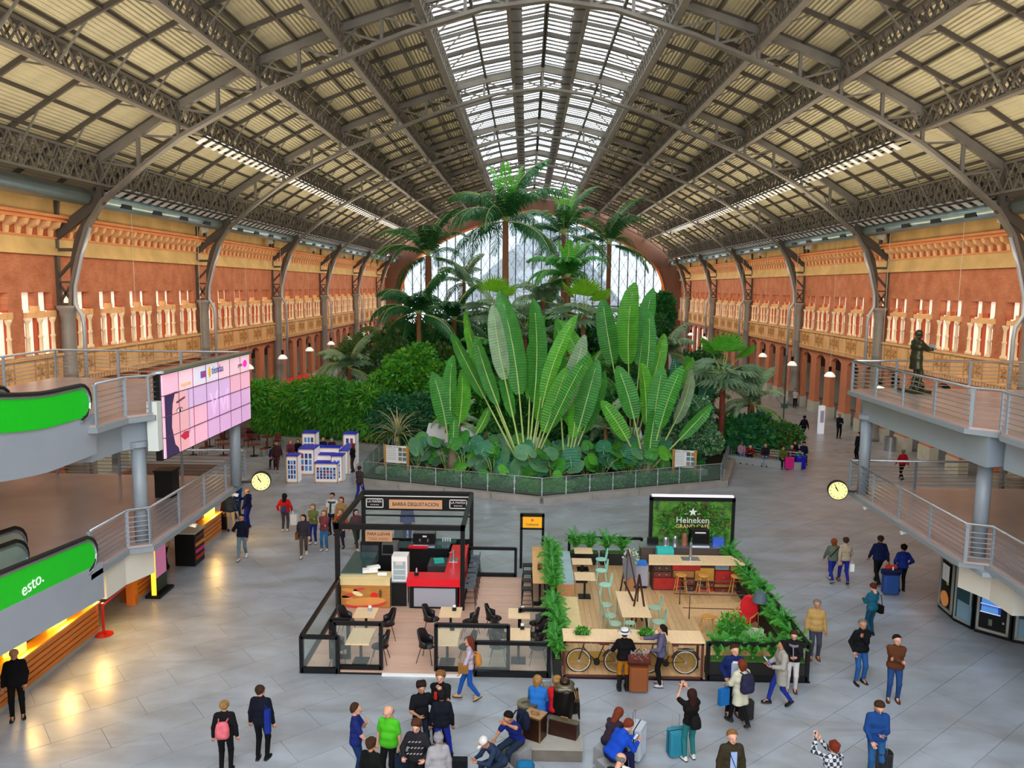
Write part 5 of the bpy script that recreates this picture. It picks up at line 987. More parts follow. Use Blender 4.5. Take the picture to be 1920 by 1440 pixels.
# totem with orange sign
q = thing('sign_portal', 'black portal frame with a small orange sign behind the snack bar', 'sign', (-.55, 29.4, 0))
part('post', MB().box(-.46, -.06, 0, -.36, .06, 2.12), BLACK, q); part('post', MB().box(.36, -.06, 0, .46, .06, 2.12), BLACK, q); part('top_bar', MB().box(-.46, -.06, 2.02, .46, .06, 2.14), BLACK, q); part('mid_bar', MB().box(-.46, -.06, 1.52, .46, .06, 1.6), BLACK, q); part('sign_face', MB().box(-.36, -.07, 1.6, .36, -.03, 2.02), M('sign_orange', 'f0a818', .4, emit=.15), q)
text('Cafeteria', .13, (0, -.08, 1.73), (PI/2, 0, 0), M('print_dark', ''), q); part('emblem', MB().poly([(a, -.08, 1.9+b_) for a, b_ in ell(0, 0, .05, .06, 8)], (0, .01, 0)), M('emblem', 'c86a30', .5), q)
# furniture builders
def table4(x, y, w_, d_, h, label, top, cat='table', base='ped', rz=0, group=None, name='cafe_table'):
    o = thing(name, label, cat, (x, y, .055), rz, group); part('tabletop', MB().box(-w_/2, -d_/2, h-.035, w_/2, d_/2, h), top, o)
    if base == 'ped': part('pedestal', MB().cbox((0, 0, h/2), (.07, .07, h-.05)), BLACK, o); part('foot', MB().cbox((0, 0, .015), (.42, .42, .03)), BLACK, o)
    elif base == 'two':
        for e in (-1, 1): part('pedestal', MB().cbox((0, e*d_*.28, h/2), (.07, .07, h-.05)), BLACK, o); part('foot', MB().cbox((0, e*d_*.28, .015), (.42, .3, .03)), BLACK, o)
    else:
        for a in (-1, 1):
            for e in (-1, 1): part('leg', MB().bar((a*(w_/2-.07), e*(d_/2-.07), 0), (a*(w_/2-.07), e*(d_/2-.07), h-.03), .03), BLACK if base == 'legs' else MINTD, o)
    return o
rown = [(-5.42, 21.45, 'front left'), (-5.6, 23.1, 'rear left'), (-2.98, 21.5, 'front middle'), (-3.05, 23.25, 'rear middle'), (-.97, 21.65, 'front right'), (-.97, 23.25, 'rear right')]
for i, (x, y, lb) in enumerate(rown):
    table4(x, y, .66, 1.05 if i % 2 == 0 else .72, .75, 'pale wooden table with a black foot, %s of the snack bar' % lb, TOPW)
    if i: 
        h_ = thing('napkin_holder', 'small dark napkin holder on the table %s of the snack bar' % lb.split(',')[0], 'napkin holder', (x+.1, y+(.1 if i % 2 else .45), .805)); part('holder', MB().cbox((0, 0, .05), (.12, .1, .1)), BLACK if i > 1 else GREYF, h_); part('napkins', MB().cbox((0, 0, .12), (.09, .03, .1)), WHITE, h_)
def shell_chair():
    o = thing('shell_chair', 'x', 'chair', (0, 0, 0)); b = MB(); N = 12
    V = []; 
    for i in range(N+1):
        t = -PI*.62+PI*1.24*i/N; hh = .32+.16*math.cos(t); V += [(.25*math.sin(t), .22*math.cos(t), .46), (.29*math.sin(t), .28*math.cos(t)+.02, .46+hh*(.95 if abs(t) < 1.2 else .6)), (.27*math.sin(t), .25*math.cos(t)+.02, .47+hh*(.95 if abs(t) < 1.2 else .6)), (.23*math.sin(t), .2*math.cos(t), .48)]
    F = [(4*i+j, 4*(i+1)+j, 4*(i+1)+(j+1) % 4, 4*i+(j+1) % 4) for i in range(N) for j in range(4)]; b.add(V, F+[(0, 1, 2, 3), (4*N+3, 4*N+2, 4*N+1, 4*N)]); part('backrest', b, BLK2, o, smooth=True)
    part('seat', MB().lathe([(.2, .44), (.25, .455), (.24, .48), (.02, .485)], n=14), BLK2, o, smooth=True)
    for a in (-1, 1):
        for e in (-1, 1): part('leg', MB().bar((a*.25, e*.24, 0), (a*.14, e*.13, .45), .012), BLACK, o)
    return o
sc0 = shell_chair(); used = False
spots = [(-6.0, 21.35, 90, 'left of the front left table'), (-4.88, 21.45, -90, 'right of the front left table'), (-6.2, 23.1, 80, 'left of the rear left table'), (-4.95, 22.95, -75, 'right of the rear left table, turned'), (-3.55, 21.55, 75, 'left of the front middle table'), (-2.42, 21.5, -85, 'right of the front middle table'), (-3.65, 23.35, 90, 'left of the rear middle table'), (-2.45, 23.2, -100, 'right of the rear middle table'), (-1.75, 23.5, 100, 'in the gangway left of the rear right table'), (-.42, 23.2, -95, 'right of the rear right table'), (-1.55, 21.6, 90, 'left of the front right table'), (-.42, 21.6, -90, 'right of the front right table'), (-1.5, 22.3, 85, 'behind the left chair of the front right table'), (-.4, 22.35, -85, 'behind the right chair of the front right table')]
for i, (x, y, a, lb) in enumerate(spots):
    c = sc0 if i == 0 else clone(sc0, (0, 0, 0)); c.location = (x, y, .055); c.rotation_euler = (0, 0, R(a)); c['label'] = 'black shell armchair %s' % lb; c['group'] = 'black shell chairs of the snack bar'
def barstool(mat_, h=.76, name='bar_stool', back=True):
    o = thing(name, 'x', 'stool', (0, 0, 0)); part('seat', MB().box(-.17, -.17, h-.03, .17, .17, h), mat_, o)
    if back: part('backrest', MB().box(.14, -.17, h, .18, .17, h+.12), mat_, o)
    for a in (-1, 1):
        for e in (-1, 1): part('leg', MB().bar((a*.2, e*.2, 0), (a*.13, e*.13, h-.03), .012), BLACK, o)
    part('foot_ring', MB().path([(-.18, -.18, .25), (.18, -.18, .25), (.18, .18, .25), (-.18, .18, .25), (-.18, -.18, .25)], .01, 4), BLACK, o); return o
DS = M('slate_seat', '4a5660', .4); b0 = barstool(DS); nth = ['nearest', 'second', 'third', 'fourth', 'fifth', 'sixth', 'seventh']
for i in range(7):
    c = b0 if i == 0 else clone(b0, (0, 0, 0)); c.location = (-2.62, 25.35+.5*i, .055 if i < 6 else .03); c['label'] = 'slate grey bar stool along the red counter, %s from the front' % nth[i]; c['group'] = 'slate bar stools at the red counter'
table4(-.3, 26.8, .5, 3.6, 1.05, 'long high wooden counter beside the green plants', M('honey_top', 'd8a468', .4, 0, .08, 3, stretch=(6, 1, 1)), base='two', name='high_table', cat='high table')
b1 = barstool(BLACK, .74, back=False)
for i in range(4):
    c = b1 if i == 0 else clone(b1, (0, 0, 0)); c.location = (-.72, 25.3+.75*i, .055); c['label'] = 'black backless stool at the high wooden counter, %s' % nth[i]; c['group'] = 'black stools at the high counter'
q = thing('menu_holder', 'dark menu holder on the high wooden counter', 'menu', (-.3, 26.2, 1.11)); part('holder', MB().cbox((0, 0, .1), (.16, .06, .2)), BLACK, q); part('card', MB().cbox((0, -.035, .12), (.12, .01, .14)), M('card_red', '8a3030', .5), q)
# planters
FERN = [frond(.6, 1.6, .15, 20, GB, 1, .5, .15, .009), frond(.7, 1.1, .15, 20, GM, 2, .4, .1, .009), frond(.55, 2.0, .15, 20, GB, 3, .8, .5, .009)]
for m_ in FERN: m_.materials[1] = GM
def fern(x, y, z, label, n_=22, s=1., group='ferns in the cafe planters'):
    o = thing('fern', label, 'plant', (x, y, z), 0, group); part('stem', MB().cyl((0, 0, 0), .02, 0, .25*s, 6), STEM, o)
    for i in range(n_): link('frond', FERN[i % 3], o, loc=(0, 0, .1*s+.25*s*(i % 3)/2), rot=(0, random.uniform(-.1, .3), i*2.4), scale=s*random.uniform(.8, 1.15))
    return o
PLB = M('planter_black', '15130f', .6)
def planter(x0, y0, x1, y1, h, label):
    o = thing('planter_box', label, 'planter', ((x0+x1)/2, (y0+y1)/2, 0)); part('box', MB().box(x0, y0, .0, x1, y1, h), PLB, o, world=True); part('soil', MB().box(x0+.04, y0+.04, h, x1-.04, y1-.04, h+.03), M('moss', '3c6a20', .9, 0, .3, 6), o, world=True)
planter(.0, 20.85, .22, 24.6, .5, 'narrow black planter between the two cafes, front half'); planter(.0, 24.7, .22, 29.2, .9, 'narrow black planter between the two cafes, back half')
planter(4.2, 20.83, 6.9, 21.25, .52, 'long black planter at the front right of the oak cafe'); planter(6.62, 21.3, 6.95, 24.3, .5, 'black planter down the right side of the oak cafe, front'); planter(6.62, 24.4, 6.95, 29.4, .5, 'black planter down the right side of the oak cafe, back')
planter(.9, 29.7, 2.0, 30.1, .5, 'olive trough planter at the back left of the oak cafe'); planter(2.1, 29.7, 3.6, 30.1, .5, 'olive trough planter at the back right of the oak cafe')
fs = [(.11, 21.0+i*.62, .5 if i < 6 else .9, 'in the planter row between the cafes') for i in range(13)]+[(4.5+i*.5, 21.05, .52, 'in the front right planter') for i in range(5)]+[(6.8, 21.4+i*.62, .5, 'in the planter down the right side') for i in range(13)]+[(1.1+i*.62, 29.9, .5, 'in the back trough') for i in range(4)]
words = ['first', 'second', 'third', 'fourth', 'fifth', 'sixth', 'seventh', 'eighth', 'ninth', 'tenth', 'eleventh', 'twelfth', 'thirteenth']; cnt_ = {}
for x, y, z, lb in fs:
    cnt_[lb] = cnt_.get(lb, 0)+1; fern(x+random.uniform(-.05, .05), y, z, 'bright feathery fern %s, %s from the %s' % (lb, words[cnt_[lb]-1], 'front' if 'row' in lb or 'side' in lb else 'left'), s=random.uniform(.8, 1.05))
frame((4.2, 20.85), (6.9, 20.85), 1.05, 'black rail frame above the front right planter', glass=False); frame((6.92, 20.9), (6.92, 24.4), 1.05, 'black rail frame along the right side planter'); frame((6.92, 24.4), (6.92, 27), 1.05, 'black rail frame beside the ramp'); frame((.9, 30.12), (3.7, 30.12), 1.0, 'thin black rail behind the back troughs')
# oak cafe furniture
q = thing('banquette', 'pale blue three-cushion banquette on a wooden box', 'bench', (.6, 28.2, .055)); part('box', MB().box(-.3, -1.6, 0, .3, 1.6, .38), PLY, q); part('backrest', MB().box(-.34, -1.6, .38, -.2, 1.6, .95), SKYC, q)
for k in range(3): part('seat_cushion', MB().box(-.2, -1.55+k*1.05, .38, .3, -1.55+k*1.05+1.0, .52), SKYC, q); part('back_cushion', MB().box(-.22, -1.55+k*1.05, .5, -.1, -1.55+k*1.05+1.0, .9), SKYC, q)
solo('wooden_bench', MB().box(-.24, -1.25, .38, .24, 1.25, .43).box(-.2, -1.2, 0, .2, -1.1, .38).box(-.2, 1.1, 0, .2, 1.2, .38), M('pale_pine', ''), 'long pale wooden bench before the blue banquette', 'bench', loc=(.68, 24.15, .055))
table4(1.38, 29.2, .68, .62, .75, 'square pale table at the back left of the oak cafe', TOPW); table4(1.25, 28.0, .72, .6, .75, 'square pale table beside the blue banquette, middle', TOPW); table4(1.25, 26.5, .7, .72, .75, 'square pale table with a dark red leg near the bench', TOPW)
def cafe_chair(mat_, name='cafe_chair'):
    o = thing(name, 'x', 'chair', (0, 0, 0)); part('seat', MB().lathe([(.02, .43), (.2, .43), (.21, .45), (.2, .465), (.02, .47)], n=14), mat_, o)
    b = MB().path([(-.17, .17, .45), (-.16, .22, .75), (0, .24, .86), (.16, .22, .75), (.17, .17, .45)], .016, 6)
    for e in (-.08, 0, .08): b.bar((e, .18, .46), (e, .23, .84), .012)
    b.cbox((0, .23, .78), (.26, .02, .12)); part('backrest', b, mat_, o)
    for a in (-1, 1):
        for e in (-1, 1): part('leg', MB().bar((a*.19, e*.19, 0), (a*.13, e*.13, .44), .014), mat_, o)
    return o
mc0 = cafe_chair(MINT); mg0 = cafe_chair(MINTD)
for i, (x, y, a, lb) in enumerate([(2.05, 29.1, -90, 'right of the back left table'), (1.95, 27.9, -90, 'right of the middle square table'), (1.95, 26.5, -90, 'right of the front square table')]):
    c = mc0 if i == 0 else clone(mc0, (0, 0, 0)); c.location = (x, y, .055); c.rotation_euler = (0, 0, R(a)); c['label'] = 'pale mint wooden chair %s' % lb; c['group'] = 'mint chairs at the small tables'
for i, (x, y, a, lb) in enumerate([(1.82, 24.75, 90, 'left side of the long table, back'), (1.85, 23.9, 95, 'left side of the long table, middle'), (1.95, 23.3, 90, 'left side of the long table, front'), (3.35, 24.6, -90, 'right side of the long table, back'), (3.3, 23.5, -90, 'right side of the long table, front'), (2.3, 22.85, 180, 'front end of the long table')]):
    c = mg0 if i == 0 else clone(mg0, (0, 0, 0)); c.location = (x, y, .055); c.rotation_euler = (0, 0, R(a)); c['label'] = 'grey-green wooden chair at the %s' % lb; c['group'] = 'grey-green chairs at the long table'
table4(2.58, 24.15, .88, 2.0, .75, 'long pale oak dining table with a mint frame', TOPW, base='mint', name='long_table')
# front bike counter
q = thing('front_counter', 'long pale wooden bar shelf on a thin rust frame with bicycles below', 'counter', (2.2, 21.2, 0))
part('counter_top', MB().box(.25, 20.8, 1.06, 4.1, 21.5, 1.12), TOPW, q, world=True); RUST = M('rust_frame', '5a2a22', .5)
for x in (.3, 4.05):
    for y in (20.85, 21.45): part('frame_post', MB().box(x-.03, y-.03, 0, x+.03, y+.03, 1.06), RUST, q, world=True)
part('frame_rail', MB().box(.27, 20.82, 1.0, 4.08, 20.88, 1.06).box(.27, 20.82, .03, 4.08, 20.88, .08).box(.27, 21.42, .75, 4.08, 21.47, .79), RUST, q, world=True); part('back_board', MB().box(.3, 21.5, .06, 4.05, 21.53, .45), M('ochre_board', 'b08a3c', .5, 0, .1, 3), q, world=True)
def wheel(o, x, z, r=.34, rim='d8d0c0'):
    t = np.linspace(0, 2*PI, 29); part('tyre', MB().path([(x+r*math.cos(a), 0, z+r*math.sin(a)) for a in t], .018, 6), M('tyre_black', '1a1614', .6), o); part('rim', MB().path([(x+(r-.03)*math.cos(a), 0, z+(r-.03)*math.sin(a)) for a in t], .012, 5), M('rim_cream', rim, .4), o)
    b = MB(); 
    for k in range(16): a = k*PI/8; b.path([(x, 0, z), (x+(r-.03)*math.cos(a), 0, z+(r-.03)*math.sin(a))], .003, 3)
    part('spokes', b, CHROME, o, kind='stuff'); part('hub', MB().path([(x, -.04, z), (x, .04, z)], .03, 8), CHROME, o)
def bicycle(x, y, rz, label):
    o = thing('bicycle', label, 'bicycle', (x, y, .03), rz); FR = M('bike_frame', '3a2018', .35); wheel(o, -.52, .36); wheel(o, .52, .36)
    b = MB(); b.path([(-.52, 0, .36), (-.38, 0, .84), (-.36, 0, .95)], .018, 6); b.path([(-.4, 0, .75), (-.2, 0, .5), (-.02, 0, .33)], .018, 6); b.path([(-.42, 0, .62), (-.22, 0, .42), (-.02, 0, .33)], .014, 6); b.path([(-.02, 0, .33), (.16, 0, .8)], .018, 6); b.path([(-.02, 0, .33), (.52, 0, .36), (.13, 0, .7)], .013, 6); part('frame', b, FR, o, smooth=True)
    part('handlebar', MB().path([(-.2, -.26, .98), (-.32, -.2, 1.0), (-.37, 0, .97), (-.32, .2, 1.0), (-.2, .26, .98)], .014, 6), CHROME, o); part('saddle', MB().cbox((.18, 0, .87), (.26, .14, .06)).cbox((.06, 0, .87), (.14, .06, .04)), M('saddle_red', '8a2018', .5), o)
    part('rack', MB().box(.3, -.06, .72, .75, .06, .74).bar((.52, .05, .36), (.6, .05, .72), .008), CHROME, o); part('crank', MB().path([(-.02, -.05, .33), (-.02, .05, .33)], .09, 10), BLACK, o); part('mudguard', MB().path([(.52+.39*math.cos(a), 0, .36+.39*math.sin(a)) for a in np.linspace(.2, PI*.9, 10)], .022, 5), FR, o)
bicycle(1.22, 21.08, 0, 'brown town bicycle under the left part of the bar shelf'); bicycle(3.12, 21.08, 0, 'brown town bicycle with a rack under the right part of the bar shelf')
for i, x in enumerate((.78, 2.55)): 
    q = thing('herb_pot', 'small trough of green herbs sunk in the bar shelf, %s' % ('left' if i == 0 else 'right'), 'plant', (x, 21.15, 1.12)); part('trough', MB().cbox((0, 0, .03), (.36, .16, .06)), PLB, q); part('leaves', cloud([(0, 0, .1, .2, .09, .07)], 220, .09, [GB, GM], 5, 2, 0, .2), [GB, GM], q, kind='stuff')
# beer bar
q = thing('suitcase_bar', 'wooden topped bar fronted with old drawers and suitcases', 'bar counter', (5.2, 27.5, 0))
part('counter_top', MB().prism([(3.5, 27.0), (6.88, 27.1), (6.6, 27.95), (3.65, 27.95)], 1.05, 1.11), TOPW, q, world=True); part('counter_body', MB().box(3.68, 27.25, .03, 6.85, 27.85, 1.05), M('bar_dark', '33201a', .5), q, world=True); part('side_panel', MB().box(6.83, 27.15, .03, 6.9, 27.9, 1.06), PLY, q, world=True)
DC = {'r': 'a01c14', 'b': '6a2c1c', 'y': 'b8842c', 'g': '6c7c84', 't': '9a6a34', 'd': '3c241c'}
lay = [(3.72, .78, .62, .24, 'd'), (3.72, .56, .62, .2, 'b'), (3.72, .1, 1.0, .44, 'r'), (4.36, .82, 1.0, .2, 'r'), (4.4, .56, .75, .25, 't'), (5.17, .42, .68, .5, 'y'), (4.75, .3, .42, .24, 'b'), (4.75, .06, .42, .22, 'd'), (5.2, .22, .3, .18, 'd'), (5.52, .22, .33, .18, 'b'), (5.2, .05, .65, .15, 'r'), (5.87, .85, .5, .18, 'g'), (6.39, .85, .42, .18, 't'), (5.87, .36, .94, .47, 'r'), (5.87, .22, .94, .12, 't'), (5.87, .05, .94, .15, 'b')]
for i, (x, z, w_, h_, c) in enumerate(lay):
    dr = part('drawer', MB().box(x, 27.16+.02*(i % 3), z, x+w_-.02, 27.26, z+h_-.02), M('drawer_'+c, DC[c], .5, 0, .15, 4), q, world=True)
    if w_ < 1 and c in 'bdr': 
        k_ = link('knob', MB().cbox((x+w_*.3, 27.14, z+h_/2), (.05, .03, .03)).cbox((x+w_*.7, 27.14, z+h_/2), (.05, .03, .03)).mesh('knob', CHROME), dr)
q = thing('tap_column', 'steel beer tap column with a grey plate on the suitcase bar', 'tap', (5.05, 27.5, 1.11)); part('plate', MB().cbox((0, 0, .01), (.62, .42, .02)), CHROME, q); part('column', MB().lathe([(.05, 0), (.04, .5), (.06, .52), (.05, .62)], n=12), CHROME, q); part('lever', MB().bar((0, 0, .6), (0, -.1, .82), .02), M('lever_green', '2a7a3a', .4), q)
def wood_stool(x, y, h, label, r_=.19):
    o = thing('wooden_stool', label, 'stool', (x, y, .055)); part('seat', MB().lathe([(.02, h-.05), (r_, h-.045), (r_+.01, h-.02), (r_, h), (.02, h)], n=18), WOODM, o, smooth=False)
    for a in (-1, 1):
        for e in (-1, 1): part('leg', MB().path([(a*r_*1.1, e*r_*1.1, 0), (a*r_*.6, e*r_*.6, h-.04)], .018, 6), WOODM, o)
    if h > .6: part('stretcher', MB().path([(-.17, -.17, .25), (.17, -.17, .25), (.17, .17, .25), (-.17, .17, .25), (-.17, -.17, .25)], .01, 5), CHROME, o)
    return o
wood_stool(4.6, 26.8, .76, 'tall honey wooden stool at the suitcase bar, left'); wood_stool(5.38, 26.8, .76, 'tall honey wooden stool at the suitcase bar, middle'); wood_stool(6.5, 26.75, .76, 'tall honey wooden stool at the suitcase bar, right'); wood_stool(4.92, 24.0, .45, 'low honey wooden stool on the oak floor near the red chair', .2)
# back sign wall
q = thing('sign_wall', 'framed green leafy sign wall with white star and beer lettering behind the bar', 'sign', (5.55, 29.9, 0)); GW = M('leaf_print', '1e5a18', .6, 0, .5, 5, col2='5c9a24')
part('frame', MB().box(-1.62, -.1, 0, -1.5, .1, 2.72).box(1.5, -.1, 0, 1.62, .1, 2.72).box(-1.62, -.1, 2.6, 1.62, .1, 2.75), BLACK, q); part('light_bar', MB().box(-1.55, -.12, 2.76, 1.55, .08, 2.82), M('lit_bar', 'e8e0ea', .4, emit=.4), q); part('leaf_panel', MB().box(-1.5, -.05, .95, 1.5, .02, 2.6), GW, q); part('low_panel', MB().box(-1.5, -.04, 0, 1.5, .02, .95), BLACK, q)
part('leaf_relief', cloud([(0, -.05, 1.8, 1.45, .05, .75)], 3500, .13, [GM, GD, M('leaf_rust', '6a4020', .7), GB], 9, 2, 0, .05), [GM, GD, M('leaf_rust', ''), GB], q, kind='stuff')
st = []; 
for k in range(10): a = PI/2+k*PI/5; r_ = .17 if k % 2 == 0 else .07; st.append((r_*math.cos(a), -.2, 2.2+r_*math.sin(a)))
part('star', MB().poly(st, (0, .02, 0)), WHITE, q); part('dash', MB().box(-.3, -.14, 2.1, -.18, -.12, 2.12).box(.18, -.14, 2.1, .3, -.12, 2.12), WHITE, q); text('Heineken', .33, (0, -.2, 1.88), (PI/2, 0, 0), WHITE, q, ext=.01); text('GRAND CAFÉ', .21, (0, -.2, 1.64), (PI/2, 0, 0), M('gold_print', 'f0d488', .4), q, ext=.006)
q = thing('back_bar', 'steel topped back bar with coffee gear before the green sign wall', 'counter', (5.4, 29.4, 0)); part('counter_top', MB().box(-1.9, -.35, .98, 1.55, .3, 1.03), CHROME, q); part('counter_body', MB().box(-1.85, -.3, 0, 1.5, .3, .98), M('bar_brown', '5a4a42', .5), q)
q = thing('coffee_machine', 'tall black coffee machine with a lettered top before the sign wall', 'coffee machine', (5.75, 29.4, 1.03)); part('body', MB().box(-.35, -.15, 0, .35, .25, .35), BLACK, q); part('head', MB().box(-.33, -.2, .35, .33, .2, .62), BLACK, q); part('label_strip', MB().box(-.2, -.21, .5, .2, -.2, .55), WHITE, q); part('steel_tray', MB().box(-.35, -.25, 0, .35, -.15, .06), CHROME, q)
for x, w_, h_, c, lb in ((4.5, .25, .3, 'jug', 'glass jugs'), (4.85, .2, .35, 'jug', 'white mugs'), (5.2, .22, .45, 'cup', 'paper cups'), (6.45, .4, .3, 'scr', 'till screen with a blue and orange picture'), (4.0, .4, .25, 'box', 'dark box')):
    solo('bar_item', MB().lathe([(w_/2, 0), (w_/2.3, h_*.8), (w_/3, h_)], n=12) if c in ('jug', 'cup') else MB().box(-w_/2, -.1, 0, w_/2, .1, h_), {'jug': CHROME, 'cup': M('cup_brown', '9a5a48', .5), 'scr': M('till_blue', '3a5ab8', .3, emit=.2), 'box': BLACK}[c], '%s on the back bar of the oak cafe' % lb, 'bar item', loc=(x, 29.35, 1.03))
q = thing('teal_case', 'bright teal plastic crate behind the suitcase bar', 'crate', (4.35, 28.7, 0)); part('crate', MB().box(-.3, -.2, .5, .3, .2, 1.12), M('crate_teal', '38c8c0', .5), q); part('crate_foot', MB().box(-.25, -.15, 0, .25, .15, .5), BLACK, q)
q = thing('service_trolley', 'grey trolley with a blue lid at the left end of the bar', 'trolley', (3.3, 27.6, .055)); part('body', MB().box(-.25, -.25, .1, .25, .25, .85), GREYF, q); part('blue_lid', MB().box(-.15, -.28, .85, .2, .1, .95), M('lid_blue', '2070d0', .4), q); part('wheel', MB().box(-.22, -.22, 0, .22, .22, .1), BLACK, q)
def easel(x, y, label, rz=0, board=True):
    o = thing('easel', label, 'easel', (x, y, .055), rz); DK = M('easel_dark', '40201c', .5)
    part('front_leg', MB().beam((-.28, -.3, 0), (0, 0, 1.72), .04, .05), DK, o); part('front_leg', MB().beam((.28, -.3, 0), (0, 0, 1.72), .04, .05), DK, o); part('back_leg', MB().beam((0, .4, 0), (0, 0, 1.7), .04, .04), DK, o)
    if board: part('board', MB().cbox((0, -.1, 1.1), (.5, .03, .7), 0, 0, 0, R(-10)), M('chalk_board', '6a6e72', .6), o)
easel(2.75, 24.1, 'dark A-shaped easel on the oak floor before the long table', 0, False); easel(2.7, 26.5, 'dark easel carrying a grey board at the left of the bar', .5)
q = thing('leaning_stick', 'dark wooden crossbar leaning on the front easel', 'bar', (2.65, 24.3, .055)); part('stick', MB().beam((.25, -.2, .2), (-.3, .3, 1.3), .06, .03), M('easel_dark', ''), q)
q = thing('flower_vase', 'glass vase of white flowers beside the rear easel', 'vase', (2.9, 27.1, .055)); part('stand', MB().cyl((0, 0, 0), .12, 0, .9, 12), PLY, q); part('flowers', cloud([(0, 0, 1.2, .25, .2, .3)], 400, .1, [WHITE, GG], 3, 2, 0, .1), [WHITE, GG], q, kind='stuff')
for x0, y0, x1, lb in ((4.42, 26.0, 6.6, 'back'), (4.5, 24.8, 6.5, 'front')):
    q = thing('ramp_rail', 'thin dark handrail beside the ramp, %s one' % lb, 'handrail', (x0, y0, .055)); part('rail', MB().path([(0, 0, 0), (0, 0, .82), (x1-x0, -.05, .85)], .02, 6), M('easel_dark', ''), q); part('low_rail', MB().path([(-.2, .05, .35), (x1-x0, 0, .35)], .015, 6), M('easel_dark', ''), q); part('post', MB().cyl((x1-x0, 0, 0), .02, 0, .85, 8), M('easel_dark', ''), q)
solo('ramp', MB().poly([(4.4, 24.95, .056), (6.6, 24.95, .056), (6.6, 24.95, .2)], (0, 1.0, 0)), OAK, 'low sloping oak ramp between two thin handrails', 'ramp')
q = thing('red_armchair', 'red upholstered armchair with wooden arms', 'armchair', (6.05, 24.1, .055), R(-40)); RV = M('red_velvet', 'c81420', .7, 0, .08, 3)
part('seat_cushion', MB().cbox((0, 0, .36), (.58, .6, .14), 0, 0, 0, R(-8)), RV, q); part('backrest', MB().poly([(x_, .25+.1, .38+z_) for x_, z_ in ell(0, .22, .3, .34)], (0, .1, .05)), RV, q)
for e in (-1, 1): part('arm', MB().path([(e*.34, -.32, 0), (e*.34, -.28, .52), (e*.34, .3, .55), (e*.32, .4, 0)], .022, 6), WOODM, q)
q = thing('side_table', 'low round green side table near the red armchair', 'side table', (5.45, 23.1, .055)); part('tabletop', MB().cyl((0, 0, 0), .33, .42, .46, 22), M('green_top', '3a7a5a', .4), q)
for k in range(3): part('leg', MB().bar((.28*math.cos(k*2.1), .28*math.sin(k*2.1), 0), (.1*math.cos(k*2.1), .1*math.sin(k*2.1), .42), .015), WOODM, q)
q = thing('floor_lamp', 'slate shaded floor lamp behind the red armchair', 'lamp', (6.5, 24.0, .055)); part('lamp_shade', MB().lathe([(.24, .95), (.17, 1.25)], n=16), M('shade_slate', '4c5f68', .7), q); part('pole', MB().cyl((0, 0, 0), .012, 0, 1.0, 6), BLACK, q); part('base', MB().cyl((0, 0, 0), .15, 0, .02, 14), BLACK, q)
q = thing('wire_chair', 'pale grey armchair behind the front right planter', 'armchair', (5.95, 22.5, .055), R(160)); part('seat', MB().cbox((0, 0, .38), (.5, .5, .1)), M('chair_pale', 'b8b0a4', .6), q); part('backrest', MB().cbox((0, .27, .62), (.5, .08, .45)), M('chair_pale', ''), q)
for a in (-1, 1):
    for e in (-1, 1): part('leg', MB().bar((a*.24, e*.24, 0), (a*.2, e*.2, .36), .018), WOODM, q)
q = thing('plant_stand', 'wooden plant stand with a leafy bush before the armchairs', 'plant', (5.2, 22.3, .055)); part('stand_leg', MB().bar((-.2, 0, 0), (-.12, 0, .5), .02).bar((.2, 0, 0), (.12, 0, .5), .02), WOODM, q); part('leaves', cloud([(0, 0, .8, .45, .35, .4)], 900, .15, [GB, GM], 4, 3, .2, .2), [GB, GM], q, kind='stuff')
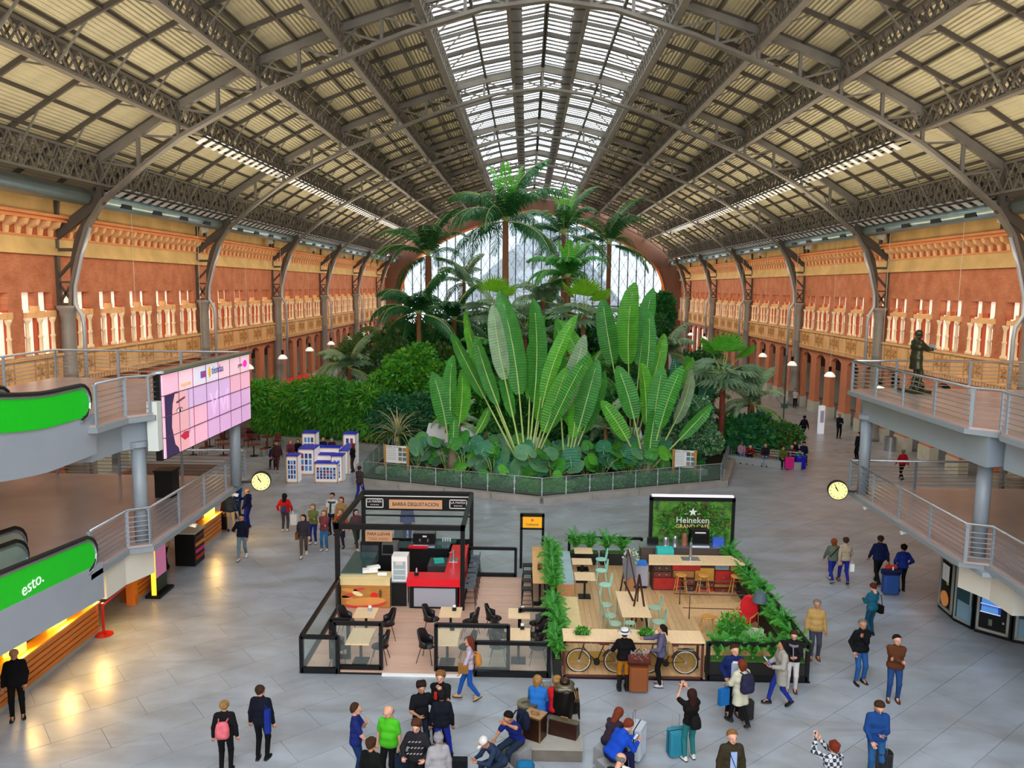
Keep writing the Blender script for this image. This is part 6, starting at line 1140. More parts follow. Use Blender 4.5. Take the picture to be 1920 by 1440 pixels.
# ================================================================ people
def snet(prims, h, blend=.05, cuts=()):
    """smooth union of tapered capsules (a, b, ra, rb), cut by planes (p, n): the side of n stays; surface nets"""
    A = np.array([p[0] for p in prims]); B = np.array([p[1] for p in prims]); ra = np.array([p[2] for p in prims]); rb = np.array([p[3] for p in prims]); mr = np.maximum(ra, rb)[:, None]
    lo = np.minimum(A-mr, B-mr).min(0)-2*h; hi = np.maximum(A+mr, B+mr).max(0)+2*h; n_ = np.ceil((hi-lo)/h).astype(int)+1
    F = np.full(n_, .5); ax = [lo[i]+h*np.arange(n_[i]) for i in range(3)]
    for a, b, r0, r1 in zip(A, B, ra, rb):
        m_ = max(r0, r1)+blend+h*1.5; l2 = np.minimum(a, b)-m_; u2 = np.maximum(a, b)+m_; i0 = np.maximum(0, ((l2-lo)/h).astype(int)); i1 = np.minimum(n_, ((u2-lo)/h).astype(int)+2)
        X = np.stack(np.meshgrid(*[ax[i][i0[i]:i1[i]] for i in range(3)], indexing='ij'), -1); ab = b-a; L = ab@ab
        t = np.clip(((X-a)@ab)/L, 0, 1) if L > 1e-9 else np.zeros(X.shape[:3]); d = np.sqrt(((X-a-t[..., None]*ab)**2).sum(-1))-(r0+(r1-r0)*t)
        S = F[i0[0]:i1[0], i0[1]:i1[1], i0[2]:i1[2]]; hh = np.clip(.5+.5*(S-d)/blend, 0, 1); S[...] = S*(1-hh)+d*hh-blend*hh*(1-hh)
    if cuts:
        X = np.stack(np.meshgrid(*ax, indexing='ij'), -1)
        for p, nn in cuts: F = np.maximum(F, -((X-np.array(p))@np.array(nn)))
    neg = F < 0; nx, ny, nz = [k-1 for k in n_]; acc = np.zeros((nx, ny, nz, 3)); cnt = np.zeros((nx, ny, nz))
    off = [(i, j, k) for i in (0, 1) for j in (0, 1) for k in (0, 1)]
    def sub(M_, o_): return M_[o_[0]:o_[0]+nx, o_[1]:o_[1]+ny, o_[2]:o_[2]+nz]
    for a in off:
        for d_ in range(3):
            if a[d_] == 0:
                b = list(a); b[d_] = 1; fa, fb = sub(F, a), sub(F, b); mk = (fa < 0) != (fb < 0); t = np.where(mk, fa/(fa-fb+1e-12*(fa == fb)), 0); acc[..., 0] += mk*a[0]; acc[..., 1] += mk*a[1]; acc[..., 2] += mk*a[2]; acc[..., d_] += t*mk; cnt += mk
    on = cnt > 0; idx = np.full((nx, ny, nz), -1); idx[on] = np.arange(on.sum()); g = np.argwhere(on); V = lo+h*(g+acc[on]/cnt[on][:, None]); faces = []
    for d_ in range(3):
        e1, e2 = [(1, 2), (2, 0), (0, 1)][d_]; s0 = [slice(1, nx), slice(1, ny), slice(1, nz)]; s0[d_] = slice(0, (nx, ny, nz)[d_]); s1 = list(s0); s1[d_] = slice(1, (nx, ny, nz)[d_]+1)
        a = neg[tuple(s0)]; b = neg[tuple(s1)]; mk = np.argwhere(a != b)
        if not len(mk): continue
        mk0 = mk.copy(); o_ = np.array([1, 1, 1]); o_[d_] = 0; c = mk+o_; sg = a[tuple(mk.T)]
        def id_(da, db): q = c.copy(); q[:, e1] += da; q[:, e2] += db; return idx[tuple(q.T)]
        q = np.stack([id_(-1, -1), id_(0, -1), id_(0, 0), id_(-1, 0)], 1); q[~sg] = q[~sg][:, ::-1]; faces.append(q)
    return V, np.vstack(faces)
# head and hair templates (head frame: +y is the face, origin at the middle of the skull)
def z3(*a): return tuple(float(x) for x in a)
HV, HF = snet([(z3(-.012, -.025, .035), z3(.012, -.02, .035), .092, .092), (z3(0, .03, .02), z3(0, .025, -.02), .072, .065), (z3(-.02, .045, -.065), z3(.02, .045, -.065), .04, .04), (z3(0, .07, -.085), z3(0, .068, -.085), .024, .024), (z3(-.045, .02, -.05), z3(.045, .02, -.05), .032, .032), (z3(0, .098, .012), z3(0, .12, -.025), .011, .017), (z3(-.03, .088, .028), z3(.03, .088, .028), .014, .014), (z3(-.088, -.005, -.01), z3(-.09, -.01, .015), .012, .016), (z3(.088, -.005, -.01), z3(.09, -.01, .015), .012, .016), (z3(0, -.02, -.07), z3(0, -.035, -.17), .054, .058)], .013, .016)
eb = MB()
for e in (-1, 1): eb.ball((e*.033, .092, .006), .0125, 8, 0); eb.ball((e*.033, .101, .006), .007, 6, 1); eb.cbox((e*.034, .1, .027), (.034, .008, .007), 0, 3)
eb.cbox((0, .1, -.057), (.042, .01, .011), 0, 2)
EV = np.vstack(eb.v); EF = eb.f; EM = eb.m
def hairmesh(kind):
    cap = [(z3(-.012, -.032, .042), z3(.012, -.03, .042), .101, .101)]
    if kind == 'short': return snet(cap+[(z3(0, -.06, -.02), z3(0, -.06, 0), .07, .08)], .016, .02, [((0, .045, .075), (0, -.75, .66)), ((0, 0, -.075), (0, 0, 1))])
    if kind == 'bald': return snet([(z3(-.04, -.055, -.0), z3(.04, -.055, -.0), .062, .062)], .016, .02, [((0, 0, .04), (0, 0, -1)), ((0, 0, -.06), (0, 0, 1))])
    if kind == 'curly': return snet([(z3(-.014, -.03, .048), z3(.014, -.03, .048), .104, .104), (z3(-.05, .035, .1), z3(.055, .03, .098), .04, .045), (z3(-.06, -.06, .1), z3(-.06, -.06, .1), .045, .045), (z3(.06, -.07, .09), z3(.06, -.07, .09), .048, .048), (z3(.0, -.02, .14), z3(.02, -.0, .14), .035, .04), (z3(0, -.08, 0), z3(0, -.08, 0), .07, .07)], .018, .02, [((0, .07, .06), (0, -.8, .6)), ((0, 0, -.08), (0, 0, 1))])
    if kind == 'bob': return snet(cap+[(z3(-.075, -.02, 0), z3(-.07, .0, -.1), .045, .03), (z3(.075, -.02, 0), z3(.07, .0, -.1), .045, .03), (z3(-.04, -.07, 0), z3(-.04, -.07, -.11), .06, .05), (z3(.04, -.07, 0), z3(.04, -.07, -.11), .06, .05)], .018, .03, [((0, .055, .07), (0, -.85, .5))])
    if kind == 'long': return snet(cap+[(z3(-.075, -.02, 0), z3(-.08, .01, -.2), .045, .03), (z3(.075, -.02, 0), z3(.08, .01, -.2), .045, .03), (z3(-.04, -.08, 0), z3(-.05, -.11, -.32), .06, .035), (z3(.04, -.08, 0), z3(.05, -.11, -.32), .06, .035), (z3(0, -.09, 0), z3(0, -.12, -.34), .06, .04)], .018, .03, [((0, .055, .07), (0, -.85, .5))])
    if kind == 'bun': return snet(cap+[(z3(0, -.1, .1), z3(0, -.1, .1), .05, .05), (z3(0, -.06, -.02), z3(0, -.06, 0), .06, .07)], .016, .02, [((0, .045, .075), (0, -.75, .66)), ((0, 0, -.06), (0, 0, 1))])
    if kind == 'pony': return snet(cap+[(z3(0, -.12, .06), z3(0, -.16, -.2), .04, .02), (z3(0, -.06, -.02), z3(0, -.06, 0), .06, .07)], .016, .02, [((0, .045, .075), (0, -.75, .66)), ((0, -.0, -.21), (0, 0, 1))])
HC = {}
def handmesh():                                   # palm along -z from the wrist at the origin, palm faces +y, thumb towards +x
    b = MB(); b.cbox((0, .0, -.05), (.078, .028, .085)); b.path([(0, 0, .02), (0, 0, -.015)], [.028, .03], 8)
    for i, (x, L_) in enumerate(((.028, .07), (.01, .08), (-.009, .075), (-.028, .06))):
        b.path([(x, 0, -.088), (x*1.05, .012, -.09-L_*.45), (x*1.05, .034, -.09-L_*.85)], [.0095, .009, .007], 6)
    b.path([(.034, .005, -.03), (.058, .02, -.06), (.06, .034, -.085)], [.013, .011, .008], 6); return np.vstack(b.v), b.f
HDV, HDF = handmesh()
SKM = {'fair': 'c8937a', 'tan': 'ae7858', 'dark': '7a5038'}
EYEW = M('eye_white', 'e8e4e0', .3); EYEB = M('eye_dark', '2a1a14', .3); LIP = M('lips', 'a8544a', .5)
CM = {}
def cloth(c, noise=.08, sc=5): 
    k = 'cloth_'+c; l = sum(int(c[i:i+2], 16) for i in (0, 2, 4))/765; f = .62 if l < .14 else .8 if l < .5 else .88
    return M(k, ''.join('%02x' % int(int(c[i:i+2], 16)*f) for i in (0, 2, 4)), .85, 0, noise, sc, spec=.2, bump=.25)
def cap_(a, b, r0, r1): return (tuple(a), tuple(b), r0, r1)
def ik(a, t, l1, l2, pole):
    a = np.array(a, float); t = np.array(t, float); d = t-a; D = min(np.linalg.norm(d), (l1+l2)*.995); u = d/np.linalg.norm(d); t = a+u*D
    x = (l1*l1-l2*l2+D*D)/(2*D); hgt_ = math.sqrt(max(1e-6, l1*l1-x*x)); p = np.array(pole, float); p -= u*(p@u); p /= np.linalg.norm(p)+1e-9; return a+u*x+p*hgt_, t
POSES = dict(
 stand=dict(hl=(-.27, .03, .84), hr=(.27, .03, .84), fl=(-.1, .0), fr=(.1, .03)),
 walk=dict(hl=(-.25, .22, .9), hr=(.25, -.16, .88), fl=(-.07, -.26, .06), fr=(.07, .3, .0)),
 walk2=dict(hl=(-.25, -.16, .88), hr=(.25, .2, .92), fl=(-.07, .28, 0), fr=(.07, -.24, .06)),
 phone=dict(hl=(-.06, .33, 1.14), hr=(.07, .33, 1.12), fl=(-.1, 0), fr=(.11, .04), nod=.45),
 photo=dict(hl=(-.07, .38, 1.6), hr=(.08, .38, 1.6), fl=(-.12, 0), fr=(.12, .03), nod=-.1),
 crossed=dict(hl=(.1, .22, 1.2), hr=(-.1, .24, 1.16), fl=(-.1, 0), fr=(.12, .03)),
 hips=dict(hl=(-.19, .1, .98), hr=(.2, .1, .98), fl=(-.12, 0), fr=(.12, .02)),
 pocket=dict(hl=(-.2, .08, .88), hr=(.27, .03, .84), fl=(-.11, 0), fr=(.11, .04)),
 carry=dict(hl=(-.22, .28, 1.08), hr=(.2, .28, 1.08), fl=(-.1, 0), fr=(.1, .02)),
 face=dict(hl=(-.24, .15, .95), hr=(.05, .2, 1.48), fl=(-.11, 0), fr=(.11, .04)),
 elbow=dict(hl=(.12, .22, 1.38), hr=(.24, .08, .92), fl=(-.12, 0), fr=(.12, .06)),
 point=dict(hl=(-.25, .1, .9), hr=(.1, .5, 1.18), fl=(-.11, 0), fr=(.11, .04)),
 pull=dict(hl=(-.27, .1, .86), hr=(.2, -.3, .82), fl=(-.08, .25), fr=(.08, -.2, .05)),
 sit=dict(seat=.5, hl=(-.13, .38, .66), hr=(.13, .38, .66), fl=(-.13, .5), fr=(.13, .46), lean=10),
 sitlean=dict(seat=.48, hl=(-.08, .62, .74), hr=(.09, .6, .72), fl=(-.15, .5), fr=(.15, .44), lean=38, nod=.4),
 sitchin=dict(seat=.48, hl=(-.05, .42, 1.12), hr=(.2, .5, .7), fl=(-.15, .5), fr=(.15, .42), lean=24, nod=.35),
 sitread=dict(seat=.48, hl=(-.12, .5, .74), hr=(.14, .5, .74), fl=(-.15, .48), fr=(.15, .5), lean=28, nod=.7))
PCOUNT = [0]
def person(px, py, face, h, label, pose='stand', top='2a3a6a', bot='20242c', shoe='3a2a22', hair=('short', '3a2418'), skin='fair', kind='shirt', z=0., look=0., sleeve=1, fat=1., group=None, at_=None, ov=None, legs='long', nod=None):
    P = dict(POSES[pose]); P.update(ov or {}); s = h/1.75; loc = at_ if at_ else at(px, py, z); sk = M('skin_'+skin, SKM[skin], .55)
    o = thing('person', label, 'person', (loc[0], loc[1], z if not at_ else loc[2]), R(face), group)
    seat = P.get('seat'); pz = seat+.1 if seat else .95; ln = R(P.get('lean', 0)); c_, s_ = math.cos(ln), math.sin(ln); py_ = 0. if not seat else -.02
    def T(x, y, zz): dz = zz-.95; return np.array([x, py_+y*c_+dz*s_, pz+dz*c_-y*s_])
    TR = lambda r_=0, f_=1.: [cap_(T(-.075, 0, .95), T(.075, 0, .95), .112*f_+r_, .112*f_+r_), cap_(T(-.06, .005*f_, 1.1), T(.06, .005*f_, 1.1), .1*f_+r_+(f_-1)*.05, .1*f_+r_+(f_-1)*.05), cap_(T(-.085, 0, 1.27), T(.085, 0, 1.27), .108+r_, .108+r_), cap_(T(-.13, 0, 1.395), T(.13, 0, 1.395), .06+r_, .06+r_), cap_(T(0, 0, 1.0), T(0, 0, 1.38), .1+r_, .09+r_)]
    nodv = nod if nod is not None else P.get('nod', 0); HCtr = T(0, .02, 1.62)+np.array([0, .03*nodv, 0]); nb = T(0, -.01, 1.42)
    arms = []; hands = []
    for e, tg in ((-1, P['hl']), (1, P['hr'])):
        sh = T(e*.168, 0, 1.395); tgt = np.array(tg, float)
        if seat is None or True: pass
        pole = (e*.55, -.7, -.35) if tg[2] < 1.3 else (e*.6, -.1, -.8)
        el, wr = ik(sh, tgt, .285, .255, pole); arms.append((sh, el, wr, e)); hands.append((wr, wr-el, e))
    lg = []
    for e, f in ((-1, P['fl']), (1, P['fr'])):
        hp = np.array([e*.09, py_, pz-.03]); ft = np.array([f[0], f[1], .09+(f[2] if len(f) > 2 else 0)]); kn, an = ik(hp, ft, .43, .42, (e*.06, 1, .2)); lg.append((hp, kn, an, e, f))
    body = TR(-.01)+[cap_(nb, HCtr-np.array([0, .03, .08]), .056, .052)]
    for sh, el, wr, e in arms: body += [cap_(sh, el, .052, .04), cap_(el, wr, .04, .026)]
    for hp, kn, an, e, f in lg: body += [cap_(hp, kn, .082, .055), cap_(kn, an, .056, .036), cap_(an, an+np.array([0, .12, -.045]), .036, .03)]
    V, F = snet(body, .03, .04); Rm = np.array(Euler((-nodv*1.0-ln*.35, 0, R(look))).to_matrix()); k = len(V); Vs = [V]; Fs = [tuple(q) for q in F.tolist()]; Ms = [0]*len(F)
    hv = HV@Rm.T+HCtr; Fs += [tuple(i+k for i in q) for q in HF.tolist()]; Ms += [0]*len(HF); Vs.append(hv); k += len(hv)
    Vs.append(EV@Rm.T+HCtr); Fs += [tuple(i+k for i in q) for q in EF]; Ms += [(1, 2, 3, 2)[m] for m in EM]; k += len(EV)
    for wr, d, e in hands:
        d = d/np.linalg.norm(d); zc = -d; fw = np.array([0, 1., .3]) if abs(d[1]) < .8 else np.array([0, 0, 1.]); yc = fw-zc*(fw@zc); yc /= np.linalg.norm(yc); xc = np.cross(yc, zc); Hm = np.stack([xc*(-e), yc, zc], 1)
        v = HDV@Hm.T+wr; f_ = HDF if e < 0 else [q[::-1] for q in HDF]; Vs.append(v); Fs += [tuple(i+k for i in q) for q in f_]; Ms += [0]*len(f_); k += len(v)
    def emit(nme, V, F, mats, mi=None, par=o):
        me = bpy.data.meshes.new(nme); me.from_pydata((V*s).tolist(), [], F); [me.materials.append(m) for m in mats]
        if mi: me.polygons.foreach_set('material_index', mi)
        me.polygons.foreach_set('use_smooth', [True]*len(F)); me.update(); return link(nme, me, par)
    emit('body', np.vstack(Vs), Fs, [sk, EYEW, EYEB, LIP], Ms)
    # garments
    r_ = {'shirt': .008, 'jacket': .02, 'coat': .028}[kind]; f_ = fat; tp = TR(r_, f_)
    for sh, el, wr, e in arms:
        if sleeve >= 1: tp += [cap_(sh, el, .056+r_*.8, .046+r_*.8), cap_(el, el+(wr-el)*.93, .046+r_*.8, .035+r_*.6)]
        elif sleeve > 0: tp += [cap_(sh, sh+(el-sh)*.75, .062+r_, .056+r_)]
        else: tp += [cap_(sh, sh, .06+r_, .06+r_)]
    hem = .88 if kind != 'coat' else .62
    if kind == 'coat' and not seat: tp += [cap_((-.06, py_, pz-.05), (-.08, py_, .6), .13, .14), cap_((.06, py_, pz-.05), (.08, py_, .6), .13, .14)]
    tp += [cap_(nb, nb+(HCtr-nb)*.22, .066+r_, .062+r_)]
    hp_ = T(0, 0, hem if not seat else .9); hn = T(0, 0, 1.95)-T(0, 0, .95); hn = hn/np.linalg.norm(hn)
    V, F = snet(tp, .026, .03, [(hp_, hn)] if kind != 'coat' or seat else [((0, 0, .6), (0, 0, 1))]) if not any((a[2][2] < hp_[2]) for a in arms) or kind == 'coat' else snet([p for p in tp if True], .026, .03)
    emit({'shirt': 'shirt', 'jacket': 'jacket', 'coat': 'coat'}[kind], V, F.tolist(), [cloth(top)])
    tr_ = [cap_((-.07, py_, pz), (.07, py_, pz), .118*max(1, f_*.95), .118*max(1, f_*.95))]
    for hp, kn, an, e, f in lg: tr_ += [cap_(hp, kn, .096, .066), cap_(kn, kn+(an-kn)*(.97 if legs == 'long' else .1), .067, .052)]
    V, F = snet(tr_, .026, .03, [((0, 0, pz+.07), (0, 0, -1))]); emit('trousers', V, F.tolist(), [cloth(bot)])
    for hp, kn, an, e, f in lg:
        b = MB(); b.poly([(x_, y_, 0) for x_, y_ in ((-.035, -.09), (.035, -.09), (.048, 0), (.05, .1), (.025, .175), (-.025, .175), (-.05, .1), (-.048, 0))], (0, 0, .03), 1); b.add([(-.035, -.09, .03), (.035, -.09, .03), (.048, 0, .03), (.05, .1, .03), (.025, .175, .03), (-.025, .175, .03), (-.05, .1, .03), (-.048, 0, .03), (-.025, -.06, .12), (.025, -.06, .12), (.03, 0, .12), (.03, .1, .07), (.018, .15, .055), (-.018, .15, .055), (-.03, .1, .07), (-.03, 0, .12)], [(i, (i+1) % 8, 8+(i+1) % 8, 8+i) for i in range(8)]+[tuple(range(8, 16))], 0)
        v = np.vstack(b.v); a_ = math.atan2(-e*.2, 1)*1.0; tz = -.5 if len(f) > 2 and f[2] > .02 else 0; Re = np.array(Euler((tz, 0, -e*.15)).to_matrix()); v = v@Re.T+np.array([an[0], an[1], max(0, an[2]-.09)+(.02 if tz else 0)])
        emit('shoe', v, b.f, [cloth(shoe), M('sole', '2a2624' if shoe[0] not in 'ef' else 'e8e4e0', .7)], b.m)
    hk, hc = hair
    if hk in ('cap', 'hat', 'whitecap'):
        b = MB().lathe([(.106, .02), (.108, .05), (.09, .11), (.04, .135), (.005, .138)], (0, -.02, 0), 14); b.cbox((0, .12, .03), (.13, .12, .012)); 
        if hk == 'hat': b = MB().lathe([(.19, .045), (.2, .055), (.11, .06), (.1, .15), (.06, .16), (.005, .155)], (0, -.015, 0), 20)
        emit('cap' if hk != 'hat' else 'hat', np.vstack(b.v)@Rm.T+HCtr, b.f, [cloth(hc)])
        if 'short' not in HC: HC['short'] = hairmesh('short')
        if hk == 'hat': v, f = HC['short']; emit('hair', v*np.array([.97, .97, .93])@Rm.T+HCtr, f.tolist(), [M('hair_2a1a12', '2a1a12', .6)])
    elif hk != 'none':
        if hk not in HC: HC[hk] = hairmesh(hk)
        v, f = HC[hk]; emit('hair', v@Rm.T+HCtr, f.tolist(), [M('hair_'+hc, ''.join('%02x' % int(int(hc[i:i+2], 16)*.75) for i in (0, 2, 4)), .8, 0, .3, 28, spec=.2, bump=.9)])
    o['_h'] = s; return o
def held(o, dx, dy, dz):                       # a spot in the person's own frame
    a = o.rotation_euler.z; return Vector((o.location.x+dx*math.cos(a)-dy*math.sin(a), o.location.y+dx*math.sin(a)+dy*math.cos(a), o.location.z+dz))
def backpack(p, c, label, sz=1., dz=1.18):
    l = held(p, 0, -.22, (dz-.24)*p['_h']); o = thing('backpack', label, 'backpack', l, p.rotation_euler.z); b = MB(); V, F = snet([cap_((-.07*sz, 0, .1*sz), (.07*sz, 0, .1*sz), .09*sz, .09*sz), cap_((-.065*sz, 0, .22*sz), (.065*sz, 0, .22*sz), .095*sz, .095*sz), cap_((-.05*sz, .01, .33*sz), (.05*sz, .01, .33*sz), .085*sz, .085*sz), cap_((-.05, -.07*sz, .13*sz), (.05, -.07*sz, .13*sz), .05*sz, .05*sz)], .025, .06)
    b.add(V, F.tolist()); part('bag', b, cloth(c, .2, 9), o, smooth=True)
    for e in (-1, 1): part('strap', MB().path([(e*.08, .02, .4*sz), (e*.1, .14, .42*sz), (e*.11, .3, .3*sz), (e*.12, .28, .08)], .016, 4), cloth(c), o)
    return o
def suitcase(loc, c, label, h=.62, w_=.42, d_=.26, rz=0, handle=True, hard=True):
    o = thing('suitcase', label, 'suitcase', loc, rz); m_ = M('case_'+c, c, .35 if hard else .75, .1 if hard else 0, .05, 3)
    b = MB(); r_ = .04; b.prism([(-w_/2+r_, -d_/2), (w_/2-r_, -d_/2), (w_/2, -d_/2+r_), (w_/2, d_/2-r_), (w_/2-r_, d_/2), (-w_/2+r_, d_/2), (-w_/2, d_/2-r_), (-w_/2, -d_/2+r_)], .06, h); part('shell', b, m_, o)
    b = MB(); 
    for k in range(5): x = -w_/2+.06+k*(w_-.12)/4; b.cbox((x, -d_/2-.004, h*.52), (.025, .012, h*.75))
    part('ribs', b, m_, o, kind='stuff'); part('zip', MB().box(-w_/2-.004, -.012, .07, w_/2+.004, .012, h+.004), BLACK, o)
    for a in (-1, 1): part('wheel', MB().cbox((a*(w_/2-.06), 0, .03), (.04, .08, .06)), BLACK, o)
    if handle: part('pull_handle', MB().path([(-.09, .08, h), (-.09, .08, h+.33), (.09, .08, h+.33), (.09, .08, h)], .01, 5), CHROME, o)
    else: part('grip', MB().path([(-.08, 0, h), (-.06, 0, h+.04), (.06, 0, h+.04), (.08, 0, h)], .012, 5), BLACK, o)
    return o
def handbag(p, c, label, dx=.3, dz=.62, w_=.3, h_=.24, dy=0, strap=.32):
    o = thing('handbag', label, 'bag', held(p, dx, dy, dz), p.rotation_euler.z); b = MB(); b.prism([(-.06, -w_/2), (.06, -w_/2), (.075, 0), (.06, w_/2), (-.06, w_/2), (-.075, 0)], 0, h_); part('bag', b, cloth(c, .15, 8), o)
    part('strap', MB().path([(0, -w_*.4, h_), (0, -w_*.2, h_+strap), (0, w_*.2, h_+strap), (0, w_*.4, h_)], .01, 4), cloth(c), o); return o
def phone(p, label, z_=1.17, y_=.42, c='101014', x_=0, big=False): 
    o = thing('phone', label, 'phone', held(p, x_, y_*p['_h'], z_*p['_h']), p.rotation_euler.z); part('case', MB().cbox((0, 0, 0), (.15 if big else .075, .012, .09 if big else .15), 0, 0, 0, 0 if z_ > 1.4 else -.9), M('phone_'+c, c, .3), o); part('screen', MB().cbox((0, -.009, 0) if z_ > 1.4 else (0, -.006, .008), (.14 if big else .066, .004, .08 if big else .135), 0, 0, 0, 0 if z_ > 1.4 else -.9), M('phone_glow', '9fb8d8', .2, emit=.3), o); return o
# ---------------------------------------------------------------- who stands where (feet pixel -> floor)
HD, HB, HBL, HR, HG, HLB = '1c120e', '4a2c1a', 'c09050', '8a3a1e', '8a8580', '9a6a3a'
p01 = person(34, 1347, -150, 1.78, 'heavy bald man in black standing by the wooden kiosk at the left border', 'pocket', '0e0e12', '0c0c10', '100c0a', ('bald', HR), 'tan', 'jacket', fat=1.2)
p02 = person(424, 1448, 8, 1.66, 'blonde woman in a black jacket with a pink backpack, seen from behind', 'stand', '17161a', '101014', '1a1a1a', ('bun', HBL), 'fair', 'jacket', look=15); backpack(p02, 'e8707c', 'pink backpack of the woman in the black jacket', .95)
p03 = person(492, 1424, -5, 1.76, 'slim person in a navy jacket and black trousers, seen from behind', 'stand', '101830', '0c0c10', '101010', ('bun', HB), 'fair', 'jacket', look=-20)
b_ = thing('tote_bag', 'bright blue bag at the hip of the slim person in navy', 'bag', held(p03, .2, -.12, .8), p03.rotation_euler.z); part('bag', MB().cbox((0, 0, .2), (.12, .1, .55)), cloth('1a34a0'), b_); part('strap', MB().bar((0, 0, .45), (-.15, .08, .66), .015), cloth('1a34a0'), b_)
p04 = person(668, 1465, -80, 1.78, 'man in a royal blue T-shirt and jeans at the left of the group', 'elbow', '1c2c7c', '1c3c74', '3a2a22', ('short', HB), 'fair', 'shirt', sleeve=.5, fat=1.12, ov=dict(hr=(.2, .3, .9)))
p05 = person(730, 1468, 165, 1.76, 'bald man in a lime green polo shirt and black trousers', 'stand', '58d826', '15151a', '201a18', ('bald', HG), 'fair', 'shirt', sleeve=.5, fat=1.22, look=-20, nod=.3)
b_ = thing('carrier_bag', 'dark blue and white striped bag in the hand of the man in lime', 'bag', held(p05, -.33, .05, .35), .3); part('bag', MB().cbox((0, 0, .2), (.34, .16, .4)), cloth('20304c', .4, 12), b_); part('strap', MB().path([(-.1, 0, .4), (0, 0, .5), (.1, 0, .4)], .012, 4), BLACK, b_)
p06 = person(697, 1530, -20, 1.66, 'dark-haired boy in a black top before the man in lime', 'stand', '10140f', '16181c', '2a2a2a', ('curly', HB), 'tan', 'shirt')
p07 = person(782, 1500, 172, 1.78, 'curly-haired young man in a black jacket with pale streaks', 'carry', '26242a', '14141a', '1a1a1a', ('curly', '5a3420'), 'fair', 'jacket', nod=.3)
ST_ = M('jacket_streaks', '9a948c', .7)
q = thing('jacket_print', 'pale streaks on the black jacket of the curly-haired man', 'print', (p07.location.x, p07.location.y-.15, 1.1)); 
for i in range(14): part('streak', MB().cbox((-.17+.07*(i % 5)+.02*(i//5), -.005, .02+.13*(i//5)), (.05, .012, .02), 0, 0, -.5), ST_, q)
p08 = person(790, 1418, 200, 1.8, 'dark-haired young man in a black polo with a white shoulder stripe', 'face', '15151f', '1a2438', '1a1a1a', ('curly', '2a1812'), 'tan', 'shirt', sleeve=.6, nod=.25, ov=dict(hr=(.12, .3, 1.12)))
p09 = person(826, 1398, 175, 1.82, 'brown-haired young man in a black and red zip jacket, hand raised', 'face', '16161c', '121216', '1a1a1a', ('curly', HLB), 'fair', 'jacket', ov=dict(hr=(-.2, .3, 1.25), hl=(-.05, .22, 1.42)))
q = thing('jacket_patch', 'red shoulder patches on the black zip jacket', 'print', (p09.location.x, p09.location.y-.14, 1.3)); part('patch', MB().cbox((-.1, 0, 0), (.07, .03, .18)), M('patch_red', 'e02818', .6), q); part('patch', MB().cbox((.12, 0, .02), (.07, .03, .16)), M('patch_red', ''), q)
p10 = person(828, 1425, 5, 1.66, 'dark-haired boy in a navy top and bright blue jeans, seen from behind', 'stand', '141a2c', '2436b8', '14100e', ('short', '14100e'), 'tan', 'jacket', ov=dict(fr=(.22, .12)))
p11 = person(822, 1515, 15, 1.62, 'person in a pale grey hooded sweatshirt', 'stand', 'a8a4a8', '2c3458', '2a2a2a', ('curly', 'a8a4a8'), 'fair', 'jacket')
p12 = person(880, 1312, 92, 1.7, 'red-haired woman in blue jeans striding left past the snack bar', 'walk', 'c8b8c8', '2464c8', 'c8a070', ('long', HR), 'fair', 'shirt'); backpack(p12, 'd88a38', 'tan backpack of the striding red-haired woman', .8, 1.2); handbag(p12, 'b07a3c', 'tan shoulder bag in front of the striding woman', -.22, .85, .26, .22, .15)
# seated round the bronze group
def seat(o, c='8a8c90'): pass
GRN = M('plinth_granite', '6a6258', .5, 0, .15, 5)
pl = thing('plinth', 'low grey granite plinth under the bronze luggage', 'plinth', (-.22, 17.9, 0)); part('slab', MB().box(-.98, 16.9, 0, .52, 18.95, .28), GRN, pl, world=True); part('top_slab', MB().box(-1.0, 16.88, .28, .54, 18.97, .34), M('plinth_top', '9a958c', .5, 0, .08, 4), pl, world=True)
BR = M('dark_bronze', '3a2018', .35, .6, .2, 6); BRL = M('polished_bronze', '9a7448', .32, .65, .15, 6); BRG = M('olive_bronze', '6a6450', .4, .55, .15, 6)
q = thing('bronze_travel_chest', 'upright bronze trunk with a lighter worn lid, front left on the plinth', 'trunk', (-.55, 17.32, .34), R(-28)); part('body', MB().cbox((0, 0, .27), (.44, .36, .54)), BR, q); part('lid', MB().cbox((0, 0, .555), (.46, .38, .04)), BRL, q); part('handle', MB().path([(-.1, 0, .575), (-.08, 0, .61), (.08, 0, .61), (.1, 0, .575)], .012, 5), BRL, q); part('corner_strip', MB().cbox((-.22, -.18, .27), (.03, .03, .54)).cbox((.22, -.18, .27), (.03, .03, .54)), BRL, q)
q = thing('bronze_suitcase', 'long bronze doctor bag with a worn pale top, front right on the plinth', 'suitcase', (.13, 17.45, .34), R(-22)); part('body', MB().poly([(-.34, -.15, 0), (-.34, .15, 0), (-.34, .09, .34), (-.34, -.09, .34)], (.68, 0, 0)), BR, q); part('top_strip', MB().cbox((0, 0, .35), (.7, .17, .03)), BRG, q); part('handle', MB().path([(-.12, 0, .36), (-.08, 0, .42), (.08, 0, .42), (.12, 0, .36)], .014, 5), BRL, q)
q = thing('bronze_hat_box', 'round bronze hat box with a folded strap on top, left on the plinth', 'hat box', (-.72, 18.05, .34)); part('drum', MB().cyl((0, 0, 0), .24, 0, .38, 22), BR, q); part('lid', MB().cyl((0, 0, 0), .255, .38, .43, 22), BRG, q); part('strap', MB().path([(-.15, 0, .44), (0, .06, .47), (.13, -.02, .44)], .02, 5), BRG, q)
